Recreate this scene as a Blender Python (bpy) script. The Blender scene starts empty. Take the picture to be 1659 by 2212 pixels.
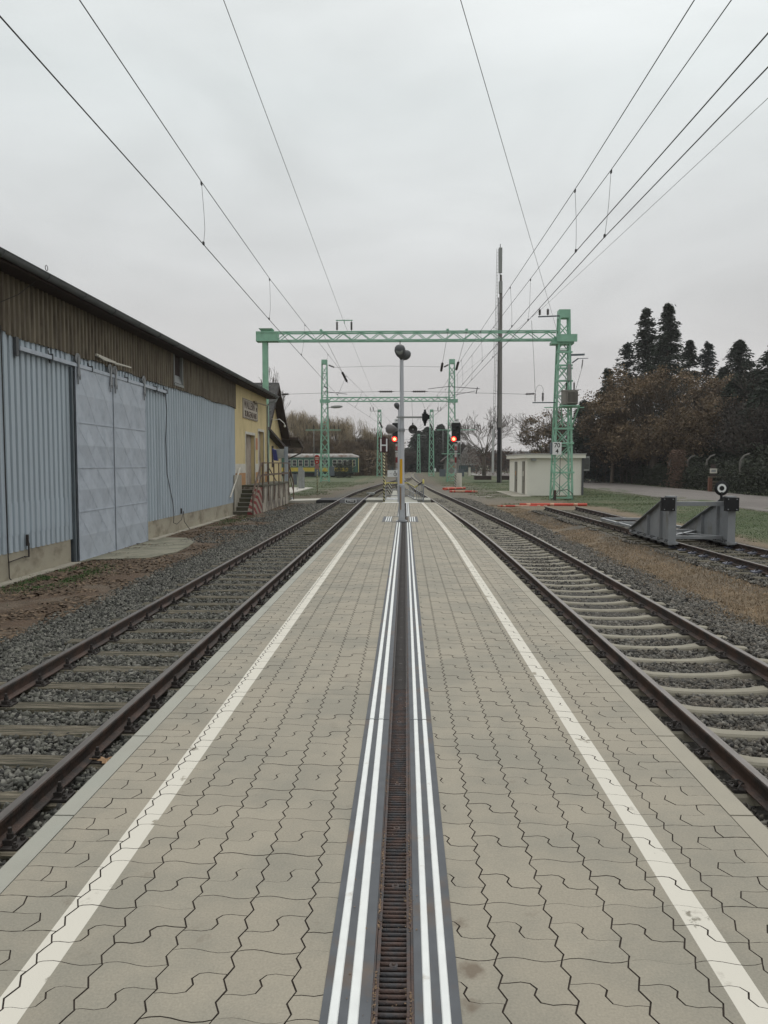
import bpy, math, random
import numpy as np
from mathutils import Vector, Matrix
random.seed(7); rng = np.random.default_rng(7)
S = bpy.context.scene; C = S.collection
# ------------------------------------------------------------------ camera
F = 1665.0; CX, CY = 829.5, 1106.0; VX, VY = 875.0, 1002.0; CH = 1.55
PITCH = math.atan((CY - VY) / F); YAW = math.atan((VX - CX) / F * math.cos(PITCH))
cam = bpy.data.objects.new('camera', bpy.data.cameras.new('camera')); C.objects.link(cam)
cam.location = (0, 0, CH); cam.rotation_euler = (math.pi / 2 - PITCH, 0, YAW)
cam.data.sensor_fit = 'VERTICAL'; cam.data.sensor_height = 24.0; cam.data.lens = 24.0 * F / 2212.0
cam.data.clip_start = 0.05; cam.data.clip_end = 6000
S.camera = cam
# ------------------------------------------------------------------ sky (overcast) and weak sun
SUN_EL, SUN_ROT = math.radians(44), math.radians(12)
w = bpy.data.worlds.new('World'); S.world = w; w.use_nodes = True
nt = w.node_tree; nt.nodes.clear(); N = nt.nodes.new; L = nt.links.new
out = N('ShaderNodeOutputWorld'); bg = N('ShaderNodeBackground'); bg2 = N('ShaderNodeBackground'); add = N('ShaderNodeAddShader')
sky = N('ShaderNodeTexSky'); sky.sky_type = 'NISHITA'; sky.sun_disc = False; sky.sun_elevation = SUN_EL; sky.sun_rotation = SUN_ROT
sky.dust_density = 4; bg.inputs[1].default_value = 0.05
hs = N('ShaderNodeHueSaturation'); hs.inputs['Saturation'].default_value = 0.05; hs.inputs['Value'].default_value = 0.08
L(sky.outputs[0], hs.inputs['Color']); L(hs.outputs[0], bg.inputs[0])
tc = N('ShaderNodeTexCoord'); sep = N('ShaderNodeSeparateXYZ'); L(tc.outputs['Generated'], sep.inputs[0])
ramp = N('ShaderNodeValToRGB'); e = ramp.color_ramp.elements
e[0].position = 0.0; e[0].color = (0.50, 0.485, 0.476, 1)
e[1].position = 1.0; e[1].color = (1.22, 1.25, 1.25, 1)
for p, c in ((0.10, (.54, .53, .525, 1)), (0.24, (.60, .615, .618, 1)), (0.42, (.645, .685, .69, 1)), (.62, (.85, .88, .88, 1))):
    q = e.new(p); q.color = c
L(sep.outputs[2], ramp.inputs[0])
mp = N('ShaderNodeMapping'); mp.inputs['Scale'].default_value = (1.0, 1.0, 2.6); L(tc.outputs['Generated'], mp.inputs[0])
n1 = N('ShaderNodeTexNoise'); n1.inputs['Scale'].default_value = 2.6; n1.inputs['Detail'].default_value = 5; n1.inputs['Roughness'].default_value = .52
n1.inputs['Distortion'].default_value = .5
L(mp.outputs[0], n1.inputs[0])
mr = N('ShaderNodeMapRange'); mr.inputs[1].default_value = .3; mr.inputs[2].default_value = .7; mr.inputs[3].default_value = .87; mr.inputs[4].default_value = 1.09
L(n1.outputs[0], mr.inputs[0])
vm = N('ShaderNodeVectorMath'); vm.operation = 'SCALE'; L(ramp.outputs[0], vm.inputs[0]); L(mr.outputs[0], vm.inputs[3])
L(vm.outputs[0], bg2.inputs[0]); bg2.inputs[1].default_value = 1.08
L(bg.outputs[0], add.inputs[0]); L(bg2.outputs[0], add.inputs[1]); L(add.outputs[0], out.inputs[0])
sun = bpy.data.objects.new('sun', bpy.data.lights.new('sun', 'SUN')); C.objects.link(sun)
sun.data.energy = 0.75; sun.data.angle = math.radians(30); sun.data.color = (1, .97, .93)
sun.rotation_euler = (math.radians(-46), 0, math.radians(-12))
S.view_settings.view_transform = 'Standard'; S.view_settings.look = 'None'; S.view_settings.exposure = 0.0; S.view_settings.gamma = 1
S.cycles.volume_bounces = 0; S.cycles.max_bounces = 6; S.cycles.diffuse_bounces = 3; S.cycles.volume_step_rate = 1.0
S.cycles.use_adaptive_sampling = True; S.cycles.adaptive_threshold = .02
# ------------------------------------------------------------------ helpers
def ray(px, py):
    cp, sp, cy, sy = math.cos(PITCH), math.sin(PITCH), math.cos(YAW), math.sin(YAW)
    f = Vector((-sy * cp, cy * cp, -sp)); r = Vector((cy, sy, 0)); u = r.cross(f)
    return f + r * ((px - CX) / F) - u * ((py - CY) / F)
def G(px, py, z):      # point at height z seen at photo position
    d = ray(px, py); t = (z - CH) / d.z; return Vector((d.x * t, d.y * t, z))
def tag(o, label=None, cat=None, group=None, kind=None):
    if label: o['label'] = label
    if cat: o['category'] = cat
    if group: o['group'] = group
    if kind: o['kind'] = kind
    return o
OFF = {}
def woff(o): return OFF.get(o.name, Vector((0, 0, 0))) if o else Vector((0, 0, 0))
def empty(name, loc, label=None, cat=None, group=None, kind=None):
    o = bpy.data.objects.new(name, None); C.objects.link(o); o.location = loc; o.empty_display_size = .3
    OFF[o.name] = Vector(loc); return tag(o, label, cat, group, kind)
def npmesh(name, V, Fc, mats, mi=None, smooth=False, parent=None, loc=None):
    V = np.asarray(V, dtype=np.float32).reshape(-1, 3).copy()
    base = woff(parent) if parent else Vector(loc or (0, 0, 0))
    V -= np.array(base, dtype=np.float32)
    me = bpy.data.meshes.new(name)
    if isinstance(Fc, np.ndarray):
        k = Fc.shape[1]; n = Fc.shape[0]
        me.vertices.add(len(V)); me.vertices.foreach_set('co', V.ravel())
        me.loops.add(n * k); me.loops.foreach_set('vertex_index', Fc.astype(np.int32).ravel())
        me.polygons.add(n); me.polygons.foreach_set('loop_start', np.arange(0, n * k, k, dtype=np.int32))
        me.update(calc_edges=True)
    else:
        me.from_pydata([tuple(map(float, v)) for v in V], [], Fc); me.update()
    for m in (mats if isinstance(mats, (list, tuple)) else [mats]): me.materials.append(m)
    if mi is not None: me.polygons.foreach_set('material_index', np.asarray(mi, dtype=np.int32))
    if smooth is True: me.polygons.foreach_set('use_smooth', [True] * len(me.polygons))
    elif isinstance(smooth, list) and any(smooth): me.polygons.foreach_set('use_smooth', smooth)
    o = bpy.data.objects.new(name, me); C.objects.link(o)
    if parent: o.parent = parent; OFF[o.name] = base
    else: o.location = base; OFF[o.name] = base
    return o
class MB:
    def __init__(s): s.v = []; s.f = []; s.m = []; s.s = []
    def addf(s, vs, fs, mi=0, sm=False):
        b = len(s.v); s.v += [tuple(v) for v in vs]
        for f in fs: s.f.append([i + b for i in f]); s.m.append(mi); s.s.append(sm)
        return s
    def box(s, x0, x1, y0, y1, z0, z1, mi=0):
        v = [(x0, y0, z0), (x1, y0, z0), (x1, y1, z0), (x0, y1, z0), (x0, y0, z1), (x1, y0, z1), (x1, y1, z1), (x0, y1, z1)]
        return s.addf(v, [(0, 3, 2, 1), (4, 5, 6, 7), (0, 1, 5, 4), (1, 2, 6, 5), (2, 3, 7, 6), (3, 0, 4, 7)], mi)
    def bar(s, p, q, w, h=None, mi=0, up=(0, 0, 1)):
        h = h or w; p = Vector(p); q = Vector(q); d = (q - p).normalized(); up = Vector(up)
        if abs(d.dot(up)) > .98: up = Vector((0, 1, 0))
        a = d.cross(up).normalized() * w / 2; b = a.cross(d).normalized() * h / 2
        v = [p - a - b, p + a - b, p + a + b, p - a + b, q - a - b, q + a - b, q + a + b, q - a + b]
        return s.addf(v, [(0, 1, 2, 3), (7, 6, 5, 4), (0, 4, 5, 1), (1, 5, 6, 2), (2, 6, 7, 3), (3, 7, 4, 0)], mi)
    def tube(s, pts, r, n=6, mi=0, cap=True, sm=True):
        pts = [Vector(p) for p in pts]; rs = r if isinstance(r, (list, tuple)) else [r] * len(pts)
        b = len(s.v); prev = None
        for i, p in enumerate(pts):
            d = (pts[min(i + 1, len(pts) - 1)] - pts[max(i - 1, 0)])
            d = d.normalized() if d.length > 1e-9 else Vector((0, 0, 1))
            if prev is None:
                up = Vector((0, 0, 1)) if abs(d.z) < .9 else Vector((0, 1, 0)); a = d.cross(up).normalized()
            else:
                a = prev - d * prev.dot(d); a = a.normalized() if a.length > 1e-6 else prev
            prev = a; c = d.cross(a)
            for k in range(n):
                t = 2 * math.pi * k / n; s.v.append(tuple(p + (a * math.cos(t) + c * math.sin(t)) * rs[i]))
        for i in range(len(pts) - 1):
            for k in range(n):
                s.f.append([b + i * n + k, b + i * n + (k + 1) % n, b + (i + 1) * n + (k + 1) % n, b + (i + 1) * n + k]); s.m.append(mi); s.s.append(sm)
        if cap:
            s.f.append([b + k for k in range(n)][::-1]); s.m.append(mi); s.s.append(False)
            s.f.append([b + (len(pts) - 1) * n + k for k in range(n)]); s.m.append(mi); s.s.append(False)
        return s
    def lathe(s, prof, origin, axis=(0, 0, 1), n=16, mi=0, sm=True):   # prof: (radius, along)
        o = Vector(origin); ax = Vector(axis).normalized(); up = Vector((0, 0, 1)) if abs(ax.z) < .9 else Vector((1, 0, 0))
        a = ax.cross(up).normalized(); c = ax.cross(a); b = len(s.v)
        for r, h in prof:
            for k in range(n):
                t = 2 * math.pi * k / n; s.v.append(tuple(o + ax * h + (a * math.cos(t) + c * math.sin(t)) * r))
        for i in range(len(prof) - 1):
            for k in range(n):
                s.f.append([b + i * n + k, b + i * n + (k + 1) % n, b + (i + 1) * n + (k + 1) % n, b + (i + 1) * n + k]); s.m.append(mi); s.s.append(sm)
        return s
    def prism(s, poly, axis, a0, a1, mi=0):    # poly of (u,v) in the two other axes, extruded along axis
        def P(u, v, a): return (a, u, v) if axis == 'x' else ((u, a, v) if axis == 'y' else (u, v, a))
        n = len(poly); vs = [P(u, v, a0) for u, v in poly] + [P(u, v, a1) for u, v in poly]
        fs = [tuple(range(n))[::-1], tuple(range(n, 2 * n))] + [(i, (i + 1) % n, n + (i + 1) % n, n + i) for i in range(n)]
        return s.addf(vs, fs, mi)
    def build(s, name, mats, parent=None, loc=None):
        return npmesh(name, s.v, s.f, mats, s.m, s.s, parent, loc)
def dup(root, loc):
    r = root.copy(); C.objects.link(r); r.location = loc
    for ch in list(root.children):
        c = ch.copy(); C.objects.link(c); c.parent = r
        for g in list(ch.children):
            d = g.copy(); C.objects.link(d); d.parent = c
    return r
# ------------------------------------------------------------------ materials
def mat(name, col, rough=.8, metal=0.0, var=.12, scale=3.0, bump=0.0, bscale=40.0, col2=None, amt=.5, s2=1.2, island=0.0, spec=None, bdist=.02, stretch=None, detail=4):
    m = bpy.data.materials.new(name); m.use_nodes = True; t = m.node_tree; p = t.nodes['Principled BSDF']
    p.inputs['Roughness'].default_value = rough; p.inputs['Metallic'].default_value = metal
    if spec is not None: p.inputs['Specular IOR Level'].default_value = spec
    N = t.nodes.new; L = t.links.new
    geo = N('ShaderNodeNewGeometry'); mpn = N('ShaderNodeMapping'); L(geo.outputs['Position'], mpn.inputs[0])
    if stretch: mpn.inputs['Scale'].default_value = stretch
    a = N('ShaderNodeTexNoise'); a.inputs['Scale'].default_value = scale; a.inputs['Detail'].default_value = detail; L(mpn.outputs[0], a.inputs[0])
    r = N('ShaderNodeMapRange'); r.inputs[1].default_value = .25; r.inputs[2].default_value = .75; r.inputs[3].default_value = 1 - var; r.inputs[4].default_value = 1 + var
    L(a.outputs[0], r.inputs[0])
    last = None
    base = N('ShaderNodeRGB'); base.outputs[0].default_value = (*col, 1); last = base.outputs[0]
    if col2:
        b = N('ShaderNodeTexNoise'); b.inputs['Scale'].default_value = s2; b.inputs['Detail'].default_value = 6; b.inputs['Roughness'].default_value = .65; L(mpn.outputs[0], b.inputs[0])
        rr = N('ShaderNodeMapRange'); c0 = .5 + (.5 - amt) * .5; rr.inputs[1].default_value = c0 - .07; rr.inputs[2].default_value = c0 + .09; L(b.outputs[0], rr.inputs[0])
        mx = N('ShaderNodeMix'); mx.data_type = 'RGBA'; L(rr.outputs[0], mx.inputs[0]); L(last, mx.inputs[6]); mx.inputs[7].default_value = (*col2, 1); last = mx.outputs[2]
    v = N('ShaderNodeVectorMath'); v.operation = 'SCALE'; L(last, v.inputs[0])
    if island:
        ri = N('ShaderNodeMapRange'); ri.inputs[3].default_value = 1 - island; ri.inputs[4].default_value = 1 + island; L(geo.outputs['Random Per Island'], ri.inputs[0])
        mu = N('ShaderNodeMath'); mu.operation = 'MULTIPLY'; L(r.outputs[0], mu.inputs[0]); L(ri.outputs[0], mu.inputs[1]); L(mu.outputs[0], v.inputs[3])
    else: L(r.outputs[0], v.inputs[3])
    L(v.outputs[0], p.inputs['Base Color'])
    if bump:
        c = N('ShaderNodeTexNoise'); c.inputs['Scale'].default_value = bscale; c.inputs['Detail'].default_value = 5; L(mpn.outputs[0], c.inputs[0])
        bp = N('ShaderNodeBump'); bp.inputs['Strength'].default_value = bump; bp.inputs['Distance'].default_value = bdist; L(c.outputs[0], bp.inputs['Height']); L(bp.outputs[0], p.inputs['Normal'])
    m['out'] = ''; return m
def emis(name, col, st):
    m = bpy.data.materials.new(name); m.use_nodes = True; p = m.node_tree.nodes['Principled BSDF']
    p.inputs['Base Color'].default_value = (*col, 1); p.inputs['Emission Color'].default_value = (*col, 1); p.inputs['Emission Strength'].default_value = st; return m
M = {}
M['green'] = mat('green_paint', (.245, .455, .335), .55, var=.1, scale=2, col2=(.20, .375, .275), amt=.35, s2=1.5)
M['rust'] = mat('rust_rail', (.070, .040, .029), .75, var=.25, scale=6, bump=.3, bscale=60, col2=(.034, .026, .023), s2=4)
M['railtop'] = mat('rail_running_top', (.15, .135, .125), .42, metal=.55, var=.2, scale=5, stretch=(8, .6, 8))
M['dark'] = mat('dark_iron', (.03, .024, .021), .7, var=.25, scale=20)
M['steel'] = mat('galvanised_steel', (.30, .31, .32), .5, metal=.35, var=.15, scale=3, col2=(.22, .23, .24), amt=.4)
M['wood'] = mat('old_sleeper_wood', (.165, .142, .102), .95, var=.6, scale=3.2, stretch=(1.0, 16, 6), col2=(.045, .042, .026), amt=.5, s2=2.2, bump=1.0, bscale=9, island=.2, detail=8)
M['conc_sleeper'] = mat('concrete_sleeper', (.255, .232, .18), .85, var=.12, scale=8, col2=(.22, .20, .155), amt=.4, s2=4, bump=.25, bscale=80, island=.08)
M['stone'] = mat('crushed_stone', (.112, .107, .092), .8, var=.2, scale=25, col2=(.066, .066, .053), amt=.5, s2=8, island=.88)
M['stone_r'] = mat('crushed_stone_brown', (.105, .098, .084), .8, var=.2, scale=25, col2=(.075, .064, .05), amt=.5, s2=6, island=.88)
M['conc'] = mat('concrete', (.36, .33, .27), .9, var=.12, scale=2, col2=(.27, .25, .20), amt=.45, s2=1.3, bump=.25, bscale=50)
M['blue'] = mat('pale_blue_sheet', (.425, .485, .535), .5, var=.05, scale=1.2, col2=(.35, .40, .44), amt=.32, s2=1.1, stretch=(1, 2.2, .22), spec=.3)
M['bluedoor'] = mat('pale_blue_door', (.45, .49, .545), .45, var=.08, scale=2, col2=(.38, .42, .475), amt=.38, s2=3.5, bump=.2, bscale=4, spec=.3)
M['brown'] = mat('brown_fibre_cement', (.165, .138, .098), .85, var=.22, scale=2.5, stretch=(1, 2.5, .4), col2=(.10, .08, .057), amt=.45, s2=2.0)
M['roofgrey'] = mat('roof_fibre_cement', (.14, .14, .135), .9, var=.2, scale=2)
M['zinc'] = mat('zinc_gutter', (.12, .128, .13), .6, metal=.2, var=.15, scale=2)
M['footing'] = mat('shed_footing', (.36, .325, .25), .9, var=.1, scale=2, col2=(.21, .18, .13), amt=.35, s2=1.1, bump=.2, bscale=40, stretch=(1, 1, 1.5))
M['yellow'] = mat('yellow_render', (.63, .51, .275), .9, var=.06, scale=1.5, col2=(.53, .425, .22), amt=.35, s2=1.0, bump=.15, bscale=30, stretch=(1, 1, .5))
M['orange'] = mat('orange_plinth', (.46, .25, .11), .9, var=.1, scale=2, col2=(.36, .22, .12), amt=.4)
M['offwhite'] = mat('offwhite_paint', (.60, .57, .50), .8, var=.06, scale=3, col2=(.48, .45, .38), amt=.35)
M['beige'] = mat('beige_door', (.42, .36, .30), .8, var=.1, scale=3, col2=(.30, .24, .20), amt=.45, s2=1.4)
M['sign'] = mat('sign_board', (.48, .43, .36), .8, var=.06, scale=4)
M['letter'] = mat('faded_lettering', (.10, .065, .05), .8, var=.4, scale=9)
M['slate'] = mat('dark_slates', (.05, .048, .047), .85, var=.3, scale=4, col2=(.085, .08, .07), amt=.4, s2=5)
M['soffit'] = mat('dark_boards_eave_shade', (.032, .02, .016), .9, var=.3, scale=4)  # dark boards; also puts the shade under the eaves into the colour
M['dock'] = mat('weathered_plaster', (.42, .38, .31), .95, var=.15, scale=2, col2=(.10, .08, .065), amt=.52, s2=1.6, stretch=(1, 1.4, .55), bump=.5, bscale=12)
M['step'] = mat('mossy_concrete', (.115, .105, .078), .95, var=.3, scale=6, col2=(.075, .075, .045), amt=.5, s2=3, bump=.4)
M['nosing'] = mat('step_nosing', (.30, .28, .24), .9, var=.2, scale=9)
M['ironrail'] = mat('rusty_handrail', (.13, .085, .06), .75, var=.25, scale=6)
M['black'] = mat('black_paint', (.005, .005, .006), .75, var=.1)
M['rubber'] = mat('black_rubber', (.022, .022, .024), .8, var=.15, scale=6)
M['white'] = mat('white_paint', (.72, .73, .72), .6, var=.04, scale=8)
M['whitepole'] = mat('lamp_pole_paint', (.46, .47, .50), .5, var=.05, scale=3)
M['amber'] = mat('amber_stripe', (.64, .36, .012), .6, var=.08, scale=4)
M['yellowp'] = mat('yellow_paint', (.60, .52, .15), .6, var=.1, scale=6)
M['yb'] = mat('pale_yellow_stripe', (.55, .52, .32), .7, var=.12, scale=6)
M['red'] = mat('red_paint', (.36, .025, .018), .55, var=.12, scale=5)
M['redor'] = mat('red_plastic', (.50, .065, .035), .6, var=.15, scale=5)
M['maroon'] = mat('maroon_board', (.045, .008, .010), .5, var=.1)
M['dgrey'] = mat('dark_grey_housing', (.075, .078, .082), .5, var=.12, scale=4)
M['glass'] = mat('lamp_glass', (.22, .235, .22), .2, var=.2, scale=30)
M['insul'] = mat('dark_insulator', (.022, .014, .013), .35, var=.1)
M['wire'] = mat('overhead_wire', (.035, .033, .033), .6, var=.1)
M['hut'] = mat('cream_hut_render', (.74, .72, .64), .9, var=.03, scale=1, bump=.1, bscale=40)
M['hutroof'] = mat('hut_roof_edge', (.42, .41, .39), .8, var=.08)
M['taupe'] = mat('taupe_metal_door', (.17, .16, .13), .6, var=.06)
M['asphalt'] = mat('asphalt', (.135, .118, .105), .92, var=.1, scale=.6, col2=(.105, .09, .08), amt=.4, s2=.35, bump=.2, bscale=30, stretch=(1, .4, 1))
M['bufgrey'] = mat('buffer_stop_grey', (.23, .24, .25), .6, var=.1, scale=3, col2=(.17, .165, .15), amt=.3, s2=2)
M['bark'] = mat('bark', (.085, .068, .052), .95, var=.25, scale=6, stretch=(3, 3, .6), bump=.5, bscale=12)
M['barkg'] = mat('pale_bark', (.12, .105, .075), .95, var=.25, scale=5, stretch=(3, 3, .6))
M['twig'] = mat('thin_twigs', (.075, .06, .048), .95, var=.2)
M['willow'] = mat('willow_twigs', (.27, .215, .135), .95, var=.25, scale=.8)
M['twigwarm'] = mat('warm_brown_twigs', (.165, .118, .072), .95, var=.25, scale=.5)
M['needle'] = mat('conifer_needles', (.026, .036, .024), .9, var=.35, scale=1.5, island=.35)
M['needle2'] = mat('blue_conifer_needles', (.034, .046, .042), .9, var=.3, scale=1.5, island=.35)
M['leafbrown'] = mat('withered_leaves', (.190, .135, .082), .9, var=.3, scale=.9, island=.4, col2=(.10, .07, .042), s2=.35)
M['leafdull'] = mat('dull_leaves', (.036, .030, .024), .9, var=.3, scale=.9, island=.4)
M['hedge'] = mat('evergreen_hedge', (.024, .029, .016), .9, var=.35, scale=1.2, island=.4)
M['hedgebrown'] = mat('dry_reddish_shrub', (.12, .075, .052), .9, var=.3, scale=1.5, island=.35)
M['coach'] = mat('coach_green', (.035, .105, .075), .5, var=.08, scale=1)
M['coachy'] = mat('coach_yellow', (.50, .38, .05), .6, var=.12, scale=1.5, col2=(.30, .22, .06), amt=.3)
M['coachroof'] = mat('coach_roof', (.31, .30, .28), .7, var=.25, scale=1.5, col2=(.16, .10, .07), amt=.4, s2=.9)
M['window'] = mat('dark_window_glass', (.03, .035, .04), .15, var=.2)
M['navy'] = mat('navy_blue_face', (.012, .02, .13), .4, var=.1)
M['greyp'] = mat('grey_cabinet', (.25, .26, .25), .6, var=.08)
M['bluegrey'] = mat('blue_grey_box', (.095, .115, .13), .6, var=.1)
M['tact'] = mat('tactile_base', (.085, .09, .098), .8, var=.16, scale=9, col2=(.12, .088, .066), amt=.26, s2=3.0)
M['tactw'] = mat('tactile_white', (.70, .71, .69), .7, var=.06, scale=14, col2=(.38, .33, .27), amt=.13, s2=7.0)
M['grater'] = mat('rusty_grate', (.072, .043, .034), .75, var=.3, scale=12, col2=(.045, .043, .045), amt=.5, s2=14, bump=.3, bscale=120)
M['grateg'] = mat('grey_grate', (.044, .038, .035), .8, var=.15, scale=8)
M['dirt'] = mat('joint_dirt', (.055, .042, .032), 1.0, var=.3, scale=30)
M['litter'] = mat('brown_litter', (.20, .135, .085), 1.0, var=.35, scale=30, bump=.6, bscale=80)
M['coping'] = mat('coping_concrete', (.325, .318, .272), .85, var=.08, scale=4, col2=(.29, .29, .25), amt=.4, s2=2, bump=.15, bscale=90)
M['copingr'] = mat('coping_concrete_warm', (.33, .30, .24), .85, var=.08, scale=4, col2=(.32, .29, .23), amt=.4, s2=2, bump=.15, bscale=90)
M['redlit'] = emis('red_signal_lens', (1.0, .13, .06), 9.0)
M['redhalo'] = emis('red_halo_glow', (1.0, .02, .015), 1.3)  # glow colour that imitates the red halo around the lit lens
M['bluepad'] = mat('blue_clip_pad', (.085, .09, .12), .7, var=.1)
M['grass'] = mat('grass_blades', (.075, .11, .042), .9, var=.3, scale=1.5, island=.4, col2=(.15, .17, .09), s2=.4)
M['drygrass'] = mat('dry_grass_blades', (.30, .22, .14), .95, var=.3, scale=1.5, island=.4, col2=(.20, .145, .09), s2=1.0)
M['weed'] = mat('green_weeds', (.07, .13, .04), .9, var=.3, scale=5, island=.4)
M['leaf'] = mat('dry_maple_leaf', (.36, .22, .12), .8, var=.2, scale=30)
M['darkroof'] = mat('dark_brown_roof', (.05, .035, .03), .9, var=.2)
M['housewall'] = mat('grey_house_wall', (.22, .21, .19), .9, var=.1)
M['teal'] = mat('dark_teal_boards', (.03, .06, .06), .8, var=.15)
def fbm(x, y, s, seed=0, oct=4):
    r = np.random.default_rng(seed); out = np.zeros_like(x, dtype=float); a = 1; tot = 0
    for o in range(oct):
        g = r.random((64, 64)); u = (x * s + 17.3 * o) % 64; v = (y * s + 5.1 * o) % 64
        i = np.floor(u).astype(int); j = np.floor(v).astype(int); fu = u - i; fv = v - j
        fu = fu * fu * (3 - 2 * fu); fv = fv * fv * (3 - 2 * fv); i2 = (i + 1) % 64; j2 = (j + 1) % 64
        i %= 64; j %= 64
        out += a * ((g[i, j] * (1 - fu) + g[i2, j] * fu) * (1 - fv) + (g[i, j2] * (1 - fu) + g[i2, j2] * fu) * fv); tot += a; a *= .5; s *= 2.03
    return out / tot
# track centre lines
RT = ((-12, 3.34), (24, 3.34), (30, 3.2), (36.4, 2.95), (46.5, 2.6), (57, 2.15), (69, 1.65), (86, 1.2), (98, .93), (106, .75), (136, .45), (181, .68), (215, 1.45), (253, 2.9), (315, 6.2), (344, 9.3), (400, 16))
LT = ((-12, -3.35), (30, -3.37), (43, -3.42), (55, -3.45), (62, -3.3), (70, -2.98), (80, -2.45), (90, -1.75), (98, -1.3), (108, -.72), (122, -.05), (136, .36))
def tx(T, y): 
    ys = np.array([p[0] for p in T], float); xs = np.array([p[1] for p in T], float)
    return sum(np.interp(np.asarray(y, float) + d, ys, xs) * wt for d, wt in ((-6, .15), (-3, .2), (0, .3), (3, .2), (6, .15)))
def rtx(y): return tx(RT, y)
def ltx(y): return tx(LT, y)
def sx(y): return 8.2 - (np.asarray(y, float) - 17) * .022
ZR = -.72
# ================================================================== GROUND: one sheet to the horizon, zone colours in a colour attribute
def axis_pts(lo, hi, st, far):
    a = list(np.arange(lo, hi + 1e-6, st)); s = st; p = a[-1]
    while p < far: s *= 1.35; p += s; a.append(p)
    s = st; p = a[0]
    while p > -far: s *= 1.35; p -= s; a.insert(0, p)
    return np.array(a)
def sm(a, b, x): t = np.clip((x - a) / (b - a), 0, 1); return t * t * (3 - 2 * t)
gx = axis_pts(-13, 20, .22, 3500); gy = axis_pts(3, 70, .3, 3500)
GX, GY = np.meshgrid(gx, gy, indexing='ij')
n1_ = fbm(GX, GY, .35, 1); n2_ = fbm(GX, GY, 1.3, 2); n3_ = fbm(GX, GY, .09, 3); n4_ = fbm(GX, GY, .6, 4)
GZ = -.955 + (n2_ - .5) * .03 + (n1_ - .5) * .05
GZ += np.clip((GX - 10.6) / 6, 0, 1) * .07 * np.clip((24 - GX) / 4, 0, 1)
GZ += .18 * sm(5.6, 6.7, GX + (n1_ - .5) * .5) * (1 - sm(16.5, 18.0, GX)) * (1 - sm(39, 50, GY))
shed_strip = np.clip((-5.9 - GX) / 1.2, 0, 1) * (GX > -9); GZ += shed_strip * .02
GZ = np.where((np.abs(GX) > 60) | (GY > 170), -.955, GZ)
def lerp(A, B, t): return A * (1 - t[..., None]) + B * t[..., None]
col = np.zeros(GX.shape + (3,)); grass = np.array((.048, .068, .022)); grass2 = np.array((.075, .090, .040)); dry = np.array((.165, .122, .075)); dirt = np.array((.095, .060, .036))
dirt2 = np.array((.135, .105, .075)); grav = np.array((.095, .088, .072)); gravd = np.array((.05, .045, .038)); sand = np.array((.19, .165, .13))
col[:] = grass; col = lerp(col, np.broadcast_to(grass2, col.shape), sm(.45, .65, n3_))
col = lerp(col, np.broadcast_to(dry, col.shape), sm(.55, .75, n4_) * .4)
# left strip by the shed
m = sm(.3, .8, (GX + 9.2) + (n1_ - .5)) * (GX < -3) * (GY < 47 + n1_ * 4) * (GX > -9.2)
col = lerp(col, np.broadcast_to(dirt, col.shape), m); col = lerp(col, np.broadcast_to(dirt2, col.shape), m * sm(.5, .62, n2_) * .7)
# strip beside the tracks: brown, dry beyond the crossing
tr = np.minimum(np.abs(GX - ltx(GY)), np.abs(GX - rtx(GY)))
m = (1 - sm(2.6, 6.5, tr + (n1_ - .5) * 3)) * (GY > 45) * .85
col = lerp(col, np.broadcast_to(dirt2 * .85, col.shape), m)
# dry grass between right track and siding
m = sm(4.6, 5.4, GX + (n1_ - .5) * .8) * (1 - sm(10.4, 11.2, GX + (n1_ - .5) * .9)) * (1 - sm(44, 60, GY + (n1_ - .5) * 14))
col = lerp(col, np.broadcast_to(dry, col.shape), m); col = lerp(col, np.broadcast_to(dirt2, col.shape), m * sm(.52, .62, n2_) * .5)
# ballast beds
tb = np.minimum(np.abs(GX - ltx(GY)) + (GY > 112) * 9, np.abs(GX - rtx(GY)))
m = 1 - sm(1.75, 2.35, tb + (n1_ - .5) * .7); col = lerp(col, np.broadcast_to(gravd * (1 + (GY > 40) * 1.0)[..., None] if False else gravd, col.shape), m * (GY <= 48)); col = lerp(col, np.broadcast_to(grav, col.shape), m * (GY > 48))
m = (1 - sm(1.5, 2.3, np.abs(GX - sx(GY)) + (n1_ - .5) * 1.1)) * (GY < 39); col = lerp(col, np.broadcast_to(grav * .7, col.shape), m * .9)
m = (1 - sm(2.4, 4.2, np.abs(GX - 4.6) + (n2_ - .5) * 2)) * sm(44, 52, GY) * (1 - sm(78, 95, GY)); col = lerp(col, np.broadcast_to(sand * .75, col.shape), m * .65)
m = (1 - sm(.0, 1.6, np.abs(GX - 18.2) + (n1_ - .5) * 1.2)) * .8; col = lerp(col, np.broadcast_to(sand * .8, col.shape), m)
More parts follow.
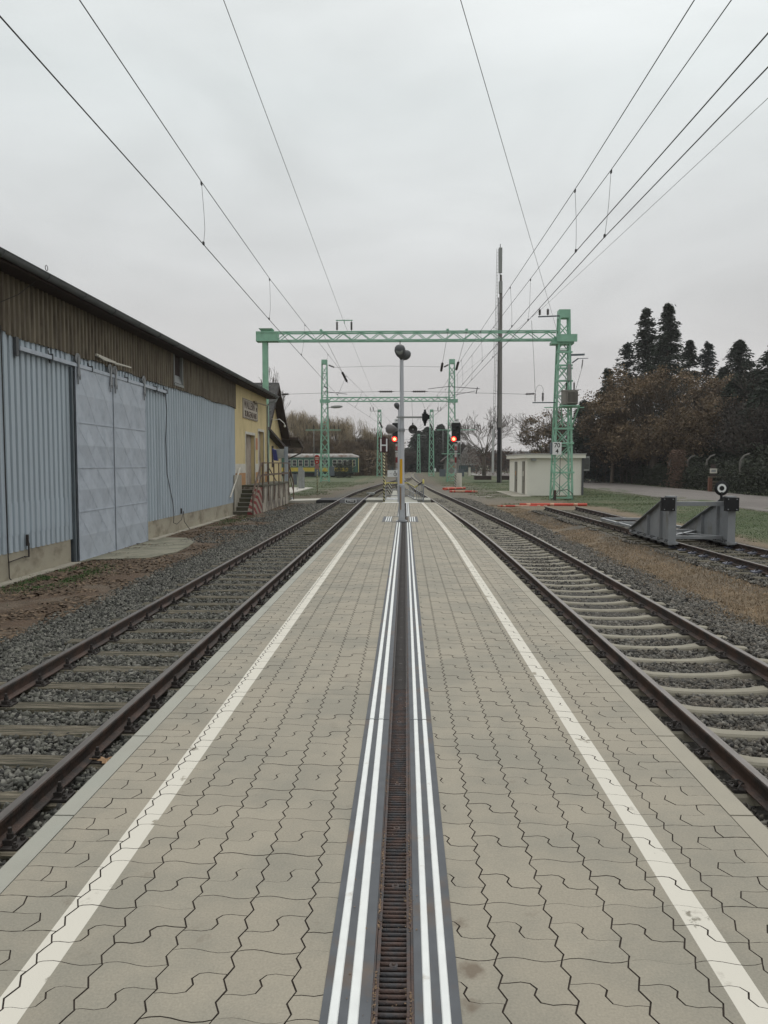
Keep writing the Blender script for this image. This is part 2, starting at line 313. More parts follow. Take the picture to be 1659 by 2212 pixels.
# far fields
col = lerp(col, np.broadcast_to(np.array((.085, .085, .05)), col.shape), sm(150, 260, np.hypot(GX, GY)))
ni, nj = GX.shape; idx = np.arange(ni * nj).reshape(ni, nj)
V = np.stack([GX, GY, GZ], -1).reshape(-1, 3); Fq = np.stack([idx[:-1, :-1], idx[1:, :-1], idx[1:, 1:], idx[:-1, 1:]], -1).reshape(-1, 4)
gm = mat('ground_soil', (1, 1, 1), .97, var=.3, scale=9, bump=.7, bscale=22, bdist=.05, detail=8)
t = gm.node_tree; at = t.nodes.new('ShaderNodeVertexColor'); at.layer_name = 'zone'
for l in list(t.links):
    if l.from_node.type == 'RGB': to = l.to_socket; t.links.remove(l); t.links.new(at.outputs[0], to)
ground = tag(npmesh('ground', V, Fq, gm, smooth=True), kind='structure')
ca = ground.data.color_attributes.new('zone', 'FLOAT_COLOR', 'POINT'); ca.data.foreach_set('color', np.concatenate([col.reshape(-1, 3), np.ones((ni * nj, 1))], 1).astype(np.float32).ravel())
# road beyond the grass
rv = []; ys = np.linspace(4, 420, 105)
def roadx(y): return 18.45 + .0 * y, 27.0
b = MB()
for i in range(len(ys) - 1):
    y0, y1 = ys[i], ys[i + 1]; k0 = 18.5 + .18 * math.sin(y0 * .31) + .1 * math.sin(y0 * 1.1); k1 = 18.5 + .18 * math.sin(y1 * .31) + .1 * math.sin(y1 * 1.1)
    b.addf([(k0, y0, -.875), (27, y0, -.875), (27, y1, -.875), (k1, y1, -.875)], [(0, 1, 2, 3)])
tag(b.build('road', M['asphalt']), kind='structure')
b = MB(); b.box(15.5, 80, 168, 198, -.955, -.92); tag(b.build('side_road', mat('pale_side_road', (.33, .31, .29), .9)), kind='structure')
# ================================================================== PLATFORM
PW, PL = .2063, .305
def taper(x, y): 
    if y < 15 or x < .1: return x
    t = min(1.0, (x - .1) / .8); return x - .31 * ((y - 15) / 16) ** 1.45 * t * t * (3 - 2 * t)
ZX = (0, .09, .23, .40, .56, .75, .90, 1); ZA = (0, .0105, -.0085, .0115, -.0085, .0110, -.0095, 0)
def zig(y, ph=0):
    t = ((y - ph) / PL) % 1.0
    return float(np.interp(t, ZX, ZA))
ZB = (0, .09, .23, .40, .56, .75, .90)
def zbreaks(y0, y1, ph=0):
    out = []; k = math.floor((y0 - ph) / PL) - 1
    while k * PL + ph < y1 + PL:
        for q in ZB:
            y = (k + q) * PL + ph
            if y0 + 1e-4 < y < y1 - 1e-4: out.append(y)
        k += 1
    return out
def inset(P, d):
    n = len(P); out = []
    for i in range(n):
        a = P[i - 1]; b = P[i]; c = P[(i + 1) % n]
        d1 = (b[0] - a[0], b[1] - a[1]); d2 = (c[0] - b[0], c[1] - b[1]); l1 = math.hypot(*d1) or 1e-9; l2 = math.hypot(*d2) or 1e-9
        n1 = (-d1[1] / l1, d1[0] / l1); n2 = (-d2[1] / l2, d2[0] / l2); mx, my = n1[0] + n2[0], n1[1] + n2[1]; k = max(.7, (mx * mx + my * my) / 2)
        out.append((b[0] + mx * d / k, b[1] + my * d * .5 / k))
    return out
pv, pf, puv, pid = [], [], [], []
def stone(P, gap=.0016):
    A = inset(P, gap); B = inset(P, gap + .0012); n = len(P); b = len(pv)
    dz = random.uniform(-.0012, .0008)
    for q in A: pv.append((taper(*q), q[1], -.0045)); puv.append(q)
    for q in B: pv.append((taper(*q), q[1], dz)); puv.append(q)
    pf.append([b + n + i for i in range(n)]); pid.append(0)
    for i in range(n): pf.append([b + i, b + (i + 1) % n, b + n + (i + 1) % n, b + n + i]); pid.append(1)
Y0, Y1 = -3.0, 30.95
def column(x0, zl, zr, mir, ph):        # one column of paired stones; ph = row offset
    k = math.floor((Y0 - ph) / PL)
    while (k + 1) * PL + ph < Y1 + .2:
        ya = k * PL + ph; yb = ya + PL; k += 1
        if ya < Y0: continue
        if yb > Y1: 
            if ya > Y1 - .03: break
            yb = Y1
        lf = lambda y: x0 + (zig(y, zl) if zl is not None else 0)
        rf = lambda y: x0 + PW + (zig(y, zr) if zr is not None else 0)
        wv = lambda y: [(x0 + PW * t, y + .0105 * math.sin(2 * math.pi * t)) for t in (.12, .27, .42, .58, .73, .88)]
        hl, hr = (.63, .34) if not mir else (.34, .63)
        yl, yr = ya + hl * PL, ya + hr * PL
        zz = [(.13, .635), (.3, .655), (.43, .635), (.51, .56), (.455, .47), (.52, .365), (.68, .335), (.86, .35)]
        if mir: zz = [(1 - a_, b_) for a_, b_ in zz][::-1]
        Z = [(x0 + PW * a_, ya + PL * b_) for a_, b_ in zz]
        if yb >= Y1 - 1e-6 and yb - ya < PL * .72:
            stone([(lf(ya), ya)] + wv(ya) + [(rf(ya), ya), (rf(yb), yb), (lf(yb), yb)]); continue
        L0 = [(lf(y), y) for y in zbreaks(ya, yl, zl or 0)] if zl is not None else []
        L1 = [(lf(y), y) for y in zbreaks(yl, yb, zl or 0)] if zl is not None else []
        R0 = [(rf(y), y) for y in zbreaks(ya, yr, zr or 0)] if zr is not None else []
        R1 = [(rf(y), y) for y in zbreaks(yr, yb, zr or 0)] if zr is not None else []
        stone([(lf(ya), ya)] + wv(ya) + [(rf(ya), ya)] + R0 + [(rf(yr), yr)] + Z[::-1] + [(lf(yl), yl)] + L0[::-1])
        stone([(lf(yl), yl)] + Z + [(rf(yr), yr)] + R1 + [(rf(yb), yb)] + wv(yb)[::-1] + [(lf(yb), yb)] + L1[::-1])
def edge(xo, xz, ph):                  # narrow stones between coping (straight) and the first zigzag joint
    P = .2033; w = xz - xo; k = math.floor(Y0 / P) + 1
    X = lambda t, y: xo + w * t + (zig(y, ph) * t if t > .98 else 0)
    while (k + 1) * P < Y1:
        ya = k * P; yb = ya + P; ym = ya + P / 2; k += 1
        def wl(t0, t1, y, n=3): return [(xo + w * (t0 + (t1 - t0) * i / (n + 1)), y + .005 * math.sin(2 * math.pi * (t0 + (t1 - t0) * i / (n + 1)) * 1.5)) for i in range(1, n + 1)]
        def pt(t, y): return (xo + w * t + (zig(y, ph) if t > .98 else 0), y + .005 * math.sin(3 * math.pi * t))
        br = [(xz + zig(y, ph), y) for y in zbreaks(ya + .004, yb - .004, ph)]
        j = .04
        polys = [[pt(0, ya)] + wl(0, .62, ya) + [pt(.62, ya), (xo + w * .72, ya + P * .28), pt(.66, ym)] + wl(0, .66, ym)[::-1] + [pt(0, ym)],
                 [pt(0, ym)] + wl(0, .34, ym, 2) + [pt(.34, ym), (xo + w * (.34 + j), ym + P * .25), pt(.34, yb)] + wl(0, .34, yb, 2)[::-1] + [pt(0, yb)],
                 [pt(.34, ym), pt(.5, ym), pt(.66, ym), (xo + w * .72, ya + P * .28), pt(.62, ya)] + wl(.62, 1, ya, 2) + [pt(1, ya)] + br + [pt(1, yb)] + wl(.34, 1, yb)[::-1] + [pt(.34, yb), (xo + w * (.34 + j), ym + P * .25)]]
        for q in polys:
            if w < 0: q = q[::-1]
            stone(q)
XL = [-1.154 + i * .2063 for i in range(5)]
for i, x in enumerate(XL): column(x, .216, .216, True, (.145 if i < 2 else .216) - PL * 0)
XR = [.081 + i * .2063 for i in range(5)]
for i, x in enumerate(XR): column(x, None if i == 0 else .199, .199, False, .199)
edge(-1.4586, -1.154, .216); edge(1.438, .081 + 5 * .2063, .199)
pm = mat('concrete_pavers', (.305, .272, .213), .88, var=.13, scale=130, col2=(.252, .232, .186), amt=.5, s2=1.4, island=.035, bump=.22, bscale=160, bdist=.004)
t = pm.node_tree; nn = t.nodes.new; ll = t.links.new; P_ = t.nodes['Principled BSDF']; src = P_.inputs['Base Color'].links[0].from_socket
uv = nn('ShaderNodeUVMap'); uv.uv_map = 'plan'; sp = nn('ShaderNodeSeparateXYZ'); ll(uv.outputs[0], sp.inputs[0])
def band(x0, x1):
    s = nn('ShaderNodeMath'); s.operation = 'SUBTRACT'; s.inputs[1].default_value = (x0 + x1) / 2; ll(sp.outputs[0], s.inputs[0])
    a = nn('ShaderNodeMath'); a.operation = 'ABSOLUTE'; ll(s.outputs[0], a.inputs[0]); c = nn('ShaderNodeMath'); c.operation = 'LESS_THAN'; c.inputs[1].default_value = (x1 - x0) / 2; ll(a.outputs[0], c.inputs[0]); return c
b1 = band(-1.1755, -1.074); b2 = band(.9476, 1.045); mxm = nn('ShaderNodeMath'); mxm.operation = 'MAXIMUM'; ll(b1.outputs[0], mxm.inputs[0]); ll(b2.outputs[0], mxm.inputs[1])
wn = nn('ShaderNodeTexNoise'); wn.inputs['Scale'].default_value = 4.5; wn.inputs['Detail'].default_value = 7; wn.inputs['Roughness'].default_value = .65; ll(uv.outputs[0], wn.inputs[0])
wr = nn('ShaderNodeMapRange'); wr.inputs[1].default_value = .36; wr.inputs[2].default_value = .39; ll(wn.outputs[0], wr.inputs[0])
mm = nn('ShaderNodeMath'); mm.operation = 'MULTIPLY'; ll(mxm.outputs[0], mm.inputs[0]); ll(wr.outputs[0], mm.inputs[1])
mx = nn('ShaderNodeMix'); mx.data_type = 'RGBA'; ll(mm.outputs[0], mx.inputs[0]); ll(src, mx.inputs[6]); mx.inputs[7].default_value = (.60, .565, .49, 1)
# dark spots and stains
st = nn('ShaderNodeTexNoise'); st.inputs['Scale'].default_value = 5.5; st.inputs['Detail'].default_value = 8; st.inputs['Roughness'].default_value = .7; ll(uv.outputs[0], st.inputs[0])
sr = nn('ShaderNodeMapRange'); sr.inputs[1].default_value = .62; sr.inputs[2].default_value = .74; sr.inputs[4].default_value = .55; ll(st.outputs[0], sr.inputs[0])
# three brown splashes right of the drain
vals = sr.outputs[0]
for sx_, sy_, r_ in ((.205, 2.28, .035), (.19, 2.12, .022), (.185, 2.52, .018)):
    cm = nn('ShaderNodeCombineXYZ'); cm.inputs[0].default_value = sx_; cm.inputs[1].default_value = sy_
    dn = nn('ShaderNodeTexNoise'); dn.inputs['Scale'].default_value = 30; dn.inputs['Detail'].default_value = 4; ll(uv.outputs[0], dn.inputs[0])
    dd = nn('ShaderNodeVectorMath'); dd.operation = 'DISTANCE'; ll(uv.outputs[0], dd.inputs[0]); ll(cm.outputs[0], dd.inputs[1])
    ad = nn('ShaderNodeMath'); ad.operation = 'MULTIPLY_ADD'; ad.inputs[1].default_value = .07; ll(dn.outputs[0], ad.inputs[0]); ll(dd.outputs['Value'], ad.inputs[2])
    r0 = nn('ShaderNodeMapRange'); r0.inputs[1].default_value = r_ + .05; r0.inputs[2].default_value = r_ + .02; r0.inputs[4].default_value = .75; ll(ad.outputs[0], r0.inputs[0])
    mxx = nn('ShaderNodeMath'); mxx.operation = 'MAXIMUM'; ll(vals, mxx.inputs[0]); ll(r0.outputs[0], mxx.inputs[1]); vals = mxx.outputs[0]
mx2 = nn('ShaderNodeMix'); mx2.data_type = 'RGBA'; ll(vals, mx2.inputs[0]); ll(mx.outputs[2], mx2.inputs[6]); mx2.inputs[7].default_value = (.13, .095, .065, 1)
ll(mx2.outputs[2], P_.inputs['Base Color'])
plat = empty('platform', (0, 0, -.95), kind='structure')
pav = npmesh('paving', pv, pf, [pm, M['dirt']], pid, parent=plat)
ul = pav.data.uv_layers.new(name='plan'); li = np.zeros(len(pav.data.loops), dtype=np.int32); pav.data.loops.foreach_get('vertex_index', li)
ul.data.foreach_set('uv', np.array(puv, dtype=np.float32)[li].ravel())
b = MB()
ysn = [-3.2, 5, 14] + [14 + i * 1.2 for i in range(1, 15)] + [30.98]
for i in range(len(ysn) - 1):
    y0, y1 = ysn[i], min(ysn[i + 1], 30.98); xa, xb = taper(1.5, y0), taper(1.5, y1)
    for xl0, xl1, xr0, xr1 in ((-1.5, -1.5, -.1, -.1), (.03, .03, xa, xb)):
        b.addf([(xl0, y0, -.0052), (xr0, y0, -.0052), (xr1, y1, -.0052), (xl1, y1, -.0052), (xl0, y0, -1.0), (xr0, y0, -1.0), (xr1, y1, -1.0), (xl1, y1, -1.0)],
               [(0, 1, 2, 3), (0, 3, 7, 4), (1, 5, 6, 2), (0, 4, 5, 1), (3, 2, 6, 7)], 0)
b.box(-.1, .03, -3.2, 30.98, -1.0, -.12)
b.build('bedding', M['dirt'], plat)
k = 0
for side in (-1, 1):
    xin, xout = (-1.4586, -1.555) if side < 0 else (1.438, 1.55)
    y = -2.7 if side < 0 else -2.62
    while y < 30.9:
        y1 = min(y + .996, 30.97); b = MB()
        for (a0, a1) in (((y + .006), y1 - .006),):
            t0, t1 = taper(xin, a0) if side > 0 else xin, taper(xin, a1) if side > 0 else xin
            o0, o1 = taper(xout, a0) if side > 0 else xout, taper(xout, a1) if side > 0 else xout
            e_ = .006 * side
            vs = [(t0 + .002 * side, a0, 0), (t1 + .002 * side, a1, 0), (o1 - e_, a1, 0), (o0 - e_, a0, 0), (o0, a0, -.007), (o1, a1, -.007), (o0, a0, -.14), (o1, a1, -.14), (t0 + .002 * side, a0, -.14), (t1 + .002 * side, a1, -.14)]
            fs = [(0, 1, 2, 3), (3, 2, 5, 4), (4, 5, 7, 6), (0, 3, 4, 6, 8), (1, 9, 7, 5, 2), (6, 7, 9, 8), (0, 8, 9, 1)]
            if side > 0: fs = [f[::-1] for f in fs]
            b.addf(vs, fs)
        b.build('coping_stone', M['coping'] if side < 0 else M['copingr'], plat); y += .996
b = MB(); 
for yq in range(-3, 31, 2): b.box(-1.53, -1.49, yq + .005, min(yq + 1.99, 30.96), -1.0, -.142)
for i in range(len(ysn) - 1):
    y0, y1 = ysn[i], ysn[i + 1]; b.addf([(taper(1.5, y0), y0, -1), (taper(1.53, y0), y0, -1), (taper(1.53, y1), y1, -1), (taper(1.5, y1), y1, -1), (taper(1.5, y0), y0, -.142), (taper(1.53, y0), y0, -.142), (taper(1.53, y1), y1, -.142), (taper(1.5, y1), y1, -.142)], [(1, 2, 6, 5), (4, 5, 6, 7), (0, 1, 5, 4), (2, 3, 7, 6)])
b.build('side_wall', M['conc'], plat)
b = MB(); b.box(-1.5, 1.16, 30.981, 31.03, -1.0, -.002); b.build('end_kerb', M['coping'], plat)
# tactile guidance strips: grey base with two raised white ribs each, segments of about 4.8 m
segs = [(-3.1, -.215), (-.21, 4.578), (4.586, 9.346), (9.354, 14.15), (14.158, 20.35)]
for (xa, xb, wh) in ((-.2358, -.0936, ((-.2125, -.1847), (-.1576, -.1277))), (.0295, .1613, ((.0547, .0789), (.106, .1316)))):
    for (a0, a1) in segs + [(22.75, 27.3), (27.308, 30.9)]:
        b = MB(); b.box(xa, xb, a0, a1, -.03, .003)
        g = b.build('tactile_strip', M['tact'], plat)
        for (u0, u1) in wh:
            b = MB(); b.prism([(u0, .0028), (u1, .0028), (u1 - .003, .007), (u0 + .003, .007)], 'y', a0 + .004, a1 - .004); b.build('white_rib', M['tactw'], g)
for (xa, xb) in ((-.57, -.36), (.10, .31)):
    b = MB(); b.box(xa, xb, 20.6, 22.6, -.02, .003); g = b.build('tactile_strip', M['tact'], plat)
    for i in range(3):
        u = xa + .035 + i * .06; b = MB(); b.prism([(u, .0028), (u + .028, .0028), (u + .025, .007), (u + .003, .007)], 'y', 20.65, 22.55); b.build('white_rib', M['tactw'], g)
b = MB()
for q in ((-.62, -.571, 20.5, 22.7), (.311, .36, 20.5, 22.7)): b.box(*q, -.02, .0032)
b.build('tactile_border', M['tact'], plat)
b = MB(); b.box(-.358, .098, 20.45, 20.56, -.02, .0035); b.box(-.358, .098, 22.6, 22.7, -.02, .0035); b.build('tactile_crossbar', M['tact'], plat)
b = MB(); b.box(-.9, .62, 30.7, 30.95, -.01, .0045); b.build('white_end_line', M['white'], plat)
# drain channel with grates
ch = empty('drain_channel', (-.035, 8, -.1), 'long slotted drain channel running down the middle of the platform between the tactile strips', 'drain channel')
b = MB(); b.box(-.093, -.088, -3, 20.4, -.11, .001); b.box(.021, .029, -3, 20.4, -.11, .001); b.build('channel_frame', M['grater'], ch)
b = MB(); b.box(-.088, .021, -3, 20.4, -.119, -.10); b.build('channel_floor', M['dirt'], ch)
def grate(m_, rusty):
    b = MB(); x0, x1 = -.086, .0195; Lg = .449; n = 18; p = Lg / n
    b.box(x0, x0 + .011, 0, Lg, -.025, -.0015); b.box(x1 - .012, x1, 0, Lg, -.025, -.0015)
    for i in range(n):
        y = p * (i + .5)
        if rusty: b.tube([(x0 + .0105, y, -.0085), (x1 - .0115, y, -.0085)], .0068, 8)
        else: b.tube([(x0 + .0105, y, -.0085), (x1 - .0115, y, -.0085)], .0072, 6)
    b.tube([(-.033, p * 9, -.014), (-.033, p * 9, -.001)], .0135, 12); 
    return b.build('grate', m_, ch)
gr = grate(M['grater'], True); gg = grate(M['grateg'], False)
bolt = MB().lathe([(0, .004), (.006, .004), (.0065, 0), (.008, -.002)], (-.033, .449 / 2, -.001), n=10).build('grate_bolt', M['rust'], gr)
y = -1.99; first = True; lst = []
while y < 20.0:
    rusty = y < 5.2; src_ = gr if rusty else gg
    if rusty: 
        c = gr if first else gr.copy()
        if not first:
            C.objects.link(c); c.parent = ch; d = bolt.copy(); C.objects.link(d); d.parent = c
        first = False
    else:
        c = gg if not lst else gg.copy()
        if lst: C.objects.link(c); c.parent = ch
        lst.append(c)
    c.location = (0, y, 0); y += .4517
# litter on the drain edge
def flakes(n, X, Y, Z, s, name, m_, parent=None):
    k = n; c = np.stack([X, Y, Z], -1); a = rng.random(k) * 6.28; tl = rng.normal(0, .5, k); ss = s * rng.uniform(.5, 1.5, k)
    ux = np.stack([np.cos(a), np.sin(a), tl * .4], -1) * ss[:, None]; uy = np.stack([-np.sin(a), np.cos(a), rng.normal(0, .3, k)], -1) * ss[:, None] * .6
    Vv = np.stack([c - ux - uy, c + ux - uy, c + ux * .8 + uy, c - ux * .7 + uy], 1).reshape(-1, 3); Ff = np.arange(4 * k).reshape(-1, 4)
    return npmesh(name, Vv, Ff, m_, parent=parent)
k = 2600; yy = 1.9 + rng.exponential(1.3, k); k = len(yy); xx_ = np.where(rng.random(k) < .6, .0155 + rng.normal(0, .006, k), -.0835 + rng.normal(0, .004, k)); xx_ = np.where(rng.random(k) < .05, rng.uniform(-.2, .15, k), xx_)
cl = fbm(xx_, yy, 3.0, 12); kp = (cl > .42); xx_ = xx_[kp]; yy = yy[kp]; k = len(yy)
tag(flakes(k, xx_, yy, np.full(k, .001) + (np.abs(xx_ + .033) < .05) * -.004 + (np.abs(xx_ + .033) > .065) * .004, .0028, 'dirt_crumbs', M['litter']), 'brown dirt crumbs gathered along the edges of the drain channel', 'dirt', kind='stuff')
# ================================================================== TRACKS
RP = [(-.0625, -.149), (.0625, -.149), (.0625, -.139), (.0105, -.121), (.008, -.05), (.034, -.037), (.036, -.008), (.029, 0), (-.029, 0), (-.036, -.008), (-.034, -.037), (-.008, -.05), (-.0105, -.121), (-.0625, -.139)]
def rail(fx, off, y0, y1, z, parent, step=1.5):
    ys = np.arange(y0, y1 + .01, step); xs = np.asarray(fx(ys)); n = len(RP); V = []; Fq = []; mi = []
    for x, y in zip(xs, ys):
        for u, v in RP: V.append((x + off + u, y, z + v))
    for i in range(len(ys) - 1):
        for k in range(n):
            Fq.append((i * n + k, (i + 1) * n + k, (i + 1) * n + (k + 1) % n, i * n + (k + 1) % n)); mi.append(1 if k == 7 else 0)
    Fq.append(tuple(range(n)));
    o = npmesh('rail', V, Fq, [M['rust'], M['railtop']], mi + [0], parent=parent); return o
def wood_sleeper(seed):
    r = random.Random(seed); b = MB(); n = 9; w0 = .125; secs = []
    for i in range(n):
        x = -1.25 + 2.5 * i / (n - 1); j = lambda s: r.uniform(-s, s)
        secs.append([(x + (j(.02) if i in (0, n - 1) else 0), -w0 + j(.008), -.16), (x, -w0 + j(.008), -.012 + j(.004)), (x, -w0 + .015, j(.005)), (x, -.03 + j(.02), -.004 + j(.004)), (x, w0 - .015, j(.005)), (x, w0 + j(.008), -.012 + j(.004)), (x, w0, -.16)])
    vs = [p for s in secs for p in s]; k = 7
    fs = [(i * k + q, i * k + q + 1, (i + 1) * k + q + 1, (i + 1) * k + q)[::-1] for i in range(n - 1) for q in range(k - 1)]
    fs += [tuple(range(k)), tuple(range((n - 1) * k, n * k))[::-1]]
    return b.addf(vs, fs)
def conc_sleeper():
    b = MB(); xs = [-1.3, -1.25, -1.0, -.92, -.6, -.52, -.42, -.2, 0, .2, .42, .52, .6, .92, 1.0, 1.25, 1.3]
    zt = [-.05, -.03, -.012, 0, 0, -.006, -.022, -.034, -.037, -.034, -.022, -.006, 0, 0, -.012, -.03, -.05]
    wt = [.07, .085, .1, .1, .1, .098, .085, .075, .073, .075, .085, .098, .1, .1, .1, .085, .07]
    vs = []; 
    for x, z, w_ in zip(xs, zt, wt): vs += [(x, -w_ - .05, -.2), (x, -w_, z - .018), (x, -w_ + .02, z), (x, w_ - .02, z), (x, w_, z - .018), (x, w_ + .05, -.2)]
    fs = [(i * 6 + q, (i + 1) * 6 + q, (i + 1) * 6 + q + 1, i * 6 + q + 1)[::-1] for i in range(len(xs) - 1) for q in range(5)] + [tuple(range(6)), tuple(range(len(vs) - 6, len(vs)))[::-1]]
    return b.addf(vs, fs, 0, False)
def fast_wood(b, x, y, z):        # ribbed plate with clamp screws either side of the rail; z = sleeper top
    b.box(x - .17, x + .17, y - .08, y + .08, z, z + .016)
    for s in (-1, 1):
        b.box(x + s * .085 - .03, x + s * .085 + .03, y - .035, y + .035, z + .016, z + .05)
        b.lathe([(.021, .05), (.021, .085), (.014, .085), (.013, .118), (0, .12)], (x + s * .088, y, z), n=6, sm=False)
        for t in (-.052, .052): b.lathe([(.019, .016), (.017, .034), (.010, .036), (.009, .05), (0, .05)], (x + s * .145, y + t, z), n=6, sm=False)
def fast_conc(b, x, y, z):        # spring clips
    for s in (-1, 1):
        for t in (-.045, .045):
            pts = [(x + s * .05, y + t * .2, z + .045), (x + s * .075, y + t * .6, z + .06), (x + s * .12, y + t * 1.5, z + .03), (x + s * .155, y + t, z + .035), (x + s * .125, y + t * .3, z + .04)]
            b.tube(pts, .0075, 5)
        b.lathe([(.02, .03), (.018, .06), (.012, .075), (0, .078)], (x + s * .105, y, z), n=6, sm=False); b.box(x - .15, x + .15, y - .07, y + .07, z, z + .012) if s > 0 else None; b.box(x + s * .1 - .045, x + s * .1 + .045, y - .075, y + .075, z, z + .022)
def make_track(name, label, fx, zr, ystart, spacing, smesh, smat, fast, y1, ysl0, nsl, y0=-6, pads=None, ends=None, fastmat='dark', ang=None):
    x0 = float(fx(ystart)); root = empty(name, (x0, ystart, zr - .2), label, 'railway track', 'railway tracks')
    for o_ in (-.7525, .7525): rail(fx, o_, y0, y1, zr, root)
    zs = zr - .165; prot = [m_.build('sleeper', smat, root, ) if False else None for m_ in []]
    protos = []
    for mbv in smesh:
        me = bpy.data.meshes.new('sleeper'); me.from_pydata(mbv.v, [], mbv.f); me.materials.append(smat); me.update(); protos.append(me)
    fb = MB(); fast(fb, 0, 0, 0); fme = bpy.data.meshes.new('rail_fastener'); fme.from_pydata(fb.v, [], fb.f); fme.materials.append(M[fastmat]); fme.update()
    r = random.Random(3); rest = MB(); restf = MB(); nf = 0
    for i in range(nsl):
        y = ysl0 + i * spacing + r.uniform(-.012, .012); x = float(fx(y)); dx = float(fx(y + .5) - fx(y - .5)); jx = r.uniform(-.03, .03) if len(protos) > 1 else 0
        if y > (ends or 1e9): break
        rz = -math.atan(dx) + (r.uniform(-.01, .01) if len(protos) > 1 else 0); dz = r.uniform(-.004, .004)
        if i < 96:
            o = bpy.data.objects.new('sleeper', r.choice(protos)); C.objects.link(o); o.parent = root
            o.location = (x - x0 + jx, y - ystart, zs + dz - (zr - .2)); o.rotation_euler = (0, 0, rz)
        else:
            me = protos[0]; ca_, sa_ = math.cos(rz), math.sin(rz); rest.addf([(x + v.co.x * ca_ - v.co.y * sa_, y + v.co.x * sa_ + v.co.y * ca_, zs + v.co.z) for v in me.vertices], [tuple(p.vertices) for p in me.polygons])
        for s in (-.7525, .7525):
            if nf < 96:
                o = bpy.data.objects.new('rail_fastener', fme); C.objects.link(o); o.parent = root; o.location = (x - x0 + s, y - ystart, zs - (zr - .2) + .001); o.rotation_euler = (0, 0, rz); nf += 1
            elif y < 75: restf.addf([(x + s + v[0], y + v[1], zs + v[2]) for v in fb.v], fb.f)
    if rest.v: tag(rest.build('sleeper', smat, root), kind='stuff')
    if restf.v: tag(restf.build('rail_fastener', M[fastmat], root), kind='stuff')
    return root
WS = [wood_sleeper(i) for i in range(6)]
make_track('railway_track', 'rusty track on old wooden sleepers left of the platform', ltx, ZR, 10, .71, WS, M['wood'], fast_wood, 136, 8.97 - 12 * .71, 195, ends=134)
make_track('railway_track', 'track on curved concrete sleepers right of the platform', rtx, ZR, 10, .665, [conc_sleeper()], M['conc_sleeper'], fast_conc, 400, 7.70 - 10 * .665, 420)
ZS = -.56
side_tr = make_track('railway_track', 'siding track on wooden sleepers carrying the grey buffer stop', sx, ZS, 30, .68, WS, M['wood'], fast_wood, 38.6, 14.2 - 8 * .68, 44, y0=7)
pb = MB()
for i in range(10):
    y = 14.2 + (1 + i) * .68
    for s in (-.7525, .7525): pb.prism([(float(sx(y)) + s - .2, ZS - .166), (float(sx(y)) + s - .2, ZS - .14), (float(sx(y)) + s - .06, ZS - .11), (float(sx(y)) + s + .06, ZS - .11), (float(sx(y)) + s + .2, ZS - .14), (float(sx(y)) + s + .2, ZS - .166)], 'y', y - .1, y + .1)
pb.build('clip_pad', M['bluepad'], side_tr)
# ballast stones
def icos():
    p = (1 + 5 ** .5) / 2; v = np.array([(-1, p, 0), (1, p, 0), (-1, -p, 0), (1, -p, 0), (0, -1, p), (0, 1, p), (0, -1, -p), (0, 1, -p), (p, 0, -1), (p, 0, 1), (-p, 0, -1), (-p, 0, 1)], float); v /= np.linalg.norm(v[0])
    f = np.array([(0, 11, 5), (0, 5, 1), (0, 1, 7), (0, 7, 10), (0, 10, 11), (1, 5, 9), (5, 11, 4), (11, 10, 2), (10, 7, 6), (7, 1, 8), (3, 9, 4), (3, 4, 2), (3, 2, 6), (3, 6, 8), (3, 8, 9), (4, 9, 5), (2, 4, 11), (6, 2, 10), (8, 6, 7), (9, 8, 1)]); return v, f
IV, IF = icos()
CV = np.array([(-1, -1, -1), (1, -1, -1), (1, 1, -1), (-1, 1, -1), (-1, -1, 1), (1, -1, 1), (1, 1, 1), (-1, 1, 1)], float) * .62; CF = np.array([(0, 3, 2, 1), (4, 5, 6, 7), (0, 1, 5, 4), (1, 2, 6, 5), (2, 3, 7, 6), (3, 0, 4, 7)])
def rocks(X, Y, Z, S, lod=0):
    TV, TF = (IV, IF) if lod == 0 else (CV, CF); n = len(X); k = len(TV)
    sc = rng.uniform(.5, 1.35, (n, 1, 3)) * np.array([1, 1, .75]); v = (TV[None] + rng.normal(0, .22, (n, k, 3))) * sc * (1 + rng.normal(0, .12, (n, k, 1)))
    q = rng.normal(size=(n, 4)); q /= np.linalg.norm(q, axis=1)[:, None]; a, b_, c, d = q.T
    R = np.stack([1 - 2 * (c * c + d * d), 2 * (b_ * c - a * d), 2 * (b_ * d + a * c), 2 * (b_ * c + a * d), 1 - 2 * (b_ * b_ + d * d), 2 * (c * d - a * b_), 2 * (b_ * d - a * c), 2 * (c * d + a * b_), 1 - 2 * (b_ * b_ + c * c)], -1).reshape(n, 3, 3)
    v = np.einsum('nij,nkj->nki', R, v) * (S / 2)[:, None, None]; v += np.stack([X, Y, Z], -1)[:, None]
    return v.reshape(-1, 3), (TF[None] + (np.arange(n) * k)[:, None, None]).reshape(-1, TF.shape[1])
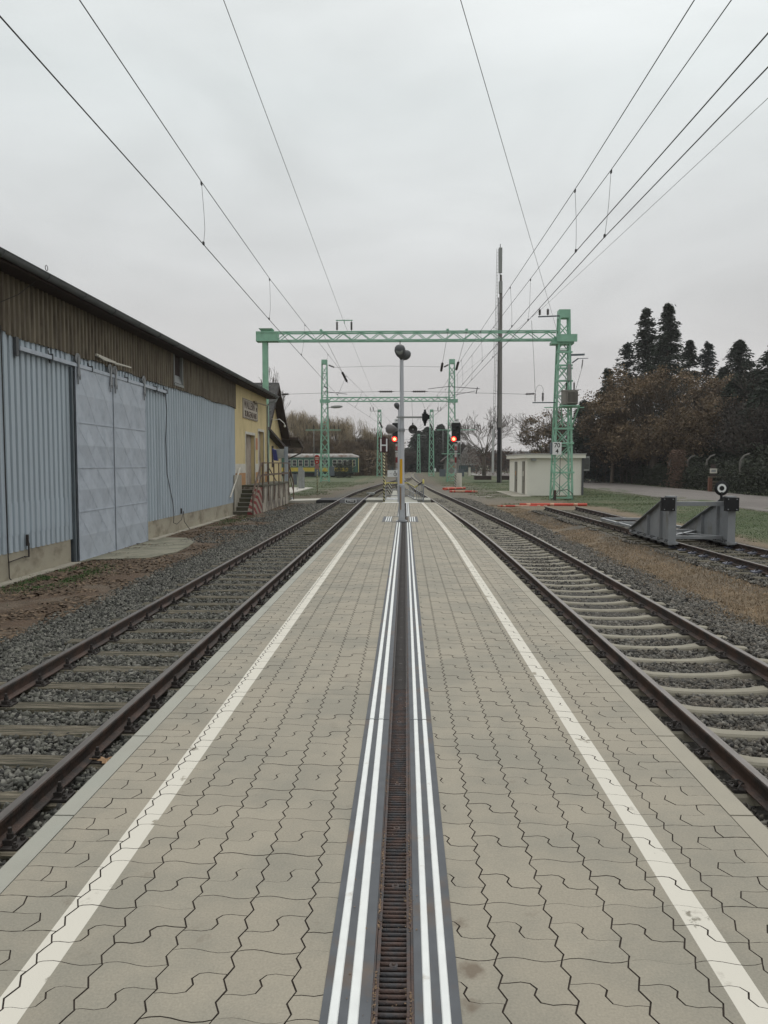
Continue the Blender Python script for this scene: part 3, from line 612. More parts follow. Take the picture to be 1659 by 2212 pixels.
def bed(fx, wid_l, wid_r, y0, y1, dens, size, ysl0, sp, hz, sl_hw, lod=0, ztop=-.9, clip=.55, margin=2.2, lmin=-99, rmax=99, track=True, keepf=None):
    xl = wid_l; xr = wid_r; A = (xr - xl) * (y1 - y0); n = int(A * dens); Y = rng.uniform(y0, y1, n); fxv = np.asarray(fx(Y)); u = rng.uniform(xl, xr, n); X = fxv + u
    ok = (np.abs(X) < clip * Y + margin) & ((np.abs(X + .0) > 1.60) | (Y > 31.3)) & (X > lmin) & (X < rmax)
    if track:
        ph = ((Y - ysl0) / sp) % 1.0; dy = np.minimum(ph, 1 - ph) * sp
        ok &= ~((dy < sl_hw) & (np.abs(u) < 1.27)); ok &= np.abs(np.abs(u) - .7525) > .07
    e = fbm(X, Y, .9, 5); shoulder = np.clip((np.abs(u) - 1.5 + (e - .5) * .6) / 1.1, 0, 1); ok &= rng.random(n) > shoulder ** 2 * 1.0
    if keepf is not None: ok &= keepf(X, Y)
    X, Y, u, e, sh = X[ok], Y[ok], u[ok], e[ok], shoulder[ok]; n = len(X)
    Sz = size * rng.uniform(.55, 1.45, n); Z = ztop - Sz * .25 + (e - .5) * .05 + rng.uniform(-.012, .012, n) - sh * .06
    if track: Z -= hz * (np.abs(u) < 1.2)
    return rocks(X, Y, Z, Sz, lod)
def merge(L_):
    V = []; Ff = []; o = 0
    for v, f in L_: V.append(v); Ff.append(f + o); o += len(v)
    return np.concatenate(V), np.concatenate(Ff)
la = [bed(ltx, -2.5, 1.9, 2.2, 12, 1250, .047, 8.97, .71, .0, .09), bed(ltx, -2.5, 1.9, 12, 26, 700, .054, 8.97, .71, .0, .09)]
v, f = merge(la); tag(npmesh('ballast', v, f, M['stone']), 'dark grey crushed stones between and beside the wooden sleepers', 'ballast', kind='stuff')
v, f = bed(ltx, -2.7, 1.95, 26, 56, 230, .085, 8.97, .71, .008, .115, 1); tag(npmesh('ballast', v, f, M['stone']), 'dark grey crushed stones along the far part of the left track', 'ballast', kind='stuff')
ra = [bed(rtx, -1.9, 2.35, 2.2, 12, 1100, .05, 7.70, .665, .03, .10, ztop=-.905), bed(rtx, -1.9, 2.3, 12, 26, 620, .056, 7.70, .665, .03, .10, ztop=-.905)]
v, f = merge(ra); tag(npmesh('ballast', v, f, M['stone_r']), 'brownish grey crushed stones between the concrete sleepers', 'ballast', kind='stuff')
v, f = bed(rtx, -1.9, 2.5, 26, 56, 230, .085, 7.70, .665, .03, .10, 1, ztop=-.905); tag(npmesh('ballast', v, f, M['stone_r']), 'brownish grey crushed stones along the far part of the right track', 'ballast', kind='stuff')
v, f = bed(sx, -1.55, 1.6, 9, 38, 260, .065, 14.2, .68, .0, .12, 1, ztop=-.735, keepf=lambda X, Y: fbm(X, Y, .8, 9) > .42); tag(npmesh('ballast', v, f, M['stone_r']), 'sparse crushed stones around the siding track on the right', 'ballast', kind='stuff')
# gravel patch by the dock
n = 9000; X = rng.uniform(-7.2, -5.4, n); Y = rng.uniform(24, 48, n); ok = fbm(X, Y, .5, 21) + (X + 6.3) * .13 > .47; X, Y = X[ok], Y[ok]
v, f = rocks(X, Y, np.full(len(X), -.945), .06 * rng.uniform(.5, 1.6, len(X)), 1); tag(npmesh('ballast', v, f, M['stone']), 'scattered crushed stones on the soil below the loading dock', 'ballast', kind='stuff')
# ================================================================== grass and ground litter (stuff)
def gz(x, y): 
    i = np.clip(np.searchsorted(gx, x) - 1, 0, len(gx) - 2); j = np.clip(np.searchsorted(gy, y) - 1, 0, len(gy) - 2)
    fx_ = (x - gx[i]) / (gx[i + 1] - gx[i]); fy_ = (y - gy[j]) / (gy[j + 1] - gy[j])
    return (GZ[i, j] * (1 - fx_) + GZ[i + 1, j] * fx_) * (1 - fy_) + (GZ[i, j + 1] * (1 - fx_) + GZ[i + 1, j + 1] * fx_) * fy_
def blades(X, Y, h, wd, name, m_, label, cat, lean=.5):
    n = len(X); Z = gz(X, Y); a = rng.random(n) * 6.283; H_ = h * rng.uniform(.4, 1.4, n); W_ = wd * rng.uniform(.6, 1.4, n)
    ux = np.stack([np.cos(a) * W_, np.sin(a) * W_, np.zeros(n)], -1); b0 = np.stack([X, Y, Z - .01], -1); b_ = rng.random(n) * 6.283; l_ = np.abs(rng.normal(0, lean, n))
    tip = b0 + np.stack([np.cos(b_) * l_ * H_, np.sin(b_) * l_ * H_, H_ / (1 + l_)], -1)
    V = np.stack([b0 - ux, b0 + ux, tip], 1).reshape(-1, 3); return tag(npmesh(name, V, np.arange(3 * n).reshape(-1, 3), m_), label, cat, kind='stuff')
n = 150000; Y = 7 + 40 * rng.random(n) ** 1.5; X = rng.uniform(4.9, 8.1, n); ok = (np.abs(X) < .55 * Y + 1.5) & (fbm(X, Y, .8, 31) + np.clip((X - 5.1) * .3, -.1, .2) > .50) & (X < sx(Y) - 1.1 - fbm(X, Y, .5, 32) * .6)
blades(X[ok], Y[ok], .075, .009, 'dry_grass', M['drygrass'], 'brown dry grass growing between the right track and the siding', 'dry grass', 1.6)
n = 110000; Y = 19 + 62 * rng.random(n) ** 1.6; X = rng.uniform(10.2, 18.5, n); ok = (X < .55 * Y + 2) & (fbm(X, Y, .5, 33) + np.clip((X - 10.6) * .3, -.2, .25) > .5)
ok &= ~((X > 9.2) & (X < 14.3) & (Y > 60))
blades(X[ok], Y[ok], .06, .012, 'grass', M['grass'], 'short green grass between the siding and the road', 'grass', .9)
n = 26000; Y = 9 + 40 * rng.random(n) ** 1.4; X = rng.uniform(-8.35, -5.6, n); ok = (X > -.55 * Y - 2) & (fbm(X, Y, .7, 35) > .45)
flk = ok.sum(); tag(flakes(flk, X[ok], Y[ok], gz(X[ok], Y[ok]) + .008, .03, 'dead_leaves', mat('dead_leaf_litter', (.13, .09, .057), .95, var=.3, scale=2, island=.6)), 'brown dead leaves and needles on the soil beside the shed', 'leaf litter', kind='stuff')
n = 9000; X = np.concatenate([rng.normal(-7.55, .28, n), rng.normal(-7.9, .5, n // 2)]); Y = np.concatenate([rng.normal(16.6, .9, n), rng.normal(34, 1.6, n // 2)]); ok = (X > -8.3) & (fbm(X, Y, 2.0, 36) > .45)
blades(X[ok], Y[ok], .06, .012, 'weeds', M['weed'], 'green weeds growing in patches at the foot of the shed', 'weeds', 1.0)

n = 90000; Y = 46 + 60 * rng.random(n) ** 1.3; X = rng.uniform(-14, 30, n); ok = (np.abs(X - .0) < .55 * Y) & (np.minimum(np.abs(X - ltx(Y)) + (Y > 112) * 9, np.abs(X - rtx(Y))) > 2.2 + fbm(X, Y, .3, 51) * 2.5) & (fbm(X, Y, .35, 52) > .45) & ((X < 18.2) | (X > 27.3)) & ~((X > 9.3) & (X < 14.2) & (Y > 60) & (Y < 72)) & ~((X < -9.3) & (Y < 82)) & ~((Y < 52.5) & (Y > 48.5))
blades(X[ok], Y[ok], .09, .03, 'grass', M['grass'], 'rough green grass tufts beyond the level crossing on both sides of the tracks', 'grass', .8)
# ================================================================== GOODS SHED (blue sheet) and yellow station annexe
def sheet(b, x, y0, y1, z0, z1, pitch, amp, kind='trap', mi=0, bot=None):
    # corrugated sheet on plane X=x, profile bulging towards +X
    y = y0; pr = []
    if kind == 'trap':
        pat = ((0, 0), (.20, 0), (.27, 1), (.84, 1), (.91, 0))
    elif kind == 'wave': pat = ((0, 0), (.25, 0), (.38, .9), (.45, 1), (.72, 1), (.79, .9), (.92, .0))
    else: pat = tuple((i / 8, .5 - .5 * math.cos(2 * math.pi * i / 8)) for i in range(8))
    while y < y1:
        for t_, a_ in pat:
            yy = y + t_ * pitch
            if yy < y1: pr.append((yy, x + a_ * amp))
        y += pitch
    pr.append((y1, x)); n = len(pr)
    zb = [z0 + (bot(p[0]) if bot else 0) for p in pr]
    vs = [(p[1], p[0], z) for p, z in zip(pr, zb)] + [(p[1], p[0], z1) for p in pr] + [(p[1] - .012, p[0], z) for p, z in zip(pr, zb)] + [(p[1] - .012, p[0], z1) for p in pr]
    fs = [(i, i + 1, n + i + 1, n + i) for i in range(n - 1)] + [(2 * n + i, 3 * n + i, 3 * n + i + 1, 2 * n + i + 1) for i in range(n - 1)] + [(i, 2 * n + i, 2 * n + i + 1, i + 1) for i in range(n - 1)]
    return b.addf(vs, fs, mi)
WX = -8.4
shed = empty('goods_shed', (-11.5, 24, -.95), 'long goods shed clad in pale blue corrugated sheet with a brown upper band', 'shed')
b = MB(); sheet(b, WX - .02, 9.0, 19.12, -.34, 4.34, .247, .07); sheet(b, WX - .02, 24.6, 37.85, -.34, 4.34, .29, .07, 'wave')
sheet(b, WX - .02, 19.02, 24.6, 3.9, 4.34, .247, .07)
b.build('blue_cladding', M['blue'], shed)
b = MB(); sheet(b, WX - .012, 14.2, 19.0, .02, .72, .247, .067); b.build('patch_sheet', M['blue'], shed)
b = MB(); rj = random.Random(4); jit = {}
def bt(y): 
    k = int(y / 1.07); jit.setdefault(k, rj.uniform(-.035, .035)); return jit[k] + .012 * math.sin(y * 31)
sheet(b, WX + .05, 9.0, 27.75, 4.27, 5.62, .22, .055, 'wave', 0, bt); sheet(b, WX + .05, 28.95, 37.85, 4.27, 5.62, .22, .055, 'wave', 0, bt); sheet(b, WX + .05, 27.75, 28.95, 4.27, 4.4, .22, .055, 'wave', 0); b.build('brown_cladding', M['brown'], shed)
b = MB(); b.box(WX - .28, WX + .03, 9, 19.0, -1.1, -.33); b.box(WX - .28, WX + .03, 24.62, 37.85, -1.1, -.33); b.build('footing', M['footing'], shed)
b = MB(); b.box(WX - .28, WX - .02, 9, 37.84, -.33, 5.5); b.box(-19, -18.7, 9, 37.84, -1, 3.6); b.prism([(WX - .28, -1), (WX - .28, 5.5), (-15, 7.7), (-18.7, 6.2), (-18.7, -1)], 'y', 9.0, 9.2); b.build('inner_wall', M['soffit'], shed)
def roof_sheet(b, y0, y1):
    pr = []; y = y0
    while y < y1: pr.append(y); y += .177 / 6
    pr.append(y1); n = len(pr); z = lambda q: .025 * math.cos(2 * math.pi * q / .177)
    A = [(-7.83, q, 5.70 + z(q)) for q in pr]; B_ = [(-15, q, 7.95 + z(q)) for q in pr]; Cc = [(-7.83, q, 5.685 + z(q)) for q in pr]
    b.addf(A + B_ + Cc, [(i, n + i, n + i + 1, i + 1) for i in range(n - 1)] + [(i, i + 1, 2 * n + i + 1, 2 * n + i) for i in range(n - 1)])
    b.addf([(-7.85, y0, 5.66), (-7.85, y1, 5.66), (-15, y1, 7.9), (-15, y0, 7.9), (-15, y1, 7.95), (-15, y0, 7.95), (-19.4, y1, 6.3), (-19.4, y0, 6.3)], [(0, 1, 2, 3)], 1)  # roof underside coloured near black as the shade beneath the overhang
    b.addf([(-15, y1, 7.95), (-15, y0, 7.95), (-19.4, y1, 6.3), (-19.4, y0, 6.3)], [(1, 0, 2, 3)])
b = MB(); roof_sheet(b, 8.6, 37.86); b.build('roof', [M['roofgrey'], M['soffit']], shed)
def gutter(y0, y1, parent):
    b = MB(); n = 7; pts = [(-7.80 + .095 * math.sin(t), 5.655 - .115 * math.cos(t) * (1 if True else 0)) for t in np.linspace(-math.pi / 2, math.pi / 2 * 1.05, n)]
    vs = [(u, y0, v) for u, v in pts] + [(u, y1, v) for u, v in pts] + [(u * 1 + .004 * (1 if i > 3 else -1) * -1, y, v + .005) for y in (y0, y1) for i, (u, v) in enumerate(pts)]
    b.addf(vs, [(i, n + i, n + i + 1, i + 1) for i in range(n - 1)] + [(2 * n + i, 2 * n + i + 1, 3 * n + i + 1, 3 * n + i) for i in range(n - 1)], 0, True)
    b.tube([(-7.702, y0, 5.66), (-7.702, y1, 5.66)], .012, 6)
    y = y0 + .6
    while y < y1 - .1:
        r_ = [(-7.80 + .101 * math.sin(t), y, 5.655 - .121 * math.cos(t)) for t in np.linspace(-math.pi / 2, math.pi / 2, 7)]
        for i in range(6): b.bar(r_[i], r_[i + 1], .03, .008, up=(0, 1, 0))
        y += 1.9
    b.build('gutter', M['zinc'], parent)
gutter(8.6, 37.86, shed)
b = MB(); b.box(WX - .02, -7.86, 8.7, 37.85, 5.5, 5.56); b.build('soffit', M['soffit'], shed)  # near-black colour carries the painted shade under the shed eave
# sliding doors with pressed diamond panels
def sdoor(y0, y1):
    b = MB(); x = -8.27; z0, z1 = -.92, 4.0; rows = [z0, .33, 1.45, 2.6, z1]; ym = (y0 + y1) / 2
    for i in range(4):
        for (a0, a1) in ((y0, ym), (ym, y1)):
            c = ((a0 + a1) / 2, (rows[i] + rows[i + 1]) / 2); zz0, zz1 = rows[i] + .012, rows[i + 1] - .012; a0_, a1_ = a0 + .01, a1 - .01
            vs = [(x, a0_, zz0), (x, a1_, zz0), (x, a1_, zz1), (x, a0_, zz1), (x + .035, c[0], c[1]), (x - .0, c[0], zz0), (x, a1_, c[1]), (x, c[0], zz1), (x, a0_, c[1])]
            b.addf(vs, [(0, 5, 8), (5, 1, 6), (6, 2, 7), (7, 3, 8), (5, 4, 8), (5, 6, 4), (6, 7, 4), (7, 8, 4)])
        for (a0, a1) in ((y0, ym), (ym, y1)):
            c = (a0 + a1) / 2, (rows[i] + rows[i + 1]) / 2
            b.bar((x + .004, a0 + .02, rows[i + 1] - .03), (x + .034, c[0], c[1]), .003, .008); b.bar((x + .034, c[0], c[1]), (x + .004, a1 - .02, rows[i] + .03), .003, .008)
        b.box(x - .02, x + .012, y0 + .002, y1 - .002, rows[i] - .012 if i else rows[i], rows[i] + .012)
    b.box(x - .03, x - .0015, y0, y1, z0, z1); b.box(x - .02, x + .01, y0, y0 + .02, z0, z1); b.box(x - .02, x + .01, y1 - .02, y1, z0, z1); b.box(x - .02, x + .012, y0, y1, z1 - .015, z1 + .01)
    d = b.build('sliding_door', M['bluedoor'], shed)
    for yh in (y0 + .15, y1 - .15):
        h = MB(); h.lathe([(.0, -.014), (.13, -.014), (.14, -.02), (.14, .02), (.13, .014), (0, .014)], (x + .01, yh, 4.19), (1, 0, 0), 20)
        h.prism([(yh - .09, 3.75), (yh + .09, 3.75), (yh + .05, 4.0), (yh + .03, 4.25), (yh - .03, 4.25), (yh - .05, 4.0)], 'x', x + .035, x + .047); h.bar((x + .04, yh - .06, 3.8), (x + .04, yh - .06, 3.55), .03); h.bar((x + .04, yh + .06, 3.8), (x + .04, yh + .06, 3.68), .03)
        h.build('door_hanger', M['steel'], d)
sdoor(19.27, 21.72); sdoor(21.78, 24.5)
b = MB(); b.box(-8.33, -8.25, 16.5, 26.75, 3.985, 4.075); b.build('door_track', M['bluedoor'], shed)
for y in (18.0, 20.3, 22.9, 25.6, 26.7): b = MB(); b.bar((-8.36, y, 4.2), (-8.3, y, 3.9), .03, .04); b.box(-8.36, -8.23, y - .015, y + .015, 3.97, 4.12); b.build('track_bracket', M['dgrey'], shed)
b = MB(); b.bar((-8.3, 16.42, 3.85), (-8.3, 16.42, 4.25), .06, .12); b.build('track_bracket', M['dgrey'], shed)
b = MB(); b.box(-8.34, -8.28, 19.08, 19.17, -.95, 3.95); b.box(-8.44, -8.35, 19.13, 19.3, -.95, 3.95); b.build('door_post', M['bluegrey'], shed)
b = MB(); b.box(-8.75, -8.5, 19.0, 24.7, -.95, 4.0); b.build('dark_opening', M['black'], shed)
# hopper window
b = MB(); b.box(-8.42, -8.31, 27.78, 27.86, 4.45, 5.5); b.box(-8.42, -8.31, 28.84, 28.92, 4.45, 5.5); b.box(-8.42, -8.29, 27.78, 28.92, 4.38, 4.47); wf = b.build('window', M['greyp'], shed)
b = MB(); b.addf([(-8.33, 27.87, 4.5), (-8.33, 28.83, 4.5), (-8.62, 28.83, 5.45), (-8.62, 27.87, 5.45)], [(0, 1, 2, 3)]); b.build('pane', mat('dusty_pane', (.20, .205, .20), .35, var=.15), wf)
b = MB(); b.box(-8.66, -8.645, 27.78, 28.92, 4.4, 5.5); b.build('dark_gap', M['black'], wf)
# lamp bracket (tube light)
b = MB(); b.bar((-8.28, 20.65, 4.47), (-8.28, 22.0, 4.43), .05, .06); b.bar((-8.2, 20.9, 4.38), (-8.02, 22.55, 4.36), .035, .035); b.bar((-8.25, 20.7, 4.45), (-8.18, 20.95, 4.38), .05); b.bar((-8.3, 22.0, 4.4), (-8.1, 22.2, 4.36), .03)
lf = b.build('tube_light', M['offwhite'], shed)
# conduits and taps
b = MB(); b.tube([(-8.33, 15.86, 4.4), (-8.33, 15.86, 4.0), (-8.33, 15.88, -.4), (-8.33, 15.9, -.55), (-8.33, 15.9, -.85), (-8.3, 16.0, -.95)], .012, 5); b.tube([(-8.34, 15.9, -.52), (-8.34, 16.55, -.48)], .011, 5)
b.tube([(-8.32, 16.55, -.48), (-8.32, 16.75, -.5), (-8.3, 16.72, -.2), (-8.3, 16.68, -.15)], .02, 5); b.bar((-8.3, 16.66, -.25), (-8.3, 16.66, 0), .05); b.build('water_pipe', M['dark'], shed)
b = MB(); pts = [(-8.33, 26.75, 4.0), (-8.33, 26.9, 3.4), (-8.33, 26.72, 2.4), (-8.33, 26.8, 1.2), (-8.33, 27.4, .2), (-8.32, 27.5, -.25), (-8.25, 27.2, -.55), (-8.22, 27.5, -.62), (-8.22, 28.1, -.5), (-8.24, 28.4, -.2), (-8.24, 28.5, -.6), (-8.1, 28.7, -.9)]
b.tube(pts, .012, 5); b.bar((-8.3, 28.35, -.3), (-8.3, 28.35, -.1), .05); b.build('hanging_cable', M['dark'], shed)
b = MB(); b.tube([(-7.95, 16.9, 5.62), (-8.1, 16.2, 5.1), (-8.3, 15.2, 4.6)], .008, 4); b.tube([(-7.8, 16.85, 5.75)] + [(-7.8 + .0, 16.85 + .06 * math.sin(a), 5.80 + .06 * math.cos(a)) for a in np.linspace(3.1, 9, 9)], .008, 4); b.build('roof_cable', M['dark'], shed)
b = MB()
for i in range(14): b.lathe([(.012, 0), (.012, .006), (0, .008)], (-8.352, 13.2 + i * .247 * 1 + .11 + 2.0, .64), (1, 0, 0), 6); 
for i in range(9): b.lathe([(.012, 0), (.012, .006), (0, .008)], (-8.352, 15.2 + i * .247 + 1.9, .1), (1, 0, 0), 6)
b.build('sheet_screws', M['dark'], shed)
tag(MB().prism([(-8.25, 17.6), (-8.2, 19.0), (-8.1, 19.6), (-6.75, 20.0), (-6.4, 21.4), (-6.5, 22.9), (-6.7, 24.2), (-7.3, 25.5), (-8.2, 25.6)], 'z', -1.0, -.915).build('concrete_apron', mat('old_concrete_apron', (.235, .22, .165), .95, var=.15, scale=2, col2=(.16, .155, .11), amt=.5, s2=1.5, bump=.4, bscale=20)), 'worn concrete apron slab in front of the sliding shed doors', 'concrete slab', kind='structure')
st__ = MB(); 
for (y, z0, z1, wd) in ((28.9, -.9, -.34, .5), (30.6, -.8, -.36, .3)): pass
b = MB(); b.box(-8.36, -8.12, 14.5, 19.0, -1.0, -.905); b.box(-8.36, -8.12, 24.8, 37.0, -1.0, -.91); tag(b.build('kerb_strip', M['conc']), kind='structure')
# ---------------- yellow station building
st_ = empty('station_building', (-11.5, 42, -.95), 'yellow rendered station annexe with station name board, continuing the blue shed', 'station building')
YB0, YB1 = 37.87, 46.8
doors = [(40.55, 42.95, 3.12), (44.05, 45.75, 3.42)]
b = MB(); ycur = YB0
for (a0, a1, zt) in doors: b.box(WX - .3, WX, ycur, a0, -1, 5.55); b.box(WX - .3, WX, a0, a1, zt, 5.55); ycur = a1
b.box(WX - .3, WX, ycur, YB1, -1, 5.55); b.prism([(-8.71, -1), (-8.71, 5.55), (-15, 7.6), (-18.7, 6.2), (-18.7, -1)], 'y', YB1 - .3, YB1); b.build('wall', M['yellow'], st_)
b = MB(); ycur = YB0
for (a0, a1, zt) in doors + [(YB1, YB1, 0)]:
    if a0 > ycur: b = MB(); b.box(WX - .01, WX + .012, ycur, a0, .40, 1.08, 0); b.box(WX - .01, WX + .010, ycur, a0, 1.082, 1.55, 1); b.build('plinth', [M['orange'], M['offwhite']], st_)
    ycur = a1
for i, (a0, a1, zt) in enumerate(doors):
    b = MB(); b.box(WX - .02, WX + .02, a0 - .14, a0, .46, zt + .14); b.box(WX - .02, WX + .02, a1, a1 + .14, .46, zt + .14); b.box(WX - .02, WX + .022, a0, a1, zt, zt + .14); b.build('door_surround', M['offwhite'], st_)
    b = MB(); b.box(WX - .25, WX - .2, a0, a1, .4, zt)
    for q in np.arange(a0 + .2, a1, .22): b.box(WX - .203, WX - .196, q, q + .01, .4, zt)
    b.box(WX - .2, WX - .17, (a0 + a1) / 2 - .03, (a0 + a1) / 2 + .03, .4, zt); b.build('door', M['beige'], st_)
b = MB(); roof_sheet(b, 37.87, 47.3); b.build('roof', [M['roofgrey'], M['soffit']], st_); gutter(37.87, 47.35, st_)
b = MB(); b.box(WX - .02, -7.86, 37.87, 47.25, 5.5, 5.56); b.build('soffit', M['soffit'], st_)  # same painted eave shade, continued along the annexe
b = MB(); b.tube([(-7.8, 47.2, 5.6), (-7.85, 47.1, 5.4), (-8.3, 46.75, 5.12), (-8.33, 46.72, 4.9), (-8.33, 46.72, -.3)], .05, 8); b.build('downpipe', M['greyp'], st_)
def text(s, size, mt, parent, loc, rot, ext=.008, name='lettering', sx=1.0, bold=0, al='CENTER'):
    cu = bpy.data.curves.new('t', 'FONT'); cu.body = s; cu.size = size; cu.align_x = al; cu.align_y = 'CENTER'; cu.extrude = ext; cu.offset = bold
    o = bpy.data.objects.new('t', cu); C.objects.link(o); bpy.context.view_layer.update()
    me = bpy.data.meshes.new_from_object(o.evaluated_get(bpy.context.evaluated_depsgraph_get())); bpy.data.objects.remove(o)
    n = len(me.vertices); co = np.zeros(n * 3); me.vertices.foreach_get('co', co); co = co.reshape(-1, 3); co[:, 0] *= sx
    R = np.array(Matrix.Rotation(rot[2], 3, 'Z') @ Matrix.Rotation(rot[1], 3, 'Y') @ Matrix.Rotation(rot[0], 3, 'X')); co = co @ R.T + np.array(loc)
    V = co; Ff = [tuple(p.vertices) for p in me.polygons]; return npmesh(name, V, Ff, mt, parent=parent)
HP = math.pi / 2
b = MB(); b.box(WX, WX + .05, 39.8, 43.75, 3.94, 4.96); sg = b.build('name_board', M['sign'], st_)
b = MB(); b.box(WX + .05, WX + .058, 39.85, 43.7, 4.91, 4.935); b.box(WX + .05, WX + .058, 39.85, 43.7, 3.965, 3.99); b.box(WX + .05, WX + .058, 39.85, 39.875, 3.99, 4.91); b.box(WX + .05, WX + .058, 43.675, 43.7, 3.99, 4.91); b.build('board_border', M['letter'], sg)
text('WALLERN', .60, M['letter'], sg, (WX + .055, 41.42, 4.64), (HP, 0, HP), bold=.0, sx=1.02, name='lettering')
text('IM', .34, M['letter'], sg, (WX + .055, 43.33, 4.56), (HP, 0, HP), bold=0, sx=1.0, name='lettering')
text('BURGENLAND', .46, M['letter'], sg, (WX + .055, 41.8, 4.17), (HP, 0, HP), bold=0, sx=1.08, name='lettering')
b = MB(); b.bar((WX + .1, 42.5, 4.95), (WX + .35, 45.0, 4.93), .09, .05); b.bar((WX, 43.7, 5.0), (WX + .2, 43.7, 4.94), .05); b.box(WX, WX + .12, 42.6, 43.1, 4.9, 5.02); b.build('tube_light', mat('tube_light_housing', (.25, .20, .13), .6), st_)
b = MB(); b.box(WX, WX + .02, 43.3, 43.75, 2.35, 3.0); b.build('orange_notice', mat('orange_notice', (.50, .21, .11), .7), st_)
# ---------------- loading dock with steps and handrails
dk = empty('loading_dock', (-7.9, 43, -.95), 'weathered concrete loading dock with steps and rusty handrails at the yellow wall', 'loading dock')
b = MB(); b.box(WX, -7.34, 39.35, 48.5, -1.0, .36); b.build('dock_wall', M['dock'], dk)
b = MB(); b.box(WX, -7.30, 39.35, 48.56, .362, .46); b.build('dock_deck', M['step'], dk)
n = 7; b = MB(); nb = MB()
for i in range(n - 1):
    y0 = 37.2 + i * (39.35 - 37.2) / (n - 1); zt = -.95 + (i + 1) * 1.41 / n; b.box(WX + .05, -7.4, y0, 39.35, -1.0 if i == 0 else zt - 1.41 / n, zt - .03); nb.box(WX + .05, -7.38, y0 - .02, y0 + .04, zt - .029, zt); b.box(WX + .05, -7.4, y0 + .04, 39.35, zt - .029, zt - .001)
b.build('steps', M['step'], dk); nb.build('step_nosing', M['nosing'], dk)
# hazard-striped cheek
b = MB(); b.addf([(-7.385, 37.15, -1), (-7.385, 37.95, -1), (-7.385, 39.95, .45), (-7.385, 39.1, .45)], [(0, 1, 2, 3)], 0); b.box(-7.4, -7.33, 37.2, 37.21, -1, -.9)
hz = bpy.data.materials.new('red_white_hazard'); hz.use_nodes = True; tt = hz.node_tree; gg_ = tt.nodes.new('ShaderNodeNewGeometry'); wv_ = tt.nodes.new('ShaderNodeVectorMath'); wv_.operation = 'DOT_PRODUCT'; wv_.inputs[1].default_value = (1.5, 1.1, 2.1)
tt.links.new(gg_.outputs['Position'], wv_.inputs[0]); fr = tt.nodes.new('ShaderNodeMath'); fr.operation = 'FRACT'; tt.links.new(wv_.outputs['Value'], fr.inputs[0]); gt = tt.nodes.new('ShaderNodeMath'); gt.operation = 'GREATER_THAN'; gt.inputs[1].default_value = .5; tt.links.new(fr.outputs[0], gt.inputs[0])
mxh = tt.nodes.new('ShaderNodeMix'); mxh.data_type = 'RGBA'; mxh.inputs[6].default_value = (.27, .23, .18, 1); mxh.inputs[7].default_value = (.19, .03, .028, 1); tt.links.new(gt.outputs[0], mxh.inputs[0]); tt.links.new(mxh.outputs[2], tt.nodes['Principled BSDF'].inputs['Base Color']); tt.nodes['Principled BSDF'].inputs['Roughness'].default_value = .8
b = MB(); b.prism([(37.15, -1.02), (39.34, -1.02), (39.34, .355), (38.95, .355), (38.6, .16), (37.2, -.78)], 'x', -7.66, -7.335); b.build('hazard_cheek', hz, dk)
b = MB(); xr = -7.37
for y in (39.5, 41.2, 42.9, 44.6, 46.4, 48.4): b.bar((xr + .05, y, -.45), (xr + .05, y, 1.62), .06)
b.bar((xr + .05, 39.5, 1.6), (xr + .05, 48.4, 1.6), .06); b.bar((xr + .05, 39.5, .98), (xr + .05, 48.4, .98), .05, .1)
b.bar((xr, 37.15, -.95), (xr, 37.15, .15), .06); b.bar((xr, 37.15, .15), (xr, 39.5, 1.6), .07); b.bar((xr, 37.15, -.3), (xr, 39.5, .98), .05)
b.bar((xr + .05, 48.4, 1.6), (xr - .0, 50.8, .25), .07); b.bar((xr, 50.8, .25), (xr, 50.8, -.95), .06); b.bar((xr + .05, 48.4, .98), (xr, 50.8, -.3), .05)
b.bar((WX + .2, 46.5, 1.25), (WX + .2, 49.4, .3), .05)
b.build('handrail', M['ironrail'], dk)
b = MB(); b.bar((WX + .12, 36.3, -.05), (WX + .12, 38.6, 1.35), .06, .06); b.build('wall_handrail', M['offwhite'], dk); b = MB(); b.box(WX + .06, WX + .12, 37.3, 38.9, -.9, 1.0); b.build('cheek_board', M['conc'], dk)
b = MB()
for i in range(5): zt = .46 - (i + 1) * .25; b.box(WX + .1, -7.42, 48.57 + i * .36, 48.93 + i * .36, -1, zt)
b.build('far_steps', M['step'], dk)
# ---------------- gabled station house behind
gh = empty('station_house', (-16, 59, -.95), 'gabled yellow station house with dark slate roof and deep eaves behind the dock', 'house')
gxw, gv = -10.3, -9.65; A0, AP, A1 = 54.4, 59.3, 64.6; ze, za = 3.75, 7.75
b = MB(); b.prism([(A0 + .45, -1), (A1 - .45, -1), (A1 - .45, ze + .2), (AP, za - .25), (A0 + .45, ze + .2)], 'x', -24, gxw); b.build('wall', M['yellow'], gh)
def slab(p0, p1, x0, x1, th=.14):
    (y0, z0), (y1, z1) = p0, p1; l_ = math.hypot(y1 - y0, z1 - z0); ny, nz = -(z1 - z0) / l_, (y1 - y0) / l_
    if nz < 0: ny, nz = -ny, -nz
    return [(y0, z0), (y1, z1), (y1 - ny * th, z1 - nz * th), (y0 - ny * th, z0 - nz * th)]
b = MB(); b.prism(slab((A0, ze), (AP, za), 0, 0), 'x', -24.3, gv); b.prism(slab((A1, ze), (AP - .02, za + .01), 0, 0), 'x', -24.3, gv - .002); rf = b.build('roof', M['slate'], gh)
b = MB(); b.prism(slab((A0 + .02, ze - .15), (AP, za - .17), 0, 0, .16), 'x', gxw + .01, gv + .03); b.prism(slab((A1 + .5, ze - .55), (AP, za - .17), 0, 0, .2), 'x', gxw + .01, gv + .03); b.build('verge_board', M['soffit'], rf)
b = MB()
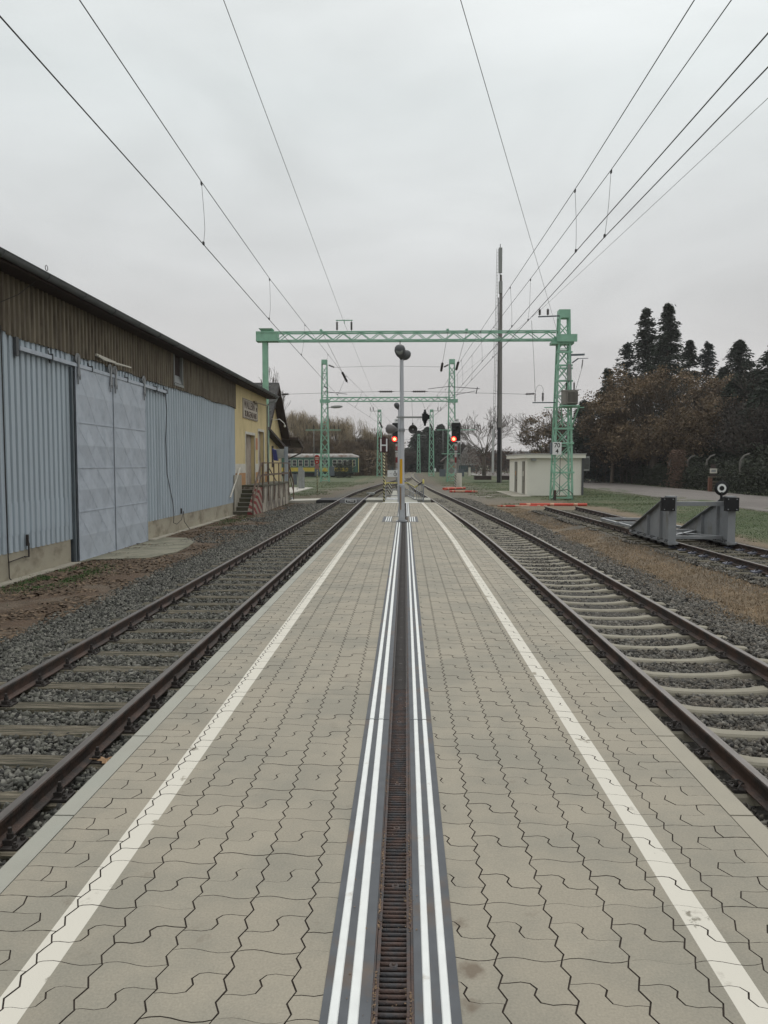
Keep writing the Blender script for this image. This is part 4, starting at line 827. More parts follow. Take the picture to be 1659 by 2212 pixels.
for i in range(6):
    t_ = i / 6 + .08; y = A0 + (AP - A0) * t_; z = ze + (za - ze) * t_ + .05
    for xx in (-9.9, -10.6, -11.3): b.bar((xx + .25 * (i % 2), y, z), (xx + .12 + .25 * (i % 2), y, z + .03), .05, .05)
b.build('snow_guard', M['greyp'], rf)
b = MB(); b.prism([(54.0, -1), (61.4, -1), (61.4, 2.75), (54.0, 3.85)], 'x', -10.29, -9.95); ax = b.build('lean_to', M['yellow'], gh)
b = MB(); b.prism([(53.6, 3.95), (61.9, 2.62), (61.9, 2.85), (53.6, 4.12)], 'x', -10.28, -9.45); b.build('lean_to_eave', M['soffit'], gh)
b = MB(); b.box(-9.96, -9.92, 57.4, 58.1, 1.3, 2.9); b.build('slit_window', M['soffit'], gh)
b = MB(); b.box(-10.3, -10.24, 62.2, 63.6, -.9, 2.6); b.build('door', M['beige'], gh)
b = MB(); b.box(-10.32, -10.27, 57.0, 64.1, -.9, .3); b.build('plinth', M['orange'], gh)
b = MB(); b.prism([(64.2, 3.75), (67.5, 3.05), (67.5, 2.95), (64.2, 3.55)], 'x', -14, -8.9); b.tube([(-8.95, 67.4, 3.0), (-8.95, 64.8, 3.45)], .08, 8); b.tube([(-8.95, 67.4, 2.95), (-9.0, 67.0, 2.5), (-10.1, 65.4, 1.9), (-10.15, 65.2, 1.6), (-10.15, 65.2, -.9)], .06, 8); b.build('rear_eave', M['darkroof'], gh)
b = MB(); b.tube([(-10.25, 59.5, 4.9), (-9.7, 59.7, 5.0), (-9.4, 60.0, 4.7), (-9.35, 60.0, 4.55)], .03, 6); b.lathe([(.05, 0), (.09, -.12), (.02, -.2)], (-9.35, 60, 4.58), n=8); b.build('wall_lamp', M['white'], gh)
b = MB(); b.tube([(-9.8, 54.2, -1), (-9.8, 54.2, 5.3)], .04, 6); b.build('downpipe', M['steel'], gh)
# ================================================================== MASTS AND PORTALS
def legs_at(x, y, w, d): return [(x - w / 2, y - d / 2), (x + w / 2, y - d / 2), (x + w / 2, y + d / 2), (x - w / 2, y + d / 2)]
def lattice(root, x, y, z0, z1, w0, w1, d0, d1, n, name='lattice_mast', leg=.1, br=.05, cap=.5, ybrace=True, m_='green'):
    b = MB(); f = lambda z: (z - z0) / (z1 - z0); wz = lambda z: (w0 + (w1 - w0) * f(z), d0 + (d1 - d0) * f(z))
    L0, L1 = legs_at(x, y, w0 - leg, d0 - leg), legs_at(x, y, w1 - leg, d1 - leg)
    for p, q in zip(L0, L1): b.bar((p[0], p[1], z0), (q[0], q[1], z1), leg, leg, up=(0, 1, 0))
    zs = [z0 + .15]; 
    for i in range(n): zs.append(z0 + .15 + (z1 - cap - z0 - .15) * (1 - (1 - (i + 1) / n) ** 1.12))
    for i in range(n):
        a, c = zs[i], zs[i + 1]; P = legs_at(x, y, wz(a)[0] - leg, wz(a)[1] - leg); Q = legs_at(x, y, wz(c)[0] - leg, wz(c)[1] - leg)
        for k in range(4):
            if k in (1, 3) and not ybrace: continue
            k2 = (k + 1) % 4
            b.bar((*P[k], a), (*Q[k2], c), br, br * .4, up=(0, 1, 0)) if i % 2 == 0 or k in (0, 2) else None
            b.bar((*P[k2], a), (*Q[k], c), br, br * .4, up=(0, 1, 0)) if i % 2 == 1 or k in (0, 2) else None
        if i % 3 == 0:
            for k in range(4): b.bar((*P[k], a), (*P[(k + 1) % 4], a), br, br)
    W, D = w1 / 2, d1 / 2; b.box(x - W, x + W, y - D, y + D, z1 - cap * .62, z1)
    return b.build(name, M[m_], root)
def truss(root, x0, x1, y, z0, z1, d, n, chord=.1, br=.055, solid=0.0):
    b = MB()
    for yy in (y - d / 2, y + d / 2):
        for z in (z0 + chord / 2, z1 - chord / 2): b.bar((x0, yy, z), (x1, yy, z), chord, chord)
        xs = np.linspace(x0 + solid, x1, 2 * n + 1)
        for i in range(2 * n):
            za, zb = (z0 + chord, z1 - chord) if i % 2 == 0 else (z1 - chord, z0 + chord); b.bar((xs[i], yy, za), (xs[i + 1], yy, zb), br, br, up=(0, 1, 0))
    xs = np.linspace(x0 + solid, x1, n + 1)
    for i in range(n):
        for z in (z0 + chord / 2, z1 - chord / 2): b.bar((xs[i], y - d / 2, z), (xs[i + 1], y + d / 2, z), br * .7)
    if solid: b.box(x0, x0 + solid, y - d / 2 - .01, y + d / 2 + .01, z0 - .01, z1 + .01)
    return b.build('beam', M['green'], root)
def insulator(b, p, q, r=.07, n=6):
    p, q = Vector(p), Vector(q); l_ = (q - p).length; prof = [(.02, 0), (.02, l_ * .1)]
    for i in range(n): h = l_ * (.12 + .76 * i / n); s_ = l_ * .76 / n; prof += [(r * .45, h), (r, h + s_ * .45), (r, h + s_ * .6), (r * .45, h + s_ * .75)]
    prof += [(.02, l_ * .9), (.02, l_)]; b.lathe(prof, p, q - p, 8)
# portal 1
P1 = empty('catenary_portal', (.3, 53.5, -.95), 'nearest green steel portal spanning the tracks, its right lattice mast carrying a transformer', 'catenary portal', 'green catenary portals')
lattice(P1, 10.86, 53.9, -.95, 12.05, 1.42, .76, 1.3, .76, 11, leg=.125, br=.055, cap=.9)
for z in (.9, 2.9, 3.9, 7.15, 8.0, 8.2, 9.1): 
    b = MB(); w_ = 1.42 - .66 * (z + .95) / 13 + .16; b.box(10.86 - w_ / 2, 10.86 + w_ / 2, 53.9 - w_ / 2 + .06, 53.9 - w_ / 2 + .16 + .02, z, z + .12); b.build('cross_bracket', M['green'], P1)
b = MB()
b.box(10.3, 11.68, 53.3, 53.42, 9.85, 10.35); b.box(10.3, 11.68, 54.38, 54.5, 9.85, 10.35); b.box(10.0, 11.5, 53.43, 54.37, 9.72, 9.9); b.build('beam_saddle', M['green'], P1)
truss(P1, -10.3, 10.4, 53.9, 10.0, 10.66, .7, 15, .09, .05, 1.5)
b = MB(); b.box(-9.9, -9.53, 53.7, 54.05, -1, 10.0); 
for z in np.arange(.5, 9.6, 1.0): b.box(-9.525, -9.515, 53.78, 53.97, z, z + .4)
b.addf([(-9.95, 53.6, 10.68), (-9.3, 53.6, 10.68), (-9.3, 54.2, 10.68), (-9.95, 54.2, 10.68), (-10.1, 53.45, 10.86), (-9.15, 53.45, 10.86), (-9.15, 54.35, 10.86), (-10.1, 54.35, 10.86)], [(0, 3, 2, 1), (4, 5, 6, 7), (0, 1, 5, 4), (1, 2, 6, 5), (2, 3, 7, 6), (3, 0, 4, 7)])
b.build('left_post', M['green'], P1)
b = MB(); b.box(10.5, 11.75, 52.5, 53.4, 5.42, 5.5); b.bar((10.5, 52.55, 5.4), (10.75, 53.3, 4.1), .07); b.bar((11.7, 52.55, 5.4), (11.4, 53.3, 4.1), .07); b.box(9.5, 12.2, 53.2, 53.3, 5.36, 5.42); b.build('platform_bracket', M['green'], P1)
b = MB(); b.box(10.62, 11.6, 52.6, 53.2, 5.55, 6.45); b.box(10.58, 11.66, 52.55, 53.25, 6.452, 6.5)
for i in range(9): x = 10.9 + i * .083; b.box(x, x + .03, 52.42, 52.598, 5.68, 6.35)
b.box(10.88, 11.6, 52.41, 52.598, 6.352, 6.38); b.box(10.88, 11.6, 52.41, 52.598, 5.64, 5.678); tr_ = b.build('transformer', mat('transformer_grey', (.24, .225, .20), .6, var=.12), P1)
b = MB(); 
for x in (10.9, 11.42): insulator(b, (x, 52.9, 6.5), (x, 52.9, 7.1), .075)
b.tube([(10.55, 52.9, 6.52), (11.9, 52.9, 6.56)], .015, 5)
b.build('bushing', M['insul'], tr_)
b = MB(); b.bar((8.75, 53.6, 5.75), (10.4, 53.6, 5.75), .07, .07); b.bar((9.05, 53.5, 11.55), (10.5, 53.5, 11.6), .08, .08); b.bar((11.3, 53.4, 8.95), (12.2, 53.4, 8.98), .12); b.bar((11.35, 53.3, 8.4), (11.75, 53.2, 8.7), .08); b.bar((11.7, 53.2, 8.68), (12.4, 53.2, 8.7), .04)
b.build('side_arm', M['bluegrey'], P1)
b = MB(); b.box(11.05, 11.25, 53.1, 53.35, 7.2, 8.3); b.bar((10.85, 53.2, 7.1), (11.0, 53.2, 7.9), .03); b.build('switch_gear', M['greyp'], P1)
b = MB(); insulator(b, (9.15, 53.5, 11.62), (9.15, 53.5, 12.1), .1); insulator(b, (9.7, 53.5, 11.62), (9.7, 53.5, 12.12), .1); insulator(b, (9.45, 53.6, 5.8), (9.45, 53.6, 6.5), .09); insulator(b, (8.92, 53.6, 5.8), (8.92, 53.6, 6.4), .05); insulator(b, (8.2, 53.6, 6.33), (8.95, 53.6, 6.36), .08); insulator(b, (12.05, 53.2, 8.65), (11.98, 53.2, 8.0), .05)
insulator(b, (-4.72, 53.9, 10.72), (-4.72, 53.9, 11.42), .09, 7); insulator(b, (-3.72, 53.9, 10.72), (-3.72, 53.9, 11.42), .09, 7)
b.build('insulator', M['insul'], P1)
b = MB(); b.bar((-4.8, 53.9, 11.45), (-3.64, 53.9, 11.45), .06); b.bar((-4.2, 53.9, 11.5), (-4.2, 53.9, 11.2), .04)
for x in (-5.8, 2.9, 4.2): b.box(x - .08, x + .08, 53.5, 54.2, 10.67, 10.78)
b.build('wire_saddle', M['green'], P1)
b = MB(); b.box(10.05, 10.66, 53.02, 53.05, 2.17, 3.03); kp_ = b.build('kilometre_board', M['white'], P1)
text('70', .42, M['black'], kp_, (10.36, 53.017, 2.80), (HP, 0, 0), .002, bold=.006); text('4', .42, M['black'], kp_, (10.36, 53.017, 2.40), (HP, 0, 0), .002, bold=.006)
b = MB(); b.box(9.95, 10.04, 53.02, 53.5, 2.2, 3.0); b.build('board_side', M['bluegrey'], kp_)
b = MB(); b.tube([(10.1, 53.2, -.9), (10.5, 53.1, -.3), (11.1, 53.1, -.2), (11.5, 53.2, -.5), (11.55, 53.2, -.85), (10.9, 53.2, -.9)], .025, 6); b.tube([(10.6, 53.2, -.6), (10.62, 53.2, 2.1)], .02, 5); b.build('earth_cable', M['dark'], P1)
b = MB(); b.box(10.2, 10.36, 53.1, 53.25, -.95, -.25); b.build('red_stub', M['rust'], P1)
b = MB(); b.tube([(8.6, 53.5, 11.3), (8.78, 53.5, 8.8), (8.92, 53.6, 6.4)], .012, 4); b.tube([(8.95, 53.6, 6.45)] + [(9.22 - .27 * math.cos(a), 53.6, 6.45 + .5 * math.sin(a)) for a in np.linspace(.2, 2.94, 9)] + [(9.45, 53.6, 6.5)], .01, 4); b.tube([(11.98, 53.2, 8.0), (11.55, 52.95, 6.6)], .012, 4); b.build('jumper_wire', M['wire'], P1)
# portal 2
P2 = empty('catenary_portal', (-2.3, 108, -.95), 'second green steel portal farther along, between two tall lattice masts', 'catenary portal', 'green catenary portals')
P2a, P2b = -11.25, 6.48
for xm, nm in ((P2a, 'l'), (P2b, 'r')):
    lattice(P2, xm, 108.2, -.95, 16.0, 1.3, .78, 1.3, .78, 13, leg=.13, br=.06, cap=1.0)
truss(P2, P2a + .5, P2b - .4, 108.2, 10.2, 10.84, .7, 17, .10, .06)
for q in [(xm - .6, xm + .8, 107.5, 107.64, 10.0, 10.5) for xm in (P2a, P2b)] + [(xm - .55, xm + .55, 107.55, 107.68, -.1, .1) for xm in (P2a, P2b)] + [(P2a - 2.6, P2a + 2.3, 107.4, 107.5, 6.2, 6.3), (P2b - 2.1, P2b + 3.2, 107.4, 107.5, 6.2, 6.3), (P2a - 1.2, P2a + .6, 107.4, 107.48, 2.9, 3.0), (P2b - 1.4, P2b + 1.2, 107.4, 107.48, 2.9, 3.0)]:
    MB().box(*q).build('cross_bracket', M['green'], P2)
b = MB()
for xm, offs in ((P2a, (-2.4, -1.5, -.6, 0, .9, 1.4, 2.0)), (P2b, (-2.0, -1.3, -.5, 1.9, 2.2, 3.1))):
    for o_ in offs: insulator(b, (xm + o_, 107.45, 6.3), (xm + o_, 107.45, 7.0), .08, 4)
for x_, y_, d_ in ((P2a + .4, 9.8, 1), (P2b - 1, 9.8, -1)): pass
insulator(b, (P2a + .5, 108, 15.3), (P2a + 1.5, 108, 14.9), .14); insulator(b, (P2b - 1.2, 108, 14.9), (P2b - .4, 108, 15.3), .14)
b.build('insulator', M['insul'], P2)
b = MB(); b.bar((P2a, 107.8, 11.6), (P2a + 3.2, 107.6, 11.2), .07); b.bar((P2a, 107.8, 12.3), (P2a + .5, 107.6, 12.0), .15); b.bar((P2b - 3.3, 107.6, 11.9), (P2b, 107.8, 12.3), .07); b.bar((P2b, 107.8, 12.2), (P2b + 3.8, 107.6, 11.9), .08); b.bar((P2b, 107.8, 11.0), (P2b + 3.2, 107.6, 11.6), .06); b.bar((P2b + 3.5, 107.6, 12.1), (P2b + 3.3, 107.6, 11.2), .12); b.build('steady_arm', M['dgrey'], P2)
b = MB(); b.tube([(P2a + .4, 107.7, 9.3), (P2a + .9, 107.5, 9.4)], .05, 6); b.lathe([(0, -.85), (.12, -.8), (.22, -.3), (.2, .4), (.1, .8), (0, .82)], (P2a + 1.75, 107.4, 9.45), (1, 0, .05), 10); b.build('street_lamp_head', M['greyp'], P2)
b = MB(); b.box(P2a - 1.35, P2a - .7, 107.2, 107.5, -.1, 1.1); b.box(P2a + .7, P2a + 1.4, 107.2, 107.5, -.1, 1.2); b.box(P2b - 1.7, P2b - .85, 107.2, 107.5, -.2, .8); b.box(P2b + .9, P2b + 1.7, 107.2, 107.5, -.2, .8); b.build('cable_box', M['bluegrey'], P2)
b = MB(); b.tube([(P2b - 1.2, 107.4, 3), (P2b - 1.25, 107.4, 6.2)], .05, 5); b.tube([(P2b + 1.2, 107.4, .8), (P2b + 1.15, 107.4, 6.2)], .05, 5); b.tube([(P2a - 1.45, 107.4, 6.2), (P2a - 1.45, 107.4, 2)], .04, 5); b.build('conduit', M['greyp'], P2)
# single masts beyond
MG = 'green lattice masts beyond the portals'
def mast(x, y, h, w0, label, arm=0, n=9):
    r = empty('catenary_mast', (x, y, -.95), label, 'catenary mast', MG); lattice(r, x, y, -.95, h, w0, w0 * .62, w0, w0 * .62, n, leg=.15, br=.085, cap=.8)
    if arm:
        b = MB(); b.bar((x, y - .4, h - .3), (x + arm * 1.9, y - .4, h - .3), .09); b.build('cross_arm', M['greyp'], r)
        b = MB(); insulator(b, (x + arm * 1.2, y - .4, h - .25), (x + arm * 1.2, y - .4, h + .5), .1, 4); insulator(b, (x + arm * 1.8, y - .4, h - .25), (x + arm * 1.8, y - .4, h + .5), .1, 4); b.build('insulator', M['insul'], r)
mast(-5.1, 154, 12.3, 1.15, 'green lattice mast left of the tracks, seen behind the H board', -1)
mast(5.25, 154, 12.3, 1.15, 'green lattice mast right of the tracks, seen between the two signals', 1)
mast(3.6, 205, 9.4, 1.0, 'slimmer green mast with a bracket arm, just left of the mast between the signals', 1, 8)
mast(-1.5, 178, 5.2, .9, 'short pale green mast directly behind the left signal post', 0, 7)
mast(1.9, 262, 8.6, 1.1, 'distant green mast left of the curve carrying a small white board', -1, 8)
mast(11.5, 250, 12.4, 1.2, 'distant green mast in front of the right half of the dark conifers', 1, 9)
mast(41, 235, 7.0, 1.0, 'distant green mast seen just left of the tall radio mast', 0, 7)
mast(3.3, 330, 9, 1.2, 'farthest green mast standing where the tracks vanish', 0, 7)
# ================================================================== OVERHEAD WIRES
def poly_wire(pts, r): 
    b = MB(); b.tube(pts, r, 5); return b
def wire_thing(name, label, cat, contact, mess, drop_ys, rr=(.0075, .0065)):
    root = empty(name, contact[0], label, cat, 'overhead lines along the tracks'); poly_wire(contact, rr[0]).build('contact_wire', M['wire'], root); poly_wire(mess, rr[1]).build('messenger_wire', M['wire'], root)
    def at(P, y):
        for i in range(len(P) - 1):
            if P[i][1] <= y <= P[i + 1][1]:
                t_ = (y - P[i][1]) / (P[i + 1][1] - P[i][1]); return Vector(P[i]).lerp(Vector(P[i + 1]), t_)
        return Vector(P[-1])
    for y in drop_ys:
        a, c = at(contact, y), at(mess, y); d = MB(); m_ = (a + c) / 2 + Vector((.02, .02, 0)); d.tube([a, a.lerp(m_, .5) + Vector((0.01, .03, 0)), m_, c], .0035 if y < 40 else .006, 4)
        d.bar(a + Vector((0, -.03, .02)), a + Vector((0, .03, .02)), .025, .05); d.bar(c + Vector((0, -.03, -.03)), c + Vector((0, .03, -.03)), .02, .05); d.build('dropper', M['wire'], root)
    return root
def ext(p, q, y): t_ = (y - p[1]) / (q[1] - p[1]); return tuple(Vector(p).lerp(Vector(q), t_))
cL = [tuple(G(*p, 5.18)) for p in ((0, 35), (443, 532), (590, 700), (733, 858), (814, 911))]; cL = [ext(cL[0], cL[1], -3)] + cL + [(-1.1, 107, 5.2), (.35, 150, 5.2), (.8, 210, 5.2)]
mL = [tuple(G(*p, 6.2)) for p in ((172, 0), (437, 395), (587, 608), (734, 798), (783.6, 846.5), (816.6, 883))]; mL = [ext(mL[0], mL[1], -3)] + mL + [(-1.2, 107, 6.5), (.3, 150, 6.4), (.8, 210, 6.4)]
wire_thing('overhead_line', 'overhead contact line with droppers above the left track', 'overhead line', cL, mL, [12.95, 19.6, 26, 33, 41, 50, 60, 72, 86, 100])
c1 = [tuple(G(*p, 5.35)) for p in ((1659, 72), (1260, 525), (1117, 693))]; c1 = [ext(c1[0], c1[1], -3)] + c1 + [(2.5, 53, 5.3), (.95, 107, 5.3), (.6, 150, 5.3), (.9, 200, 5.3), (3.5, 255, 5.3)]
m1_ = [tuple(G(*p, 6.45)) for p in ((1500, 0), (1258, 385), (1115, 600))]; m1_ = [ext(m1_[0], m1_[1], -3)] + m1_ + [(2.4, 53, 6.5), (.9, 107, 6.5), (.5, 150, 6.4), (.9, 200, 6.4), (3.5, 255, 6.4)]
wire_thing('overhead_line', 'overhead contact line with droppers, left one of the two above the right track', 'overhead line', c1, m1_, [14.2, 21.8, 29, 37, 46, 56, 68, 82, 96])
c2 = [tuple(G(*p, 5.35)) for p in ((1659, 145), (1306, 512), (1148, 685))]; c2 = [ext(c2[0], c2[1], -3)] + c2 + [(2.95, 53, 5.6), (1.6, 107, 6.4), (6.0, 150, 9)]
m2_ = [tuple(G(*p, 6.45)) for p in ((1580, 0), (1318, 370), (1150, 597))]; m2_ = [ext(m2_[0], m2_[1], -3)] + m2_ + [(2.9, 53, 6.8), (1.6, 107, 7.6), (6.0, 150, 11)]
wire_thing('overhead_line', 'overhead contact line with droppers, right one of the two above the right track', 'overhead line', c2, m2_, [13.3, 20.9, 28.5, 36.5, 45, 55])
def feeder(pts, label, r=.0065): 
    o = MB().tube(pts, r, 5).build('feeder_wire', M['wire'], loc=pts[0]); tag(o, label, 'overhead wire', 'single feeder wires')
p3 = [tuple(G(*p, 11.2)) for p in ((483, 0),)]; feeder([ext(p3[0], (-4.2, 53.9, 11.22), 2), (-4.2, 53.9, 11.22), (-4.6, 108, 11.6), (-4.2, 154, 12.0)], 'single wire running over the saddle on the nearest portal beam, left of centre', .008)
p4 = tuple(G(995, 0, 10.8)); feeder([ext(p4, (10.4, 53.5, 10.4), 8), (10.4, 53.5, 10.4)], 'single wire slanting from overhead down to the right portal mast', .008)
p5 = tuple(G(1659, 212, 11.6)); feeder([ext(p5, (9.3, 53.5, 12.1), 2), (9.3, 53.5, 12.1), (6.4, 108, 12.6), (6.9, 154, 12.6), (9, 250, 12)], 'outermost wire on the right, fixed to the insulators of the near mast', .008)
def span(pts, label, r=.011, ins=()):
    o = empty('span_wire', pts[0], label, 'span wire', 'span wires across the tracks'); MB().tube(pts, r, 5).build('wire', M['wire'], o)
    if ins:
        b = MB()
        for a, c in ins: insulator(b, a, c, .085, 7)
        b.build('insulator', M['insul'], o)
span([(-8.9, 54.4, 6.42), (-4.0, 53.7, 6.5), (-1.0, 53.5, 6.52), (1, 53.5, 6.52), (8.2, 53.6, 6.33)], 'cross span with two insulators hung under the nearest portal beam', .011, [((-1.9, 53.5, 6.52), (-.75, 53.5, 6.52)), ((.4, 53.5, 6.52), (1.55, 53.5, 6.52)), ((-8.7, 54.3, 6.42), (-8.1, 54.2, 6.43))])
span([(P2a + 1.5, 108, 14.95), (-2.4, 108, 15.1), (P2b - 1.2, 108, 14.95)], 'cross span stretched between the tops of the second portal masts', .018)
span([(-14, 150, 6.0), (-5.5, 152, 6.1), (5.3, 152, 6.4), (8.5, 152, 6.2)], 'cross span between the single masts behind the left signal', .02, [((-9.2, 151, 6.05), (-7.6, 151, 6.08)), ((-4.2, 152, 6.2), (-2.8, 152, 6.1)), ((2.9, 152, 6.6), (4.4, 152, 6.7))])
span([(-1.5, 178, 4.4), (1.5, 190, 4.4), (3.6, 205, 4.8)], 'lowest cross span over the curve in the distance', .022)
MT = [((2.95, 53.6, 10.75), (2.75, 60, 8.6), 'steep stay with a dark insulator hanging from the middle of the near beam'), ((4.25, 53.6, 10.75), (3.9, 60, 8.7), 'steep stay with a dark insulator hanging right of the middle of the near beam'), ((-5.8, 53.6, 10.75), (-4.6, 62, 8.0), 'steep stay with a dark insulator hanging from the left part of the near beam'),
      ((-5.3, 108, 10.9), (-3.7, 128, 7.4), 'stay with insulator hanging from the left part of the second beam'), ((.9, 108, 10.9), (1.3, 128, 7.2), 'stay with insulator hanging from the middle of the second beam'), ((2.1, 108, 10.9), (4.6, 128, 7.0), 'stay with insulator hanging from the right part of the second beam')]
for a, c, lb in MT:
    a, c = Vector(a), Vector(c); o = empty('stay_wire', a, lb, 'stay wire', 'stay wires hanging from the portal beams'); MB().tube([a, c], .012 if a.y < 60 else .018, 4).build('wire', M['wire'], o)
    b = MB(); insulator(b, a.lerp(c, .74), a.lerp(c, 1.0), .10 if a.y < 60 else .13, 7); b.build('insulator', M['insul'], o)
b = MB(); b.tube([(-.36, 53.6, 9.95), (-.36, 53.6, 6.55)], .012, 4); b.bar((-.36, 53.6, 9.98), (-.36, 53.6, 9.7), .06); tag(b.build('hanger_wire', M['wire'], loc=(-.36, 53.6, 9.95)), 'vertical hanger from the near beam down to the cross span, beside the lamp', 'hanger wire')
# ================================================================== PLATFORM FURNITURE
def head(b, gl, o, d, s):      # lamp head: fat rounded shell on a short neck leaning along d
    o = Vector(o); ax = Vector(d).normalized()
    b.lathe([(.035 * s, 0), (.05 * s, .03), (.10 * s, .10 * s + .02), (.16 * s, .20 * s), (.20 * s, .32 * s), (.205 * s, .42 * s), (.17 * s, .52 * s), (.10 * s, .58 * s), (0, .60 * s)], o, ax, 18)
lp = empty('platform_lamp', (-.09, 20.75, 0), 'white platform lamp post with loudspeakers, two dark heads and an amber stripe', 'lamp post', 'platform lamps')
LX, LY = -.088, 20.75
MB().lathe([(.078, .95), (.074, 1.0), (.062, 2.4), (.05, 3.6), (.042, 4.32)], (LX, LY, 0), n=16).build('pole', M['whitepole'], lp)
b = MB(); b.lathe([(.11, 0), (.11, .05), (.088, .055), (.088, .30), (.082, .31), (.082, .96), (.07, 1.0)], (LX, LY, 0), n=16); b.box(LX - .15, LX + .15, LY - .15, LY + .15, .003, .02); b.build('pole_base', M['steel'], lp)
b = MB(); a_ = np.linspace(math.radians(222), math.radians(284), 6)
for z0, z1, r0, r1 in ((1.02, 1.68, .0785, .0715),): b.addf([(LX + r0 * math.cos(t), LY + r0 * math.sin(t), z0) for t in a_] + [(LX + r1 * math.cos(t), LY + r1 * math.sin(t), z1) for t in a_], [(i, i + 1, 7 + i, 6 + i) for i in range(5)])
b.build('amber_stripe', M['amber'], lp)
b = MB(); a_ = np.linspace(math.radians(235), math.radians(262), 4); b.addf([(LX + .0835 * math.cos(t), LY + .0835 * math.sin(t), z) for z in (.32, .93) for t in a_], [(i, i + 1, 5 + i, 4 + i) for i in range(3)]); b.build('worn_stripe', mat('worn_brown_stripe', (.22, .15, .10), .8, var=.2, scale=9), lp)
b = MB(); head(b, None, (LX - .0, LY, 4.30), (-.10, -.18, .5), .72); hd = b.build('lamp_head', M['dgrey'], lp)
ax = Vector((-.10, -.18, .5)).normalized(); ce = Vector((LX, LY, 4.30)) + ax * .27; nn_ = Vector((-.12, -.93, -.35)).normalized(); 
b = MB(); gl = []; u_ = nn_.cross(Vector((0, 0, 1))).normalized(); v_ = u_.cross(nn_)
pc = ce + nn_ * .128
b.addf([pc + u_ * (.10 * math.cos(t)) + v_ * (-.01 + .055 * math.sin(t) + .02 * math.cos(2 * t)) for t in np.linspace(0, 2 * math.pi, 20, endpoint=False)] + [pc + nn_ * .03 - v_ * .01], [(i, (i + 1) % 20, 20) for i in range(20)], 0, True); b.build('lamp_glass', M['glass'], hd)
b = MB(); head(b, None, (LX + .02, LY, 4.30), (.17, .22, .30), .60); b.build('lamp_head', M['dgrey'], lp)
b = MB(); b.tube([(LX - .2, LY - .05, 2.42), (LX, LY - .09, 2.46), (LX + .2, LY - .05, 2.46)], .008, 5); b.lathe([(.085, -.04), (.085, .04)], (LX, LY, 2.45), n=14); b.build('speaker_bracket', M['steel'], lp)
sp_ = MB(); sp_.lathe([(.03, .16), (.06, .13), (.10, .06), (.115, 0), (.12, -.01), (.11, -.012), (.05, .05), (.0, .06)], (LX + .295, LY - .16, 2.465), (.05, 1, .02), 20); s1 = sp_.build('loudspeaker', mat('dark_speaker_horn', (.035, .032, .028), .5), lp); MB().lathe([(.028, 0), (.024, -.015), (0, -.02)], (LX + .295, LY - .10, 2.465), (0, 1, 0), 12).build('speaker_cone', M['greyp'], s1)
sp_ = MB(); sp_.lathe([(0, .02), (.05, 0), (.105, -.02), (.128, -.08), (.128, -.14), (.10, -.22), (.05, -.29), (.03, -.32)], (LX - .42, LY - .02, 2.50), (-.85, -.25, .12), 18); sp_.build('loudspeaker', mat('grey_speaker', (.15, .14, .135), .6), lp)
b = MB(); b.box(LX - .14, LX + .56, LY - .12, LY - .085, 2.765, 2.81); b.build('side_arm', M['greyp'], lp)
b = MB(); x = LX + .615; b.box(x - .075, x + .075, LY - .2, LY - .02, 2.70, 2.88); b.box(x + .076, x + .12, LY - .18, LY - .05, 2.74, 2.85); b.lathe([(.045, 2.88), (.045, 2.93), (.03, 2.935), (.03, 2.99), (0, 2.99)], (x, LY - .11, 0), n=10); b.lathe([(.03, 2.56), (.03, 2.62), (.045, 2.64), (.06, 2.70)], (x, LY - .11, 0), n=10); b.build('camera_box', M['black'], lp)
l2 = empty('platform_lamp', (-.36, 44, -.7), 'second lamp post half hidden directly behind the near white lamp post', 'lamp post', 'platform lamps')
MB().lathe([(.08, -.7), (.045, 4.7)], (-.36, 44, 0), n=12).build('pole', M['whitepole'], l2)
b = MB(); head(b, None, (-.38, 44, 4.6), (-.15, -.1, .4), .75); b.build('lamp_head', M['dgrey'], l2)
def striped(name, c1, c2, freq, vec):
    m = bpy.data.materials.new(name); m.use_nodes = True; t = m.node_tree; g = t.nodes.new('ShaderNodeNewGeometry'); d = t.nodes.new('ShaderNodeVectorMath'); d.operation = 'DOT_PRODUCT'; d.inputs[1].default_value = tuple(v * freq for v in vec); t.links.new(g.outputs['Position'], d.inputs[0])
    f = t.nodes.new('ShaderNodeMath'); f.operation = 'FRACT'; t.links.new(d.outputs['Value'], f.inputs[0]); q = t.nodes.new('ShaderNodeMath'); q.operation = 'GREATER_THAN'; q.inputs[1].default_value = .5; t.links.new(f.outputs[0], q.inputs[0])
    x = t.nodes.new('ShaderNodeMix'); x.data_type = 'RGBA'; x.inputs[6].default_value = (*c1, 1); x.inputs[7].default_value = (*c2, 1); t.links.new(q.outputs[0], x.inputs[0]); t.links.new(x.outputs[2], t.nodes['Principled BSDF'].inputs['Base Color']); t.nodes['Principled BSDF'].inputs['Roughness'].default_value = .7; return m
YB = striped('yellow_black_stripes', (.50, .46, .27), (.02, .018, .016), 7.5, (.9, -.3, 1)); YBS = striped('cream_black_stripes', (.55, .53, .45), (.02, .018, .016), 3.6, (1.5, 0, 1)); YBR = striped('railing_stripes', (.52, .46, .16), (.02, .018, .016), 2.6, (1, .6, .2))
RW = striped('red_white_bands', (.50, .46, .44), (.25, .03, .035), .9, (0, 0, 1))
